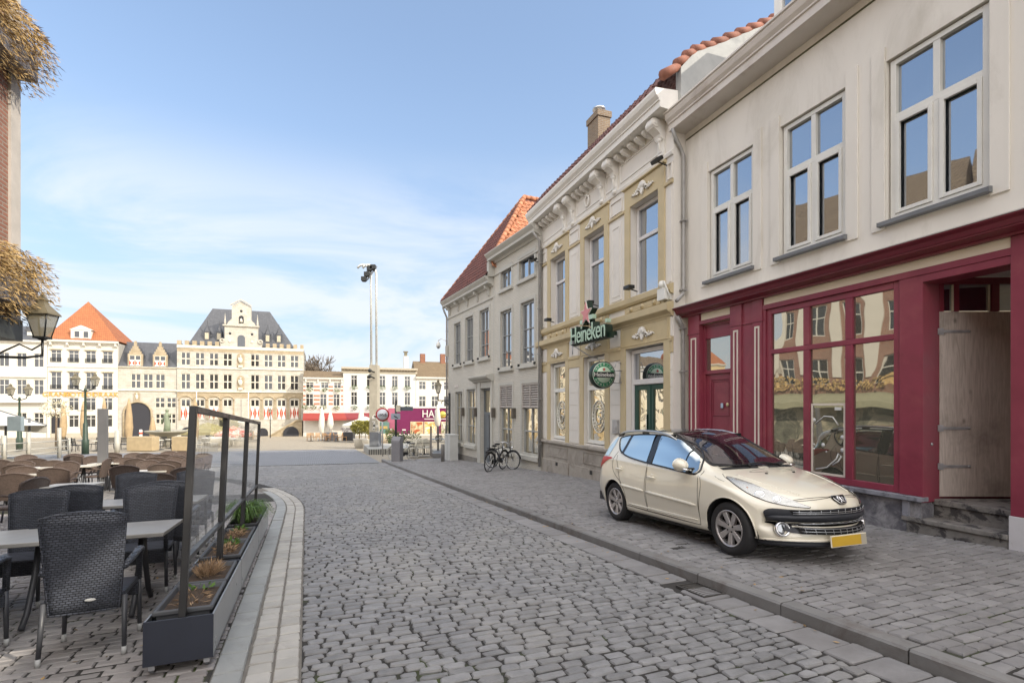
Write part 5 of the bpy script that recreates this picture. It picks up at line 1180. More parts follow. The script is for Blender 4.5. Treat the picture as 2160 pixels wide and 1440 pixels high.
def lantern_body(t, k=1.0, z0=0.0, x0=0.0, m=None):
    m = m or black_iron; T = Matrix.Translation((x0, 0, z0)); q = pi/4
    b = MB(); b.lathe([(.13*k, 0), (.25*k, .44*k)], 4, M=T @ Matrix.Rotation(q, 4, 'Z'), sm=False, cap=False); g_ = b.build('lantern_glass', lamp_g, t)
    b = MB(); b.lathe([(.30*k, .44*k), (.29*k, .47*k), (.10*k, .66*k), (.09*k, .70*k), (.11*k, .73*k), (.05*k, .80*k), (.02*k, .84*k)], 4, M=T @ Matrix.Rotation(q, 4, 'Z'), sm=False); b.build('lantern_roof', olive, t)
    b = MB()
    for a in range(4):
        an = a*pi/2; b.tube([(x0+.13*k*cos(an+q), .13*k*sin(an+q), z0), (x0+.25*k*cos(an+q), .25*k*sin(an+q), z0+.45*k)], .013*k, 5)
    b.lathe([(.15*k, -.03*k), (.15*k, .01*k), (.05*k, -.06*k)], 4, M=T @ Matrix.Rotation(q, 4, 'Z'), sm=False); b.build('lantern_frame', m, t)
wl = thing('wall_lantern', 'large wall lantern on a scrolled bracket below the dried plants', 'lantern', (-7.2, 7.85, 1.06), .2)
lantern_body(wl, .78)
MB().tube([(0, 0, -.04), (0, 0, -.28), (-.2, -.05, -.32), (-1.0, -.3, -.32)], .02, 6).tube([(0, 0, -.1), (-.12, -.03, -.2), (-.25, -.08, -.12), (-.4, -.12, -.22), (-.6, -.2, -.38), (-.8, -.25, -.45)], .014, 6).build('bracket', black_iron, wl)
# ---- signs and lamps on the tavern
def letter(ch, size, ext, m, name, parent, loc, rot, bev=0, shear=0, font_space=1):
    cu = bpy.data.curves.new(name, 'FONT'); cu.body = ch; cu.size = size; cu.extrude = ext; cu.bevel_depth = bev; cu.align_x = 'CENTER'; cu.align_y = 'CENTER'; cu.space_character = font_space; cu.offset = 0
    o = bpy.data.objects.new(name, cu); COL.objects.link(o); dg = bpy.context.evaluated_depsgraph_get(); me = bpy.data.meshes.new_from_object(o.evaluated_get(dg)); bpy.data.objects.remove(o)
    me.materials.clear(); me.materials.append(m); r = bpy.data.objects.new(name, me); COL.objects.link(r); r.parent = parent; r.location = loc; r.rotation_euler = rot; return r
sg_face = M('sign mint face', (.44, .60, .47), .4, .06, 4); sg_dark = M('sign dark green', (.010, .028, .018), .4); star_red = M('star red', (.62, .22, .22), .4, .06, 4); lt = M('sign pale edge', (.78, .76, .7), .4)
SG = thing('lettering_sign', 'green dimensional lettering sign with a pink red star above it on the tavern', 'sign', on_row(7.38, -12.68, -.66, 2.03), RZ)
SGM = (radians(90), 0, 0)
for nm, ex, mt, dy, of in (('letter_side', .10, sg_dark, .12, .022), ('letter_face', .008, sg_face, .0, .0)):
    cu = bpy.data.curves.new(nm, 'FONT'); cu.body = 'Heineken'; cu.size = .68; cu.extrude = ex; cu.offset = of; cu.align_x = 'CENTER'; cu.align_y = 'CENTER'; cu.space_character = .93
    o = bpy.data.objects.new(nm, cu); COL.objects.link(o); me = bpy.data.meshes.new_from_object(o.evaluated_get(bpy.context.evaluated_depsgraph_get())); bpy.data.objects.remove(o); me.materials.clear(); me.materials.append(mt)
    r = bpy.data.objects.new(nm, me); COL.objects.link(r); r.parent = SG; r.location = (0, dy, 0); r.rotation_euler = SGM; r.scale = (.84, 1, 1)
MB().box(-1.12, 1.12, .1, .2, -.25, -.12).box(-.6, -.5, .1, .6, -.1, 0).box(.5, .6, .1, .6, -.1, 0).build('backing', sg_dark, SG)
def star(r, x, z, n=5, ph=pi/2): return [(x+(r if k % 2 == 0 else r*.42)*cos(ph+k*pi/n), z+(r if k % 2 == 0 else r*.42)*sin(ph+k*pi/n)) for k in range(2*n)]
st = MB().prism(star(.36, -.06, .55), .02, .20).build('star_box', sg_dark, SG); MB().prism(star(.36, -.06, .55), .0, .02).build('star_edge', lt, st); MB().prism(star(.315, -.06, .55), -.012, 0).build('star_face', star_red, st)
MB().box(-.42, -.2, .0, .12, .30, .41).build('small_panel', sg_face, SG); MB().box(.12, .33, .0, .12, .36, .48).build('small_panel', sg_face, SG); MB().box(-.02, .04, .1, .14, .2, .5).box(.16, .21, .1, .14, .2, .4).build('star_mount', sg_dark, SG)
MB().box(1.0, 1.1, .0, .12, .14, .24).build('registered_mark', sg_face, SG)
MB().tube([(-.9, .1, -.28), (-.75, .5, -.55), (-.7, .74, -.62)], .018, 6).tube([(-.98, .05, -.18), (-.98, .05, -.5)], .016, 6).box(-1.08, -.9, 0, .1, -.2, -.1).build('bracket', galv, SG)
RS = thing('round_sign', 'round green and white projecting brewery sign on a wall bracket', 'sign', on_row(7.38, -11.9, 0, .83), RZ)
rot = Matrix.Rotation(radians(-90), 4, 'Z')      # faces along the street
D = Matrix.Translation((0, -.62, 0)) @ Matrix.Rotation(pi/2, 4, 'Y')
MB().lathe([(.345, -.09), (.36, -.07), (.36, .07), (.345, .09)], 36, M=D).build('drum', sg_dark, RS)
def disc(r, x, m, nm, par): return MB().lathe([(r, 0), (r, .004)], 36, M=Matrix.Translation((x, -.62, 0)) @ Matrix.Rotation(pi/2, 4, 'Y')).build(nm, m, par)
gmid = M('sign green', (.03, .22, .10), .4); f1 = disc(.325, .09, lt, 'pale_rim', RS); disc(.315, .093, gmid, 'green_ring', RS); disc(.215, .096, M('pale green', (.50, .62, .48), .4), 'pale_centre', RS)
MB().box(.097, .106, -.62-.30, -.62+.30, -.075, .075).build('name_band', black_iron, RS)
letter('Heineken', .155, .003, lt, 'band_lettering', RS, (.109, -.62, 0), (radians(90), 0, radians(90)))
MB().prism(star(.05, 0, .14), -.004, .004, 0, Matrix.Translation((.104, -.62, 0)) @ Matrix.Rotation(radians(90), 4, 'Z')).build('small_star', M('small red star', (.5, .03, .03), .4), RS)
letters = 'PREMIUM LAGER'
for k, chh in enumerate('PREMIUM'): a = radians(150-k*20); letter(chh, .075, .002, lt, 'ring_letter', RS, (.1, -.62+.265*cos(a), .265*sin(a)), (radians(90), a-pi/2 if False else 0, radians(90)))
for k, chh in enumerate('QUALITY'): a = radians(210+k*20); letter(chh, .07, .002, lt, 'ring_letter', RS, (.1, -.62+.265*cos(a), .265*sin(a)), (radians(90), 0, radians(90)))
MB().tube([(0, -.27, .12), (0, -.0, .12)], .018, 6).tube([(0, -.27, -.2), (0, 0, -.2)], .018, 6).tube([(0, -.08, .14), (0, -.08, -.22)], .015, 6).tube([(0, 0, .3), (0, -.18, .36), (0, -.24, .2)], .01, 5).box(-.05, .05, -.03, 0, -.28, .4).build('bracket', galv, RS)
def flood(label, s, z, y=-.3, tilt=.5):
    t = thing('floodlight', label, 'floodlight', on_row(7.38, s, 0, z), RZ, 'floodlights on the tavern front')
    MB().tube([(0, 0, -.06), (0, y, 0)], .016, 6).build('arm', black_iron, t); h = MB().box(-.13, .13, -.09, .09, -.04, .05).build('lamp_head', black_iron, t, .01); h.location = (0, y, .02); h.rotation_euler = (tilt, 0, 0)
flood('black floodlight under the right end of the white cornice', -9.95, 5.62); flood('black floodlight at the left end of the tavern front', -17.45, 5.35)
flood('black uplighter on the sill of the right upper tavern window', -11.2, 2.98, -.25, 0); flood('black uplighter on the sill of the middle upper tavern window', -13.2, 2.98, -.3, 0); flood('black uplighter on the sill of the left upper tavern window', -16.3, 2.98, -.25, 0)
mb = MB().box(-.12, .12, -.1, 0, -.18, .18).box(-.09, .09, -.12, -.1, -.12, .02).build('letter_box', galv, None, .01); mb.location = on_row(7.38, -12.15, 0, -.55); mb.rotation_euler = (0, 0, RZ); tag(mb, 'small grey steel box on the cream wall above the car', 'wall box')
ab = MB().box(-.14, .14, -.2, 0, -.1, .16).ball((0, -.16, .25), (.09, .09, .1)).tube([(0, 0, .2), (.12, -.2, .3), (.2, -.1, -.05), (.0, -.05, -.2)], .02, 6).build('alarm_box', white_pt, None); ab.location = on_row(7.38, -9.95, 0, 2.55); ab.rotation_euler = (0, 0, RZ); tag(ab, 'white alarm box with cables beside the shop cornice corner', 'alarm box')
# ---- corner furniture
bk = M('black bicycle paint', (.015, .015, .018), .35, .2, 5); spoke = M('spoke steel', (.55, .55, .56), .25, metal=.9)
def bicycle(label, loc, rz, m, lean=.12, group=None, rack=True):
    t = thing('bicycle', label, 'bicycle', loc, rz, group); t.rotation_euler = (lean, 0, rz)
    for x in (-.53, .53):
        w = MB().tube([(x+.345*cos(a), 0, .36+.345*sin(a)) for a in np.linspace(0, 2*pi, 33)[:-1]], .019, 7, closed=True).build('wheel', rubber if m is bk else M('pale tyre', (.45, .42, .36), .7), t)
        b = MB(); b.tube([(x+.32*cos(a), 0, .36+.32*sin(a)) for a in np.linspace(0, 2*pi, 33)[:-1]], .009, 5, closed=True)
        for k in range(14): a = 2*pi*k/14; b.tube([(x, .02*(k % 2*2-1), .36), (x+.32*cos(a), 0, .36+.32*sin(a))], .0025, 3)
        b.tube([(x, -.05, .36), (x, .05, .36)], .02, 8); b.build('rim', spoke, w)
        b = MB(); b.tube([(x+.385*cos(a), 0, .36+.385*sin(a)) for a in np.linspace(.2 if x > 0 else .1, 2.6, 14)], .022, 6, flat=1.2); b.build('mudguard', m, t)
    b = MB(); P = {'bb': (-.06, 0, .30), 'seat': (-.22, 0, .80), 'head': (.36, 0, .86), 'hl': (.385, 0, .74), 'rear': (-.53, 0, .36), 'front': (.53, 0, .36)}
    for a, c, r in (('bb', 'seat', .018), ('seat', 'head', .016), ('bb', 'hl', .02), ('bb', 'rear', .012), ('seat', 'rear', .011), ('head', 'hl', .02), ('hl', 'front', .014)): b.tube([P[a], P[c]], r, 7)
    b.build('frame', m, t)
    MB().tube([(.36, 0, .86), (.335, 0, 1.02), (.36, .0, 1.04)], .013, 6).tube([(.14, .28, 1.04), (.28, .27, 1.06), (.37, .1, 1.04), (.37, -.1, 1.04), (.28, -.27, 1.06), (.14, -.28, 1.04)], .012, 6).build('handlebar', spoke, t)
    MB().ball((-.28, 0, .95), (.14, .085, .04), 10).tube([(-.22, 0, .8), (-.25, 0, .94)], .013, 6).build('saddle', rubber, t)
    if rack: MB().box(-.78, -.36, -.06, .06, .76, .78).tube([(-.75, .05, .76), (-.53, .05, .36)], .006, 4).tube([(-.75, -.05, .76), (-.53, -.05, .36)], .006, 4).build('carrier', m, t)
    MB().box(-.3, .02, .03, .05, .27, .42).tube([(-.06, .0, .3), (-.02, .09, .16)], .01, 5).tube([(-.06, 0, .3), (-.1, -.09, .45)], .01, 5).lathe([(.09, -.005), (.09, .005)], 16, M=Matrix.Translation((-.06, .04, .3)) @ Matrix.Rotation(pi/2, 4, 'X')).build('crankset', rubber, t)
    MB().ball((.47, 0, .84), (.05, .04, .045), 8).build('headlamp', chrome, t)
    MB().tube([(-.3, .03, .3), (-.36, .14, .02)], .01, 5).build('kick_stand', m, t)
    return t
p = G(1046, 992, 1.52); bicycle('black bicycle leaning by the corner house, nearer to the camera', p, radians(62), bk, .1, 'black bicycles by the corner house')
p = G(1058, 988, 1.52); bicycle('black bicycle parked behind the other with its front wheel to the right', p, radians(-38), bk, -.08, 'black bicycles by the corner house')
p = G(850, 970, 1.52); bicycle('pale bicycle with light tyres behind the grey litter bin', p, radians(168), M('pale bicycle', (.42, .40, .34), .4), .03)
p = G(838, 972, 1.52); b = MB(); b.box(-.24, .24, -.2, .2, 0, 1.02); b.prof([(-.2, 1.02), (.2, 1.02), (.2, 1.24), (-.06, 1.24)], -.24, .24); o = b.build('litter_bin', M('bin grey', (.20, .195, .21), .5, .08, 3), None, .03); o.location = p; o.rotation_euler = (0, 0, -.25); tag(o, 'grey slanted top litter bin at the pavement corner', 'litter bin')
p = G(952, 970, 1.52); u = thing('utility_cabinet', 'pale grey utility cabinet against the corner house', 'cabinet', p, RZ3)
MB().box(-.42, .42, -.22, .22, 0, 1.28).build('cabinet_body', M('cabinet grey', (.52, .52, .50), .6, .06, 3), u, .015); MB().box(-.44, .44, -.24, .24, 1.28, 1.33).build('cabinet_lid', M('cabinet lid', (.58, .58, .56), .6), u, .01); MB().box(-.005, .005, -.225, -.22, .05, 1.25).build('door_seam', black_iron, u)
p = G(934, 973, 1.52); o = MB().lathe([(.09, 0), (.09, .82), (.075, .86), (.0, .87)], 16).build('bollard', M('steel bollard', (.20, .19, .18), .45, .15, 5)); o.location = p; tag(o, 'short steel bollard before the utility cabinet', 'bollard')
gs = thing('glass_screen', 'glass terrace screen with four steel posts at the street corner', 'screen')
ps = [Vector(G(x, y, 1.52)) for x, y in ((909, 961), (924, 957), (941, 961), (908, 957))]
for q in ps[:3]: MB().box(q.x-.05, q.x+.05, q.y-.04, q.y+.04, q.z, q.z+1.75).build('post', M('screen steel', (.16, .15, .145), .5), gs)
for a, c in ((ps[0], ps[1]), (ps[1], ps[2])):
    MB().tube([a+Vector((0, 0, .95)), c+Vector((0, 0, .95))], .035, 6).build('rail', alu, gs); MB().add([a+Vector((0, 0, .1)), c+Vector((0, 0, .1)), c+Vector((0, 0, 1.6)), a+Vector((0, 0, 1.6))], [(0, 1, 2, 3)]).build('glass_pane', scr, gs)
    MB().box(min(a.x, c.x), max(a.x, c.x), min(a.y, c.y)-.02, max(a.y, c.y)+.02, min(a.z, c.z)+.0, min(a.z, c.z)+.22).build('base_panel', post_m, gs)
def round_sign(t, z, r, faces):
    for nm, rr, y, m in faces: MB().lathe([(rr, 0), (rr, .006)], 28, M=Matrix.Translation((0, y, z)) @ Matrix.Rotation(pi/2, 4, 'X')).build(nm, m, t)
p = G(807, 962, 1.64); cs = thing('cycle_sign', 'round red rimmed sign with a black moped and bicycle on a grey pole', 'road sign', p, .1)
MB().tube([(0, 0, 0), (0, 0, 2.85)], .038, 8).build('pole', galv, cs); sred = M('sign red', (.42, .02, .025), .4); round_sign(cs, 2.60, .42, (('rim', .42, -.05, sred), ('sign_face', .335, -.056, M('sign white', (.62, .64, .68), .4))))
b = MB(); Y_ = -.065
for cx in (-.17, .02): b.tube([(cx+.065*cos(a), Y_, 2.55+.065*sin(a)) for a in np.linspace(0, 2*pi, 13)[:-1]], .012, 4, closed=True)
b.tube([(-.17, Y_, 2.55), (-.11, Y_, 2.65), (-.0, Y_, 2.65), (.02, Y_, 2.55)], .012, 4).tube([(-.11, Y_, 2.65), (-.07, Y_, 2.55), (.0, Y_, 2.66)], .012, 4).tube([(.12+.05*cos(a), Y_, 2.56+.05*sin(a)) for a in np.linspace(0, 2*pi, 11)[:-1]], .014, 4, closed=True).tube([(.22+.05*cos(a), Y_, 2.56+.05*sin(a)) for a in np.linspace(0, 2*pi, 11)[:-1]], .014, 4, closed=True).tube([(.12, Y_, 2.6), (.2, Y_, 2.63), (.22, Y_, 2.68)], .018, 4)
b.build('pictogram', black_iron, cs)
p = G(835, 958, 1.52); sp = thing('signpost', 'black signpost with direction boards and a small blue plate before the purple trailer', 'signpost', p, .08)
MB().tube([(0, 0, 0), (0, 0, 3.2)], .07, 10).lathe([(.05, 3.2), (.06, 3.3), (.02, 3.43)], 10).build('pole', black_iron, sp)
MB().box(.08, 1.05, -.03, .03, 2.72, 2.97).build('direction_board', M('slate board', (.085, .10, .115), .5, .05, 3), sp); MB().box(.02, .28, -.12, .1, 2.65, 3.05).build('light_box', M('box cream', (.55, .50, .38), .5), sp)
pl = MB().box(-.28, .28, -.10, -.08, 2.18, 2.55).build('arrow_plate', M('grey blue plate', (.30, .33, .39), .4), sp); MB().prism([(-.12, 2.43), (.0, 2.38), (.14, 2.28), (.16, 2.23), (.02, 2.29), (-.06, 2.32)], -.11, -.10).build('arrow', black_iron, pl)
lp = thing('bracket_lamp', 'black lantern on an ornate iron bracket fixed to a dark post at the corner', 'street lamp', G(948, 967, 1.52), 0)
MB().tube([(0, 0, 0), (0, 0, 3.5)], .06, 8).build('post', black_iron, lp); MB().tube([(0, 0, 3.1), (-.6, 0, 3.1)], .03, 6).tube([(-.05, 0, 2.9), (-.2, 0, 3.0), (-.3, 0, 3.1), (-.45, 0, 3.0), (-.4, 0, 2.92)], .022, 6).tube([(-.6, 0, 3.1), (-.6, 0, 3.5)], .03, 6).build('bracket', black_iron, lp)
lantern_body(lp, .85, 3.52, -.6)
cc = thing('security_camera', 'white dome security camera on an arm at the house corner', 'camera', tuple(N3*9.092+A3*-27.0+Vector((0, 0, 3.55))), RZ3)
MB().tube([(0, 0, 0), (-.4, -.25, .22), (-.75, -.3, .18), (-.8, -.3, .08)], .022, 6).build('arm', white_pt, cc); MB().lathe([(.02, .1), (.1, .04), (.13, -.1), (.12, -.2)], 14, M=Matrix.Translation((-.8, -.3, 0))).build('housing', white_pt, cc); MB().ball((-.8, -.3, -.2), .11, 12).build('dome', glassM('camera dome', (.03, .03, .04), .2), cc)
# ------------------------------------------------------------ far side of the square
def neighbours():
    n = thing('neighbour_house', 'rendered house continuing the right hand row beyond the picture edge', 'building', tuple(NV*7.6), RZ)
    b = MB(); hol = [(x, x+1.3, z, z+2.0) for x in np.arange(3.2, 26, 2.4) for z in (-.8, 3.0)]
    b.wall(2.25, 27, -3, 6.9, hol, 0, .15); b.box(2.25, 27, .4, 9, -3, 6.9); b.build('wall', cream, n)
    for a, c, d, e in hol: window(n, a, c, d, e, .1, frame_w, win_g, .08, mull=((a+c)/2,))
    MB().add([(2.2, -.3, 6.9), (27, -.3, 6.9), (27, 5, 14.5), (2.2, 5, 14.5)], [(0, 1, 2, 3)]).add([(2.2, -.3, 6.9), (2.2, 5, 14.5), (2.2, 9, 6.9)], [(0, 1, 2)]).build('roof', rt, n)
neighbours()
TF = radians(20); NF = Vector((-sin(TF), cos(TF), 0))
def far(N, s, y, z=0): p = NF*(N+y)+Vector((cos(TF), sin(TF), 0))*s; return Vector((p.x, p.y, z))
lime = brickM('pale limestone', (.57, .53, .45), (.48, .445, .375), (.40, .37, .30), .62, .28, .014, .8, .6, var=.22)
lime_p = M('limestone trim', (.62, .575, .47), .75, .12, 3, .3, 30); oldst = brickM('brown stone', (.38, .30, .19), (.45, .37, .25), (.33, .27, .18), .5, .24, .012, .85, .5, var=.2)
slate = brickM('slate roof', (.088, .090, .098), (.070, .072, .080), (.05, .052, .057), .3, .2, .01, .5, .5); rtile = brickM('orange roof tile', (.42, .15, .055), (.36, .12, .045), (.22, .075, .03), .25, .30, .03, .8, .8, var=.16)
brtile = brickM('brown roof tile', (.20, .145, .085), (.17, .12, .07), (.10, .07, .04), .25, .28, .03, .85, .8)
stucco = M('white stucco', (.60, .565, .49), .7, .05, 1.5, .1, 30, stain=(.6, .58, .75, (.66, .61, .52))); stucco_g = M('pale grey stucco', (.53, .53, .50), .7, .05, 1.5, .1, 30, stain=(.5, .58, .75, (.55, .545, .5)))
fglass = glassM('far window glass', (.022, .021, .019), .04, rough=.06); white_f = M('far white frame', (.62, .60, .54), .6, .05, 3); redp = M('red shutter paint', (.50, .07, .03), .5, .1, 3); gilt = M('gilt letters', (.62, .34, .07), .5, .1, 3)
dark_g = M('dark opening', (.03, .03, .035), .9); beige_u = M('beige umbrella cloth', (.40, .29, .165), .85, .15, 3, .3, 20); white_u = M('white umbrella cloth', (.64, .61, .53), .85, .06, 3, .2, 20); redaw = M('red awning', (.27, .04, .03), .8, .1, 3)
def fwin(par, x0, x1, z0, z1, fm=None, cross=True, y=.10, tr=.52, fw=.07, bar=.075, name='window', extra=()):
    fm = fm or white_f
    return window(par, x0, x1, z0, z1, y, fm, fglass, fw, mull=((x0+x1)/2,) if cross else (), trans=(z0+(z1-z0)*tr,)+tuple(extra), bar=bar, depth=.1, bv=0, name=name)
def shutter(par, x0, x1, z0, z1, y=-.06):
    b = MB(); b.box(x0, x1, y, y+.06, z0, z1, 0); w = x1-x0; m = (z0+z1)/2
    for sx, ex in ((x0, 1), (x1, -1)): b.prism([(sx, z0+.05), (sx+ex*w*.42, m), (sx, z1-.05)], y-.012, y, 1)
    return b.build('shutter', [M_white, redp], par)
M_white = M('shutter white', (.74, .71, .64), .6, .04, 3)
def arch_pts(x0, x1, z0, z1, n=10):
    r = (x1-x0)/2; c = (x0+x1)/2; h = min(r, z1-z0); return [(x0, z0)]+[(c-r*cos(pi*k/n), z1-h+h*sin(pi*k/n)) for k in range(n+1)]+[(x1, z0)]
# town hall
TN = 94.9
TW = thing('town_hall', 'pale stone town hall with battlements, steep slate roof and scrolled centre gable', 'building', tuple(NF*TN), TF)
wx = [-21.71+1.98*k for k in range(4)]+[-11.73+2.02*k for k in range(4)]
hol = []
for x in wx: hol += [(x, x+1.31, 6.62, 8.70), (x, x+1.31, 2.80, 5.28), (x, x+1.31, .0, 1.14)]
b = MB(); b.wall(-22.25, -3.57, -5.6, 9.85, hol, 0, .2); b.box(-22.25, -3.57, .5, 8, -5.6, 9.85); b.add([(-3.57, 0, -5.6), (-3.57, 8, -5.6), (-3.57, 8, 9.85), (-3.57, 0, 9.85)], [(0, 1, 2, 3)])
b.build('wall', lime, TW)
for k in range(18):
    x = -22.25+k*1.068
    if -16.4 < x < -9.9: continue
    MB().box(x, min(x+.58, -3.57), -.12, .3, 9.85, 10.55).build('merlon', oldst, TW)
b = MB(); b.prof([(0, 9.3), (-.12, 9.4), (-.12, 9.85), (0, 9.85)], -22.25, -3.57); b.prof([(0, 6.1), (-.16, 6.14), (-.16, 6.28), (0, 6.34)], -22.25, -3.57); b.prof([(0, 2.3), (-.18, 2.34), (-.18, 2.46), (0, 2.54)], -22.25, -3.57); b.build('string_course', lime_p, TW)
for a, c, d, e in hol:
    fwin(TW, a, c, d, e, lime_p, tr=.5 if d > 1 else .02, fw=.09, bar=.15, y=.06)
for x in wx:
    b = MB(); P = [(x+.65-.95*cos(pi*k/12), 1.0+.72*sin(pi*k/12)) for k in range(13)]; b.tube([(p, -.03, z) for p, z in P], .12, 6); b.box(x-.32, x-.12, -.06, 0, -2.2, 1.0); b.box(x+1.43, x+1.63, -.06, 0, -2.2, 1.0); b.build('window_arch', oldst, TW)
    if abs(x+15.77) > .3:
        shutter(TW, x+.02, x+.60, -2.15, -.12); shutter(TW, x+.70, x+1.29, -2.15, -.12)
MB().box(-22.25, -3.57, -.02, 0, 1.4, 2.3).build('brown_frieze', oldst, TW); MB().box(-22.25, -3.57, -.018, 0, 8.85, 9.6).build('parapet_band', oldst, TW)
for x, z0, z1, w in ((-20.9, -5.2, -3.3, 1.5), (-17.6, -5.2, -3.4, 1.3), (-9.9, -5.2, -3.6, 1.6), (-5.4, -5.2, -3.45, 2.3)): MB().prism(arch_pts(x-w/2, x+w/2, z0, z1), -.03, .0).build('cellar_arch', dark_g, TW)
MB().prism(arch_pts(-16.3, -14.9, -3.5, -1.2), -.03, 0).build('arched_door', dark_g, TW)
for z0 in (6.6, 2.9): 
    nb = MB().prism(arch_pts(-13.75, -12.65, z0, z0+2.2), -.04, 0).build('niche', oldst, TW); b = MB(); b.ball((-13.2, -.2, z0+1.05), (.3, .18, .55)); b.ball((-13.2, -.22, z0+1.72), .16); b.ball((-13.45, -.2, z0+1.2), (.12, .1, .35)); b.box(-13.5, -12.9, -.3, 0, z0-.15, z0+.2); b.build('statue', lime_p, nb)
b = MB(); b.box(-20.6, -20.4, 0, 0, 0, 0) if False else None
rfv = [(-20.9, .6, 10.0), (-5.0, .6, 10.0), (-5.0, 12, 10.0), (-20.9, 12, 10.0), (-18.4, 6.2, 16.95), (-9.4, 6.2, 16.95)]
MB().add(rfv, [(0, 1, 5, 4), (1, 2, 5), (3, 0, 4), (2, 3, 4, 5)]).build('roof', slate, TW)
g = [(-16.1, 9.85), (-16.3, 10.6), (-15.9, 11.1), (-15.55, 11.1), (-15.55, 13.2), (-15.2, 13.5), (-15.0, 13.9), (-14.5, 14.4), (-14.49, 16.6), (-13.1, 17.45), (-11.68, 16.6), (-11.68, 14.4), (-11.2, 13.9), (-11.0, 13.5), (-10.65, 13.2), (-10.65, 11.1), (-10.3, 11.1), (-9.95, 10.6), (-10.1, 9.85)]
b = MB(); b.prism(g, -.06, 1.0); b.prof([(-.06, 13.1), (-.3, 13.2), (-.3, 13.4), (-.06, 13.45)], -15.8, -10.4); b.prism([(-14.7, 16.55), (-13.1, 17.55), (-11.5, 16.55), (-11.5, 16.75), (-13.1, 17.75), (-14.7, 16.75)], -.3, -.06)
for x in (-15.5, -10.7): b.lathe([(.16, 13.3), (.16, 13.7), (.05, 14.9), (.0, 15.4)], 8, M=Matrix.Translation((x, .1, 0)))
for x in (-15.9, -10.25): b.tube([(x+.28*cos(a), -.12, 10.75+.28*sin(a)) for a in np.linspace(0, 2*pi, 14)[:-1]], .12, 6, closed=True)
ga = b.build('gable', lime, TW)
MB().prism(arch_pts(-13.65, -12.55, 9.75, 11.8), -.1, -.06).build('gable_door', M('slate door', (.10, .11, .125), .5), ga)
MB().prism(arch_pts(-13.45, -12.75, 13.75, 15.0), -.1, -.06).build('bell_opening', dark_g, ga); MB().lathe([(.25, 13.9), (.2, 14.2), (.1, 14.5), (.0, 14.55)], 10, M=Matrix.Translation((-13.1, -.15, 0))).build('bell', lime_p, ga)
for x, z in ((-14.75, 12.0), (-11.5, 12.0), (-13.1, 15.75)): MB().lathe([(.2, 0), (.2, .03)], 12, M=Matrix.Translation((x, -.06, z)) @ Matrix.Rotation(pi/2, 4, 'X')).build('round_window', dark_g, ga)
for x in (-14.8, -11.5): MB().lathe([(.24, 0), (.22, .05)], 12, M=Matrix.Translation((x, -.06, 10.7)) @ Matrix.Rotation(pi/2, 4, 'X')).build('roundel', lime_p, ga)
for x in (-18.35, -16.6, -9.3, -7.55):
    y0 = 1.3; b = MB(); b.box(x-.42, x+.42, y0, y0+2, 10.9, 12.3); d_ = b.build('dormer', slate, TW); MB().lathe([(.62, 12.3), (.3, 12.9), (.08, 13.5), (.03, 14.2)], 6, M=Matrix.Translation((x, y0+.5, 0)), sm=False).build('dormer_spire', slate, d_); MB().box(x-.27, x+.27, y0-.04, y0, 11.05, 12.1).build('dormer_window', M('cream dormer board', (.46, .41, .30), .6), d_)  # dormer fronts are one plain cream colour
b = MB(); b.lathe([(.1, -5.0), (.06, 3.2)], 8, M=Matrix.Translation((-19.0, -1.2, 0))); 
for x in (-19.3, -11.9): o = MB().lathe([(.075, -5.2), (.055, 2.3), (.0, 2.35)], 8).build('flagpole', white_pt); o.location = far(TN, x, -1.2); tag(o, 'tall white flagpole before the town hall, '+('left one' if x < -15 else 'right one beside the shutters'), 'flagpole', 'flagpoles at the town hall')
b = MB(); b.prism([(-9.3, -5.3), (-3.7, -5.3), (-3.7, -2.4), (-4.6, -2.4)], -2.4, -.1); b.prism([(-9.3, -5.1), (-4.6, -2.2), (-3.7, -2.2), (-3.7, -2.4), (-4.6, -2.4), (-9.3, -5.3)], -2.6, -2.4)
st_ = b.build('stair_ramp', oldst, TW); MB().prism(arch_pts(-6.6, -4.2, -5.3, -3.3), -2.63, -2.6).build('stair_arch', dark_g, st_)
# gatehouse
GN = thing('gatehouse', 'stone gatehouse with slate roof, two stepped dormers and a wide archway', 'building', tuple(NF*(TN+.15)), TF)
wg_ = [(-28.45+1.62*k, -28.45+1.62*k+1.3, 2.85, 5.12) for k in range(3)]; lw = [(-25.25, -23.95, -.2, 1.42), (-23.7, -22.4, -.2, 1.42), (-25.2, -24.0, -2.72, -1.15), (-23.6, -22.45, -2.72, -1.15)]
b = MB(); b.wall(-30.1, -22.25, -5.6, 6.15, wg_+lw, 0, .2); b.box(-30.1, -22.25, .4, 8, 2, 6.15); b.build('wall', lime, GN)
for a, c, d, e in wg_+lw: fwin(GN, a, c, d, e, lime_p, fw=.09, bar=.14, y=.06)
b = MB(); b.prof([(0, 5.95), (-.2, 6.05), (-.25, 6.2), (0, 6.25)], -30.1, -22.25); b.prof([(0, 2.4), (-.16, 2.45), (-.16, 2.6), (0, 2.66)], -30.1, -22.25); b.build('string_course', lime_p, GN)
MB().add([(-30.1, -.2, 6.2), (-22.25, -.2, 6.2), (-22.25, 3.6, 10.4), (-30.1, 3.6, 10.4)], [(0, 1, 2, 3)]).build('roof', slate, GN)
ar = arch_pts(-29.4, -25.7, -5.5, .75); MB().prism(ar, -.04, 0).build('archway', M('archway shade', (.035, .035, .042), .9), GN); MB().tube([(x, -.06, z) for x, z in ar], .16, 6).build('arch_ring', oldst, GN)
MB().box(-30.1, -25.3, -.03, -.0, -1.0, 1.5).build('arch_field', oldst, GN) if False else None
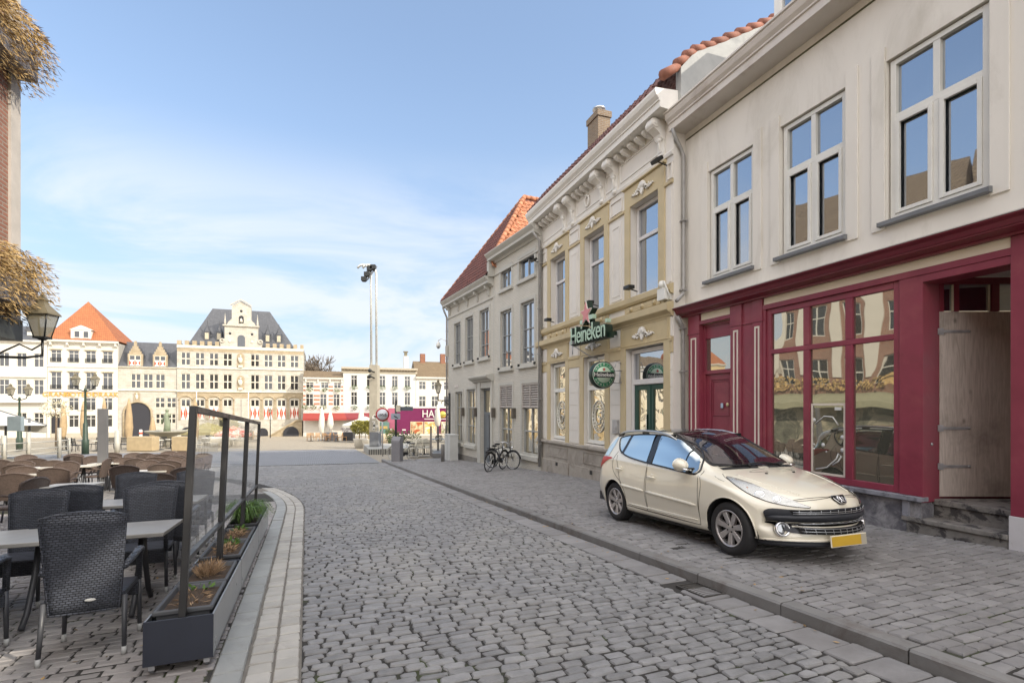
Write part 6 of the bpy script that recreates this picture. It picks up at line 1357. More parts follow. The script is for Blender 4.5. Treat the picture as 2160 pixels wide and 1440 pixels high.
for xc in (-27.85, -24.55):
    sp_ = [(xc-.98, 6.1), (xc-.98, 8.2)]+[p for k in range(4) for p in ((xc-.98+.2*k, 8.2+.4*k), (xc-.78+.2*k, 8.2+.4*k))]+[(xc-.18, 9.9), (xc-.1, 10.2), (xc+.1, 10.2), (xc+.18, 9.9)]+[p for k in range(3, -1, -1) for p in ((xc+.78-.2*k, 8.2+.4*k), (xc+.98-.2*k, 8.2+.4*k))]+[(xc+.98, 8.2), (xc+.98, 6.1)]
    dg = MB().prism(sp_, -.1, .2).build('stepped_dormer', oldst, GN); MB().add([(xc-.9, .2, 8.1), (xc, .2, 9.4), (xc, 3.2, 9.4), (xc-.9, 2, 8.1), (xc+.9, .2, 8.1), (xc+.9, 2, 8.1)], [(0, 1, 2, 3), (1, 4, 5, 2)]).box(xc-.9, xc+.9, .2, 1.9, 6.2, 8.1).build('dormer_roof', slate, dg)
    window(dg, xc-.75, xc+.75, 6.3, 7.95, -.16, lime_p, fglass, .06, mull=(xc,), trans=(7.2,), bar=.14, depth=.06, bv=0)
    for q in (-.72, .06): o = shutter(dg, xc+q, xc+q+.62, 6.32, 7.2, -.21)
nb = MB().prism(arch_pts(-28.05, -27.25, .9, 2.3), -.1, -.04).build('niche', oldst, GN); MB().ball((-27.65, -.15, 1.5), (.2, .12, .45)).ball((-27.65, -.15, 2.0), .12).build('statue', lime_p, nb)
# white hotel with orange hip roof
HO = thing('white_hotel', 'white hotel with orange hipped tile roof and gilt lettering above the ground floor', 'building', tuple(NF*TN), TF)
hx = [-38.38, -36.25, -34.15, -32.03]; hol = []
for x in hx: hol += [(x, x+1.27, 6.65, 8.45), (x, x+1.27, 2.6, 5.18)]
hol += [(x, x+1.25, -.58, 1.3) for x in hx[1:]]+[(x, x+1.25, -3.13, -1.33) for x in hx[1:]]+[(-38.35, -37.2, -4.9, -1.2), (-38.35, -37.1, -.3, 1.2)]
b = MB(); b.wall(-38.75, -30.1, -5.6, 9.75, hol, 0, .22); b.box(-38.75, -30.1, .5, 8, -5.6, 9.75); b.add([(-30.1, 0, -5.6), (-30.1, 8, -5.6), (-30.1, 8, 9.75), (-30.1, 0, 9.75)], [(0, 1, 2, 3)]); b.build('wall', stucco, HO)
b = MB(); b.prof([(0, 9.3), (-.2, 9.5), (-.55, 9.65), (-.6, 9.95), (0, 10.05)], -38.95, -29.95); b.prof([(0, 5.85), (-.12, 5.9), (-.12, 6.05), (0, 6.12)], -38.75, -30.1); b.prof([(0, 2.15), (-.15, 2.2), (-.15, 2.35), (0, 2.42)], -38.75, -30.1)
b.build('cornice', white_f, HO)
for k in range(5): MB().prof([(0, 9.6), (-.45, 9.6), (-.4, 9.2), (0, 8.9)], -38.4+k*2.0, -38.15+k*2.0).build('cornice_bracket', white_f, HO)
for a, c, d, e in hol[:-2]:
    w = fwin(HO, a, c, d, e, white_f, tr=.72, fw=.08, bar=.07)
    if d > 2: 
        b = MB(); b.ring(a-.02, c+.02, d, d+.62, .04, -.1, -.06)
        for k in range(9): b.box(a+.1+k*.13, a+.13+k*.13, -.1, -.07, d, d+.6)
        b.build('balcony_rail', black_iron, w); MB().prof([(0, e), (-.16, e+.03), (-.16, e+.16), (0, e+.2)], a-.12, c+.12).build('lintel', M('tan lintel', (.50, .42, .30), .7), w)
a, c, d, e = hol[-2]; MB().box(a, c, .15, .2, d, e).build('hotel_door', dark_g, HO); MB().prof([(0, -1.1), (-.3, -1.05), (-.35, -.85), (0, -.7)], a-.4, c+.3).box(a-.35, a-.05, -.2, 0, -5.2, -1.1).box(c+.0, c+.3, -.2, 0, -5.2, -1.1).build('door_case', white_f, HO)
fwin(HO, *hol[-1][:2], *hol[-1][2:], white_f)
MB().box(-38.75, -30.1, -.05, 0, -5.6, -4.0).build('hotel_base', M('stone base', (.42, .38, .30), .8, .1, 2), HO)
MB().add([(-39, -.6, 10.0), (-29.9, -.6, 10.0), (-29.9, 9, 10.0), (-39, 9, 10.0), (-35.3, 4.2, 16.6)], [(0, 1, 4), (1, 2, 4), (3, 0, 4), (2, 3, 4)]).build('roof', rtile, HO)
b = MB(); b.box(-35.8, -33.3, -.45, 2.5, 10.05, 11.45); dmx = b.build('dormer', white_f, HO); MB().prism([(-36.0, 11.5), (-33.1, 11.5), (-34.55, 12.2)], -.5, 2.6).build('dormer_pediment', white_f, dmx)
for x in (-35.4, -34.3): window(dmx, x, x+.75, 10.3, 11.35, -.52, white_f, fglass, .08, bv=0)
for txt, xc in (('GRAND', -37.6), ('HOTEL', -35.2), ('DE', -33.45), ('DRAAK', -31.6)): letter(txt, .95, .03, gilt, 'gilt_lettering', HO, (xc, -.1, 1.78), (radians(90), 0, 0), font_space=1.05)
# left-most white building and the unseen west side of the square that the windows mirror
def row_house(name, label, N, x0, x1, zb, zt, cols, floors, wm, rm, ridge, root=None, th=TF, nv=None, w=1.15, roof_h=2.5, frame=None, base_pt=None):
    h = thing(name, label, 'building', base_pt or tuple(NF*N), th); hol = []
    for k in range(cols):
        c = x0+(x1-x0)*(k+.5)/cols
        for d, e in floors: hol.append((c-w/2, c+w/2, d, e))
    b = MB(); b.wall(x0, x1, zb, zt, hol, 0, .2); b.box(x0, x1, .4, 8, zb, zt)
    for x in (x0, x1): b.add([(x, 0, zb), (x, 8, zb), (x, 8, zt), (x, 0, zt)], [(0, 1, 2, 3)])
    b.build('wall', wm, h)
    for q in hol: fwin(h, *q, frame or white_f, tr=.62)
    b = MB(); b.prof([(0, zt-.45), (-.15, zt-.3), (-.4, zt-.15), (-.45, zt+.1), (0, zt+.15)], x0-.1, x1+.1); b.build('cornice', white_f, h)
    MB().add([(x0, -.4, zt+.1), (x1, -.4, zt+.1), (x1, 3.6, zt+roof_h), (x0, 3.6, zt+roof_h), (x1, 7.6, zt+.1), (x0, 7.6, zt+.1)], [(0, 1, 2, 3), (3, 2, 4, 5), (1, 4, 2), (0, 3, 5)]).build('roof', rm, h)
    return h
l1 = row_house('white_townhouse', 'white town house with slate roof left of the orange roofed hotel', TN, -44.8, -38.8, -5.6, 9.6, 3, ((5.8, 7.8), (1.74, 3.93), (-2.9, -.95)), stucco, slate, 1, roof_h=2.6)
MB().prof([(0, 4.2), (-.2, 4.25), (-.25, 4.4), (0, 4.45)], -44.8, -38.9).build('string_course', white_f, l1); MB().prof([(0, .5), (-.6, .55), (-.6, .75), (0, .8)], -44.8, -38.9).build('balcony', white_f, l1)
for x in (-43.6, -41.0): b = MB(); b.box(x-.6, x+.6, 1.0, 2.5, 9.6, 11.2); dq = b.build('dormer', white_f, l1); MB().prism([(x-.9, 11.2), (x+.9, 11.2), (x, 12.2)], .8, 2.6).build('dormer_roof', slate, dq)
row_house('cream_townhouse', 'cream town house at the far left of the square', TN, -56, -45, -5.6, 8.6, 5, ((5.4, 7.4), (1.7, 3.9), (-2.9, -.8)), stucco, brtile, 1)
row_house('ochre_townhouse', 'sunlit ochre town house on the west side of the square', TN, -70, -56.2, -5.6, 9.8, 6, ((6, 8), (2, 4.2), (-2.9, -.8)), M('ochre stucco', (.60, .47, .27), .75, .06, 2), rtile, 1)
for k, (y0, y1, zt, m_, r_, lb) in enumerate(((12.3, 23.5, 12.0, rbr, brtile, 'brick house with an olive awning on the west side of the square'), (1, 12, 12.4, M('cream stucco', (.66, .58, .42), .75, .06, 2), brtile, 'cream house on the west side of the square'), (-10, .7, 11.6, stucco_g, slate, 'grey house on the west side of the square'), (-22, -10.3, 11.2, stucco, rtile, 'pale house at the south west of the square'))):
    wh = row_house('west_house', lb, 0, y0, y1, -6, zt, 5, ((zt-3.2, zt-1.1), (zt-7, zt-4.8), (zt-10.4, zt-8.4)), m_, r_, 1, th=radians(90), base_pt=(-27, 0, 0), roof_h=4.6)
    if k == 0:
        MB().box(y0, y1, -.06, .0, -6, .4).build('shop_front', M('dim shop front', (.13, .13, .10), .7, .6, 1.5, stain=(.8, .48, .56, (.40, .36, .27))), wh)
        MB().add([(y0, 0, .9), (y1, 0, .9), (y1, -1.4, .3), (y0, -1.4, .3), (y1, -1.4, -.1), (y0, -1.4, -.1)], [(0, 1, 2, 3), (3, 2, 4, 5)]).build('awning', M('olive awning', (.30, .29, .19), .8), wh)
        b = MB()
        for q in range(420): o = Vector((random.uniform(y0, y1), random.uniform(-.5, -.1), random.uniform(1.2, 2.2))); b.add([o, o+Vector((.15, 0, .1)), o+Vector((.1, -.1, -.2))], [(0, 1, 2)])
        b.build('dried_plants', gold, wh)
        for x in np.linspace(y0+.3, y1-.3, 6): MB().box(x-.28, x+.28, -.14, 0, 2.4, zt-.5).build('white_pilaster', stucco, wh)
# ---- low houses right of the town hall
SN = 92.0
STR = brickM('striped brick', (.42, .13, .06), (.38, .11, .05), (.45, .36, .28), .22, .07, .012, .85, .4)
SH = thing('striped_house', 'small red and white banded brick house with flower boxes and a red awning', 'building', tuple(NF*SN), TF)
hol = [(-3.1, -1.9, 3.1, 4.05), (-.75, .45, 3.1, 4.05), (1.3, 2.45, 3.1, 4.05), (-3.12, -1.95, .1, 2.1), (-.9, .15, .1, 2.1), (1.2, 2.25, .1, 2.1)]
b = MB(); b.wall(-3.5, 2.8, -5.8, 4.75, hol, 0, .15); b.box(-3.5, 2.8, .4, 7, -1.2, 4.75); b.build('wall', stucco, SH)
for z0, z1 in ((.25, .62), (.95, 1.3), (1.6, 1.95), (2.6, 2.9), (3.2, 3.5)):
    for x0, x1 in ((-3.5, -3.14), (-1.88, -.92), (.47, 1.18), (2.47, 2.8)): MB().box(x0, x1, -.02, 0, z0, z1).build('brick_band', STR, SH)
for q in hol: fwin(SH, *q, white_f, tr=.66)
b = MB(); b.prof([(0, 4.3), (-.15, 4.45), (-.4, 4.6), (-.45, 4.85), (0, 4.9)], -3.5, 2.8); b.build('cornice', white_f, SH)
for k in range(4): MB().box(-3.2+k*1.9, -3.0+k*1.9, -.3, 0, 4.1, 4.6).build('cornice_bracket', white_f, SH)
MB().add([(-3.5, -.4, 4.85), (2.8, -.4, 4.85), (2.8, 2.4, 6.1), (-3.5, 2.4, 6.1)], [(0, 1, 2, 3)]).build('roof', brtile, SH)
leaf = M('window box leaves', (.07, .12, .015), .7, .3, 5, island=.5)
def flowerbox(par, x, z, w=.9):
    b = MB(); leaves(b, (x, -.3, z), (w*.55, .2, .3), 90, .2, .05, lambda p: Vector((p.x, p.y-.4, p.z))); b.build('flower_box', leaf, par)
for x, z in ((-2.5, 2.85), (-.15, 2.85), (1.9, 2.85), (-3.2, -.1), (-1.9, -.1), (-.4, -.1), (1.75, -.2)): flowerbox(SH, x, z)
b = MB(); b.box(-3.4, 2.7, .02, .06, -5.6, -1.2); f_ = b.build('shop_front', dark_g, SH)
for x in (-3.3, -1.1, .3, 1.2, 2.4): MB().box(x, x+.18, -.04, .02, -5.6, -1.9).build('front_post', white_f, f_)
MB().add([(-3.5, 0, -1.1), (3.0, 0, -1.1), (3.3, -2.2, -1.95), (-3.5, -2.2, -1.95), (3.3, -2.2, -2.3), (-3.5, -2.2, -2.3)], [(0, 1, 2, 3), (3, 2, 4, 5)]).build('awning', redaw, SH)
H2 = thing('cream_hotel', 'pale grey hotel with two rows of windows, flower boxes and a long red awning', 'building', tuple(NF*SN), TF)
xs2 = [4.09, 6.67, 8.84, 10.97, 13.16]; hol = [(x, x+1.0, 3.4, 5.36) for x in xs2]+[(x, x+1.0, .25, 2.47) for x in xs2]
b = MB(); b.wall(2.82, 15.15, -5.8, 6.1, hol, 0, .15); b.box(2.82, 15.15, .4, 7, -1.2, 6.1); b.build('wall', stucco_g, H2)
for q in hol: fwin(H2, *q, white_f, tr=.70)
for x in xs2: flowerbox(H2, x+.5, 3.3); flowerbox(H2, x+.5, -.2)
b = MB(); b.prof([(0, 5.75), (-.1, 5.8), (-.1, 6.3), (-.6, 6.4), (-.65, 6.7), (0, 6.8)], 2.5, 15.4)
b.build('cornice', M('hotel cornice', (.42, .37, .28), .7), H2); MB().box(2.82, 15.15, -.03, 0, 5.72, 6.28).build('frieze', M('frieze cream', (.62, .55, .36), .7, .05, 2), H2)
for k in range(24): MB().box(2.7+k*.53, 2.9+k*.53, -.45, 0, 6.22, 6.4).build('cornice_block', brtile, H2)
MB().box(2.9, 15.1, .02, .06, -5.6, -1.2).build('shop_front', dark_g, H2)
MB().add([(2.9, 0, -1.1), (14.6, 0, -1.1), (14.6, -2.0, -1.9), (3.2, -2.0, -1.9), (14.6, -2, -2.25), (3.2, -2, -2.25)], [(0, 1, 2, 3), (3, 2, 4, 5)]).build('awning', M('wine awning', (.20, .03, .035), .8), H2)
W3 = row_house('gable_hotel', 'white house with brown tiled roof and chimneys at the right of the square', SN, 15.2, 26.5, -5.8, 5.2, 5, ((3.05, 4.46), (-.05, 1.85)), stucco, brtile, 1, roof_h=3.2, w=1.2)
for x, z in ((17.0, 7.9), (20.8, 8.0)): MB().box(x-.45, x+.45, 3.2, 3.9, z-.6, z+1.9).build('chimney', M('chimney red', (.22, .10, .06), .85, .2, 3), W3)
ch2 = MB().box(13.4, 14.2, 2.5, 3.4, 5.2, 9.2).build('chimney', stucco_g, H2); MB().box(13.55, 14.05, 2.7, 3.2, 9.2, 9.9).box(13.4, 14.2, 2.6, 3.3, 9.9, 10.1).build('chimney_cowl', olive, ch2)
# bare tree behind
def bare_tree(loc, h, label, name='bare_tree'):
    t = thing(name, label, 'tree', loc); bk_ = M('bark', (.16, .125, .09), .9, .2, 6); b = MB(); tw = MB(); rr = random.Random(3)
    def br(p, d, l, r, dep):
        q = p+d*l*.55+Vector((rr.gauss(0, .06), rr.gauss(0, .06), 0))*l; e = q+(d+Vector((rr.gauss(0, .15), rr.gauss(0, .15), .08))).normalized()*l*.45
        (b if dep < 2 else tw).tube([p, q, e], [max(r, .055), max(r*.85, .05), max(r*.7, .045)], 5 if dep < 3 else 3)
        if dep < 6:
            for k in range(3 if dep else 5):
                dd = (d+Vector((rr.gauss(0, .55), rr.gauss(0, .55), rr.gauss(.3, .3)))).normalized(); br(p.lerp(e, rr.uniform(.55, 1)), dd, l*rr.uniform(.62, .82), r*.58, dep+1)
    br(Vector((0, 0, 0)), Vector((0, 0, 1)), h*.3, h*.02, 0)
    b.build('trunk', bk_, t); tw.build('crown', bk_, t)
bare_tree(far(TN+26, -3.6, 0, -5.5), 21.5, 'bare leafless tree rising behind the town hall corner')
# ---- twin pole lamp mast on its plinth
px_ = lambda x, y, Y, dz=0: Vector(((x-1080)/1080*Y, Y, -(y-857)/1080*Y+dz))
YM = 36.3; gm = gz(-9.5, 34, 1.64)
pf = MB(); R_ = Matrix.Translation((-9.5, 33.9, gm)) @ Matrix.Rotation(radians(20), 4, 'Z')
b = MB(); b.box(0, 3.3, 0, 4.7, -.4, .36); o = b.build('mast_plinth', M('slatted concrete', (.33, .32, .29), .8, .12, 3, .4, 20), None, .03); o.matrix_world = R_; tag(o, 'low dark sided square plinth under the twin pole mast', 'plinth')
b = MB()
for k in range(22): b.box(.02+k*.148, .08+k*.148, -.03, .0, -.05, .33)
b.build('plinth_slat', M('plinth slats', (.075, .075, .07), .8), o)
mast = thing('lamp_mast', 'tall slender twin pole light mast with curved tops and floodlights, standing on the plinth', 'lamp mast', (0, 0, 0))
for x, nm in ((784, 0), (795, 1)):
    b0 = px_(x, 940, YM); t0 = px_(x-1.5, 580, YM); P = [b0, t0]+[t0+Vector((-.62*(1-cos(a)) * .9, 0, .72*sin(a))) for a in np.linspace(.2, 2.4, 9)]
    MB().tube(P, .085, 10).build('pole', M('pale mast metal', (.62, .62, .58), .3, .05, 3, metal=.5), mast)
for k, (x, y) in enumerate(((770, 588), (776, 578), (782, 566), (789, 563))):
    c = px_(x-2, y, YM-.3); MB().cb((c.x, c.y, c.z), (.36, .3, .28)).lathe([(.15, -.2), (.17, -.1)], 10, M=Matrix.Translation(c)).build('floodlight', black_iron, mast)
MB().tube([px_(766, 590, YM), px_(780, 560, YM)], .05, 6).tube([px_(775, 590, YM-.4), px_(795, 562, YM)], .05, 6).build('lamp_frame', lead, mast)
casing = MB(); a = px_(783, 942, YM-.1); casing.box(a.x-.05, a.x+.50, YM-.4, YM+.3, a.z, px_(0, 770, YM).z); casing.build('mast_casing', M('tan casing', (.40, .36, .28), .7, .12, 3), mast)
a = px_(781, 941, YM-.5); MB().box(a.x-.05, a.x+.56, YM-.5, YM+.4, a.z, a.z+1.0).build('dark_base', lead, mast)
for k in range(26): c = px_(random.uniform(785, 798), random.uniform(870, 918), YM-.42); MB().cb((c.x, YM-.41, c.z), (random.uniform(.08, .2), .012, random.uniform(.06, .16))).build('poster_scrap', M_white, mast)
for k, z in enumerate((785, 797)): c = px_(790, z, YM-.5); MB().tube([c, c+Vector((-.25, -.3, .1))], .05, 6).ball(c+Vector((-.25, -.3, .1)), .14, 8).build('speaker_horn', black_iron, mast)
# ---- potted trees
def pot_tree(x, y, Y, label):
    g_ = gz((x-1080)/1080*Y, Y, 1.64); t = thing('potted_tree', label, 'tree', ((x-1080)/1080*Y, Y, g_), 0, 'trees in white pots')
    MB().lathe([(.36, 0), (.50, .74), (.53, .78), (.46, .78), (.42, .66)], 18).build('white_pot', M_white, t); MB().tube([(0, 0, .6), (.03, 0, 1.5)], .055, 7).build('trunk', M('pale trunk', (.42, .31, .15), .8), t)
    b = MB(); leaves(b, (0, 0, 1.75), (.72, .72, .52), 1300, .17, .04, lambda p: Vector((p.x, p.y, p.z+.3))); b.build('crown', M('olive leaves', (.24, .22, .04), .7, .3, 4, island=.5), t)
pot_tree(758, 0, 43.5, 'round crowned potted tree, left of the pair by the plinth'); pot_tree(778, 0, 42.5, 'round crowned potted tree, right of the pair by the plinth')
# ---- umbrellas
def closed_umb(x, Y, z0, z1, m, r, label, grp):
    X = (x-1080)/1080*Y; g_ = gz(X, Y, 1.62); t = thing('closed_umbrella', label, 'umbrella', (X, Y, g_), random.uniform(0, 6), grp)
    MB().tube([(0, 0, 0), (0, 0, z1)], .04, 6).build('pole', white_f, t); MB().box(-.45, .45, -.45, .45, 0, .1).build('base', lead, t)
    n = 16; prof = [(.25, z0), (.75, z0+.12*(z1-z0)), (1, z0+.35*(z1-z0)), (.8, z0+.6*(z1-z0)), (.5, z0+.85*(z1-z0)), (.15, z1)]
    vs = [(r*p*(1+.16*(k % 2))*cos(2*pi*k/n+.2*j), r*p*(1+.16*(k % 2))*sin(2*pi*k/n+.2*j), z) for j, (p, z) in enumerate(prof) for k in range(n)]
    MB().add(vs, [(i*n+k, i*n+(k+1) % n, (i+1)*n+(k+1) % n, (i+1)*n+k) for i in range(5) for k in range(n)]+[tuple(5*n+k for k in range(n))], 0, True).build('cloth', m, t)
gw, gb = 'white closed umbrellas', 'beige closed umbrellas'
def zat(y, Y, X=-6): return -(y-857)/1080*Y-gz(X, Y, 1.62)
for x, yt, yb, Y, lb in ((679, 858, 918, 62, 'white closed umbrella before the striped house, left one'), (697, 868, 907, 62, 'white closed umbrella before the striped house, right one'), (762, 859, 900, 60, 'white closed umbrella above the open parasol'), (923, 853, 901, 38, 'white closed umbrella before the purple trailer')):
    closed_umb(x, Y, zat(yb, Y, (x-1080)/1080*Y), zat(yt, Y, (x-1080)/1080*Y), white_u, .34 if Y > 50 else .22, lb, gw)
for x, yt, yb, Y, lb in ((134, 846, 926, 60, 'beige closed umbrella at the left beside the hotel door'), (176, 846, 925, 61, 'beige closed umbrella behind the twin lantern post'), (220, 840, 925, 62, 'beige closed umbrella just above the dark grey post'), (272, 840, 935, 50, 'tall beige closed umbrella before the gatehouse arch'), (322, 880, 925, 58, 'slim olive closed umbrella right of the archway'), (412, 840, 935, 52, 'beige closed umbrella behind the first glass screen')):
    closed_umb(x, Y, zat(yb, Y), zat(yt, Y), beige_u, .31, lb, gb)
def open_umb(x, ytop, Y, r, m, label, drop=.9):
    X = (x-1080)/1080*Y; g_ = gz(X, Y, 1.62); zt = -(ytop-857)/1080*Y-g_; t = thing('parasol', label, 'parasol', (X, Y, g_)); MB().tube([(0, 0, 0), (0, 0, zt)], .04, 6).build('pole', white_f, t)
    n = 8; vs = [(0, 0, zt)]+[(r*cos(2*pi*k/n), r*sin(2*pi*k/n), zt-drop) for k in range(n)]+[(r*cos(2*pi*k/n), r*sin(2*pi*k/n), zt-drop-.28) for k in range(n)]
    MB().add(vs, [(0, 1+k, 1+(k+1) % n) for k in range(n)]+[(1+k, 1+(k+1) % n, 9+(k+1) % n, 9+k) for k in range(n)]).build('canopy', m, t)
open_umb(771, 878, 57, 2.6, white_u, 'open cream parasol beside the twin pole mast')
open_umb(492, 897, 56, 1.9, M('pink and red cloth', (.62, .16, .13), .8, .5, 3, stain=(2.2, .45, .55, (.72, .52, .42))), 'pink and red patterned parasol seen through the glass screens'); open_umb(438, 890, 60, 3.0, M('khaki cloth', (.36, .31, .15), .85), 'wide khaki parasol seen through the first glass screen', 1.1)
# ---- the purple trailer
YT = 56.0; tx0, tx1 = (820-1080)/1080*YT, (962-1080)/1080*YT+1.5; gt = gz(-11, YT, 1.62)
pur = M('purple trailer paint', (.165, .014, .075), .4, .06, 3); zt0, zt1 = -(916-857)/1080*YT, -(860-857)/1080*YT
TR = thing('snack_trailer', 'purple food trailer with white lettering and framed food pictures behind the terrace', 'trailer', (0, YT, 0), 0)
MB().box(tx0, tx1, 0, 2.4, zt0, zt1).build('trailer_body', pur, TR, .04); MB().box(tx0-.03, tx1, -.05, 2.4, zt1-.02, zt1+.12).box(tx0-.03, tx1, -.05, -.01, zt0-.06, zt0+.06).build('trailer_trim', M_white, TR)
xw = lambda x: (x-1080)/1080*YT
MB().box(xw(818), xw(836), -.03, -.01, zt0+.05, zt1-.05).build('end_panel', M('pink panel', (.40, .11, .17), .5), TR)
zw = lambda y: -(y-857)/1080*YT
letter('HAP', 1.06, .02, M_white, 'trailer_lettering', TR, (xw(908), -.06, zw(873)), (radians(90), 0, 0)).scale = (.92, 1.1, 1); letter('S', 1.06, .02, M_white, 'trailer_lettering', TR, (xw(947), -.06, zw(873)), (radians(90), 0, 0)).scale = (.92, 1.1, 1)
d_ = MB().lathe([(.38, 0), (.38, .03)], 20, M=Matrix.Translation((xw(934), -.04, zw(874))) @ Matrix.Rotation(pi/2, 4, 'X')).build('burger_disc', M('bun yellow', (.62, .42, .08), .5), TR); MB().box(xw(934)-.36, xw(934)+.36, -.1, -.07, zw(874)-.05, zw(874)+.05).build('burger_line', M('salad green', (.25, .35, .06), .6), d_)
MB().box(xw(895), xw(917), -.04, -.01, zw(884), zw(882.5)).box(xw(930), xw(950), -.04, -.01, zw(884), zw(882.5)).box(xw(820.5), xw(828), -.05, -.02, zw(907.5), zw(904)).box(xw(848.5), xw(856), -.04, -.01, zw(907.5), zw(905)).build('small_print', M_white, TR)
foodm = [M('food picture', (.55, .46, .27), .5, .6, 3, stain=(1.6, .48, .55, (.42, .10, .03))), M('food picture', (.62, .40, .12), .5, .6, 3, stain=(1.8, .5, .56, (.72, .68, .55))), M('food picture', (.65, .55, .48), .5, .6, 3, stain=(1.8, .48, .55, (.2, .24, .08)))]
for k, (a, c) in enumerate(((866, 893), (895, 921), (931, 950))): fr_ = MB().box(xw(a), xw(c), -.05, -.01, zw(914.5), zw(889)).build('picture_frame', M('picture cream', (.75, .64, .38), .5), TR); MB().box(xw(a)+.07, xw(c)-.07, -.07, -.05, zw(913.5), zw(890)).build('food_picture', foodm[k], fr_)
for x in (xw(845), xw(925)): MB().lathe([(.42, -.12), (.42, .12)], 18, M=Matrix.Translation((x, .3, gt+.42)) @ Matrix.Rotation(pi/2, 4, 'X')).build('wheel', rubber, TR)
kk = thing('stall_kiosk', 'small green and cream stall with lattice panels left of the purple trailer', 'kiosk', (xw(808), YT-1, gt))
MB().box(-.7, .7, 0, 1.5, 1.0, 2.2).build('counter', M('teal panel', (.10, .20, .17), .6, .1, 3), kk); MB().box(-.72, .72, -.03, 0, 1.5, 1.8).build('stripe', M('mustard stripe', (.45, .32, .10), .6), kk)
b = MB()
for k in range(8): b.tube([(-.7+k*.2, -.05, .0), (-.5+k*.2, -.05, 1.0)], .03, 4).tube([(-.7+k*.2, -.06, 1.0), (-.5+k*.2, -.06, 0)], .03, 4)
b.build('lattice', M('lattice cream', (.62, .50, .32), .7), kk); b = MB()
for k in range(4): b.tube([(-.6+k*.25, -.08, 1.1), (-.6+k*.25, -.08, 3.4)], .03, 5)
b.build('rack_pole', white_f, kk)
# ---- lanterns on the square
def twin_lamp(x, ybase, ytop, label, Y):
    X = (x-1080)/1080*Y; g_ = gz(X, Y, 1.62); h = -(ytop-857)/1080*Y-g_; t = thing('twin_lantern', label, 'street lamp', (X, Y, g_), .1, 'twin lantern posts on the square')
    MB().lathe([(.2, 0), (.2, .9), (.15, 1.0), (.13, 2.0), (.08, 2.1), (.06, h-1.3), (.09, h-1.25), (.05, h-1.1)], 10).build('post', M('lamp green', (.035, .06, .04), .5, .2, 4), t)
    MB().tube([(-.55, 0, h-.95), (-.45, 0, h-1.2), (0, 0, h-1.35), (.45, 0, h-1.2), (.55, 0, h-.95)], .035, 6).build('arm', black_iron, t); MB().tube([(-.5, 0, h-2.6), (.5, 0, h-2.6)], .02, 5).build('ladder_bar', black_iron, t)
    for q in (-.6, .6): lantern_body(t, 1.0, h-.95, q)
twin_lamp(180, 955, 783, 'twin lantern post with green base before the white hotel', 34); twin_lamp(41, 950, 806, 'twin lantern post at the left edge above the white canopy', 38)
sl_ = thing('street_lantern', 'thin lantern post before the town hall stair', 'street lamp', (xw(570)*.0+(570-1080)/1080*74, 74, gz(-35, 74, 1.64))); MB().tube([(0, 0, 0), (0, 0, 3.6)], .07, 6).build('post', black_iron, sl_); lantern_body(sl_, .9, 3.6)
# ---- white canopy at the left
YC = 30; cz = lambda x, y, Y=YC: Vector(((x-1080)/1080*Y, Y, -(y-857)/1080*Y))
cp = thing('white_canopy', 'white fabric canopy with a sloping edge at the left, over the glass windbreak', 'canopy', (0, 0, 0))
a, c = cz(-60, 848), cz(98, 897); MB().add([a, c, c+Vector((.0, -3, .1)), a+Vector((0, -3, .1)), a+Vector((0, -3, -1.5)), c+Vector((0, -3, -.45)), a+Vector((0, 0, -1.5)), c+Vector((0, 0, -.45))], [(0, 1, 2, 3), (3, 2, 5, 4), (0, 1, 7, 6)]).build('cloth', white_u, cp)
MB().tube([a+Vector((0, -3, .1)), c+Vector((0, -3, .1))], .06, 6).tube([a, c], .06, 6).build('edge_pole', lead, cp)
for x in (12, 62): q = cz(x, 900, YC-.5); MB().tube([q+Vector((0, 0, .5)), (q.x, q.y, gz(q.x, q.y, 1.62))], .06, 6).build('pole', post_m, cp)
q = cz(41, 894, YC-3.2); MB().box(q.x-.35, q.x+.35, q.y-.3, q.y-.1, q.z-.35, q.z+.4).build('heater', M('heater grey', (.25, .30, .32), .4), cp)
# ---- small things on the square
def simple(name, mb, m, x, Y, label, cat, group=None, H=1.62, rz=0, bevel=0):
    X = (x-1080)/1080*Y; o = mb.build(name, m, None, bevel); o.location = (X, Y, gz(X, Y, H)); o.rotation_euler = (0, 0, rz); return tag(o, label, cat, group)
woodc = M('planter board', (.44, .34, .20), .8, .12, 3)
simple('timber_planter', MB().box(-.95, .95, -.4, .4, 0, 1.05), woodc, 302, 38.5, 'tan timber planter box before the archway', 'planter box', bevel=.02); simple('timber_planter', MB().box(-.6, .6, -.4, .4, 0, 1.05), woodc, 386, 38.5, 'tan timber planter box just left of the first glass screen', 'planter box', bevel=.02)
simple('stone_planter', MB().box(-.65, .65, -.45, .45, 0, 1.0), lead, 698, 62, 'grey square planter under the closed white umbrella', 'planter box'); simple('dark_planter', MB().box(-.62, .62, -.45, .45, 0, 1.0), steel_dark, 736, 62, 'dark planter cube with lavender left of the potted trees', 'planter box')
b = MB(); leaves(b, (0, 0, 1.2), (.7, .4, .45), 160, .3, .04, lambda p: Vector((p.x, p.y, 1))); simple('lavender_plant', b, M('lavender leaf', (.30, .27, .27), .8, .3, 5, island=.4), 732, 62, 'greyish bushy plant growing in the dark planter cube', 'plant')
simple('grey_bollard', MB().lathe([(.16, 0), (.16, .7), (.15, .72), (.15, 1.5), (.1, 1.56)], 12), pale_post, 247, 36, 'pale bollard with dark foot right of the tall grey post', 'bollard')
b = thing('striped_bollard', 'red and white striped marker bollard under the archway', 'bollard', ((297-1080)/1080*58, 58, gz(-42, 58, 1.62))); MB().lathe([(.17, 0), (.15, 1.3), (.08, 1.36)], 12).build('marker_post', M_white, b)
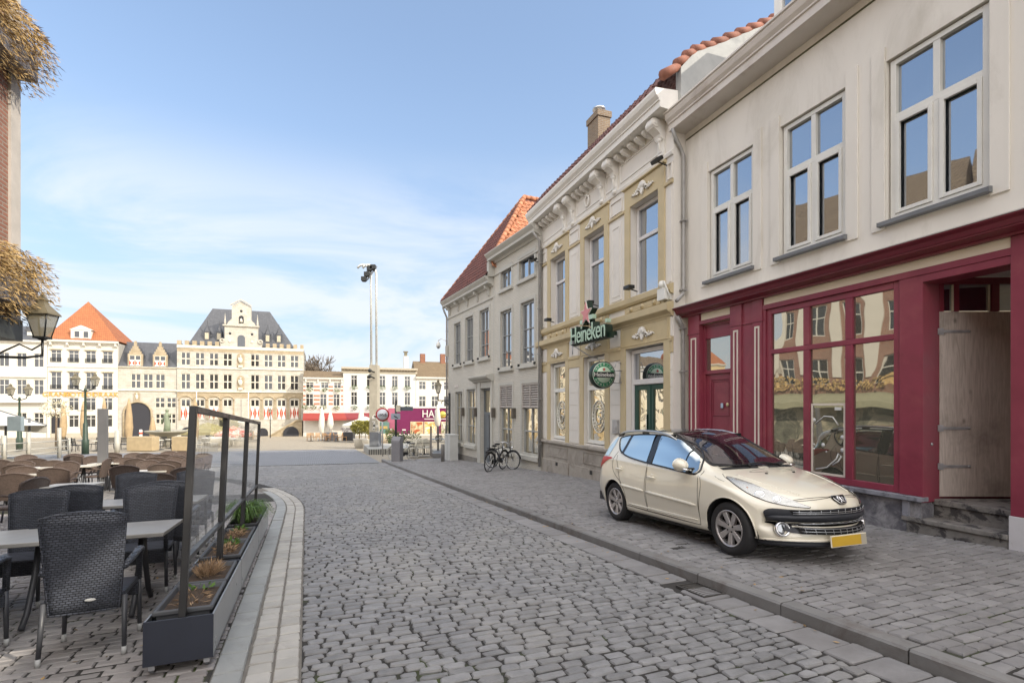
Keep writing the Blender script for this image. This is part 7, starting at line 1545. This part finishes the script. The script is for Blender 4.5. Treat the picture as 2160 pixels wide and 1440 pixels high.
for z in (.35, .85): MB().lathe([(.18, z), (.18, z+.22)], 12).build('red_band', redp, b)
ft = thing('fountain', 'green bronze fountain figure above a wide basin before the gatehouse', 'fountain', ((352-1080)/1080*46, 46, gz(-31, 46, 1.62)))
brz = M('bronze green', (.20, .23, .15), .6, .2, 3); MB().lathe([(.3, 0), (.25, .5), (.4, .8), (1.6, 1.25), (1.75, 1.4), (1.6, 1.4), (.3, 1.1)], 20).build('basin', M('basin stone', (.33, .31, .25), .8, .1, 3), ft)
MB().tube([(0, 0, 1.1), (.05, 0, 2.0), (-.05, 0, 2.7), (.02, 0, 3.1)], [.3, .24, .2, .1], 9).ball((.02, 0, 3.2), .15).tube([(-.05, 0, 2.6), (-.4, 0, 2.4), (-.45, 0, 2.0)], .08, 6).tube([(.05, 0, 2.6), (.35, 0, 2.9)], .07, 6).build('figure', brz, ft)
# walker
def person(X, Y, label, shirt):
    g_ = gz(X, Y, 1.64); t = bpy.data.objects.new('person', bpy.data.meshes.new('person')); b = MB()
    return t
sk = M('skin', (.50, .32, .24), .6); 
def walker(x, Y, label, shirt, trous):
    X = (x-1080)/1080*Y; ms = [sk, shirt, trous, M('hair', (.05, .035, .025), .8)]
    J = [((0, 0, .95), .13, 2), ((0, 0, 1.15), .135, 1), ((0, 0, 1.38), .16, 1), ((0, 0, 1.50), .055, 0), ((0, -.01, 1.60), .085, 0), ((0, 0, 1.68), .08, 3)]
    b = MB()
    b.tube([(0, 0, .9), (0, 0, 1.05), (0, 0, 1.2), (0, 0, 1.4), (0, 0, 1.47)], [.15, .15, .155, .18, .08], 10, 1); b.tube([(0, 0, 1.45), (0, 0, 1.53)], .05, 8, 0); b.ball((0, -.01, 1.62), (.08, .095, .115), 12, 0); b.ball((0, .02, 1.65), (.085, .09, .105), 10, 3); b.ball((0, -.105, 1.61), (.015, .02, .02), 6, 0)
    for q, s in ((-1, .22), (1, -.22)):
        b.tube([(q*.08, 0, .95), (q*.09, s*.5-.05, .52), (q*.09, s, .08)], [.10, .07, .045], 8, 2); b.ball((q*.09, s-.07, .05), (.045, .13, .05), 8, 3)
        b.tube([(q*.18, 0, 1.42), (q*.23, -s*.4, 1.15), (q*.24, -s*.9-.04, .92)], [.055, .045, .035], 8, 1); b.ball((q*.24, -s*.95-.05, .87), (.035, .045, .06), 8, 0)
    o = b.build('person', ms); o.location = (X, Y, gz(X, Y, 1.64)); o.rotation_euler = (0, 0, -1.2); tag(o, label, 'person')
walker(546, 80, 'person in a red top and blue trousers walking past the town hall', M('red top', (.55, .05, .06), .8), M('blue trousers', (.08, .11, .2), .8))
# cafe sets on the square
wdc = M('teak slats', (.40, .22, .09), .7, .2, 6); wht = M('white cafe paint', (.62, .58, .48), .6); blk = black_iron
def cafe_set(x, Y, m, label, grp):
    X = (x-1080)/1080*Y; t = thing('cafe_set', None, None)
    return t
def cafe_chair(m, loc, rz, label, grp):
    c = MB(); c.box(-.22, .22, -.22, .22, .42, .46)
    return c
proto = {}
def cafe(kind, x, Y, rz, label, grp, H=1.62):
    X = (x-1080)/1080*Y; key = kind
    if key in proto: o = copy_tree(proto[key])
    else:
        shape, m = kind
        o = thing('cafe_chair' if shape == 'chair' else 'cafe_table', None, None)
        if shape == 'chair':
            MB().box(-.23, .23, -.22, .22, .42, .46).build('seat', m, o); b = MB()
            for k in range(4): b.box(-.22, .22, .2+.02*k, .22+.02*k, .56+.1*k, .63+.1*k)
            b.tube([(-.23, .2, .42), (-.23, .3, .96)], .02, 5).tube([(.23, .2, .42), (.23, .3, .96)], .02, 5); b.build('backrest', m, o)
            for a in (-.2, .2):
                for c in (-.2, .2): MB().tube([(a, c, .42), (a*1.1, c*1.2, 0)], .02, 5).build('leg', m, o)
        else:
            MB().lathe([(.4, .71), (.4, .75)], 16).build('tabletop', m, o); MB().tube([(0, 0, .02), (0, 0, .71)], .04, 6).build('leg', blk, o); MB().box(-.3, .3, -.3, .3, 0, .03).build('foot', blk, o)
        proto[key] = o
    o.location = (X, Y, gz(X, Y, H)); o.rotation_euler = (0, 0, rz); tag(o, label, 'chair' if kind[0] == 'chair' else 'table', grp)
R2 = random.Random(11)
ords = ['leftmost', 'second from left', 'third from left', 'fourth from left', 'fifth from left', 'sixth from left', 'seventh from left', 'rightmost']
for k, x in enumerate((652, 662, 670, 686, 692, 709, 717, 727)): cafe(('chair', wdc), x, 61+R2.uniform(-1, 1), R2.uniform(0, 6), f'teak slatted chair before the striped house, {ords[k]} of the row', 'teak terrace chairs')
for k, x in enumerate((656, 690, 712)): cafe(('table', wdc), x, 60, 0, f'round teak table before the striped house, {("left", "middle", "right")[k]} one', 'teak terrace tables')
for k, (x, Y) in enumerate(((865, 30.5), (872, 32), (880, 30.6), (896, 31), (903, 32.5), (888, 32.4))): cafe(('chair', wht), x, Y, R2.uniform(0, 6), f'pale cafe chair behind the pale bicycle, {ords[k] if k < 5 else "rightmost"} of the group', 'pale cafe chairs', 1.52)
for k, (x, Y) in enumerate(((873, 31), (895, 31.8))): cafe(('table', blk), x, Y, 0, f'dark cafe table behind the pale bicycle, {("left", "right")[k]} one', 'dark cafe tables', 1.52)
for k, x in enumerate((128, 152, 163, 197, 233, 262, 283, 325, 341, 372)): cafe(('chair', blk), x, R2.uniform(37, 44), R2.uniform(0, 6), f'black cafe chair on the sunlit square, {(ords[:7]+["eighth from left", "ninth from left", "rightmost"])[k]}', 'black cafe chairs on the square')
for k, x in enumerate((140, 205, 272, 333, 360)): cafe(('table', wht), x, R2.uniform(38, 43), 0, f'pale round cafe table on the sunlit square, {ords[k] if k < 4 else "rightmost"}', 'pale cafe tables on the square')
for k, (x, Y) in enumerate(((420, 45), (437, 44), (478, 45), (500, 46), (415, 40))): cafe(('chair', wht), x, Y, R2.uniform(0, 6), f'pale cafe chair seen through the glass screens, {ords[k] if k < 4 else "rightmost"}', 'pale cafe chairs behind the glass')
simple('white_tub', MB().lathe([(.6, 0), (.85, .7), (.9, .78), (.8, .78)], 16), M_white, 448, 46, 'white round tub seen through the first glass screen', 'tub'); simple('white_tub', MB().lathe([(.5, 0), (.75, .6), (.8, .68), (.7, .68)], 16), M_white, 500, 47, 'smaller white round tub seen through the second glass screen', 'tub')
b = MB(); leaves(b, (0, 0, 1.0), (.55, .5, .55), 300, .2, .05, lambda p: Vector((p.x, p.y, p.z))); b.lathe([(.3, 0), (.36, .5)], 10); simple('box_bush', b, M('bush leaves', (.11, .14, .03), .7, .3, 4, island=.4), 826, 48, 'small round bush in front of the purple trailer', 'bush')
b = MB(); leaves(b, (0, 0, .7), (1.5, .5, .6), 420, .25, .05, lambda p: Vector((p.x, p.y, p.z))); simple('dark_hedge', b, M('hedge leaves', (.05, .07, .03), .7, .3, 4, island=.4), 852, 46, 'low dark hedge before the purple trailer', 'hedge')
tree_b = thing('blossom_tree', 'small pale leaved tree at the left below the hotel lettering', 'tree', ((118-1080)/1080*46, 46, gz(-40, 46, 1.62))); MB().tube([(0, 0, 0), (.05, 0, 2.6), (-.1, 0, 3.4)], [.09, .07, .04], 7).build('trunk', M('young trunk', (.2, .15, .1), .9), tree_b)
b = MB(); leaves(b, (0, 0, 3.4), (1.1, 1.1, .8), 380, .16, .05, lambda p: Vector((p.x, p.y, p.z))); b.build('crown', M('pale leaves', (.50, .45, .30), .8, .4, 3, island=.5), tree_b)

# fallen leaves along the kerbs
b = MB(); lr = random.Random(5)
for k in range(130):
    if k < 60: v, w, H = lr.uniform(2.5, 12), 3.74-abs(lr.gauss(0, .12)), 1.61
    elif k < 90: v, w, H = lr.uniform(3, 11), 3.93+abs(lr.gauss(0, .25)), 1.515
    else: v, w, H = lr.uniform(3, 7), -.7-abs(lr.gauss(0, .7)), 1.60
    c = Vector(K(v, w, H)); a = lr.uniform(0, 6.28); r = lr.uniform(.012, .028); d = Vector((cos(a), sin(a), lr.uniform(-.1, .3)))*r; s = Vector((-sin(a), cos(a), lr.uniform(-.2, .4)))*r*.5
    b.add([c-d, c+s, c+d, c-s], [(0, 1, 2, 3)])
tag(b.build('fallen_leaves', M('fallen leaf', (.33, .21, .08), .8, .3, 8, island=.5)), kind='stuff', label='scattered small dry leaves along the kerbs and terrace paving')
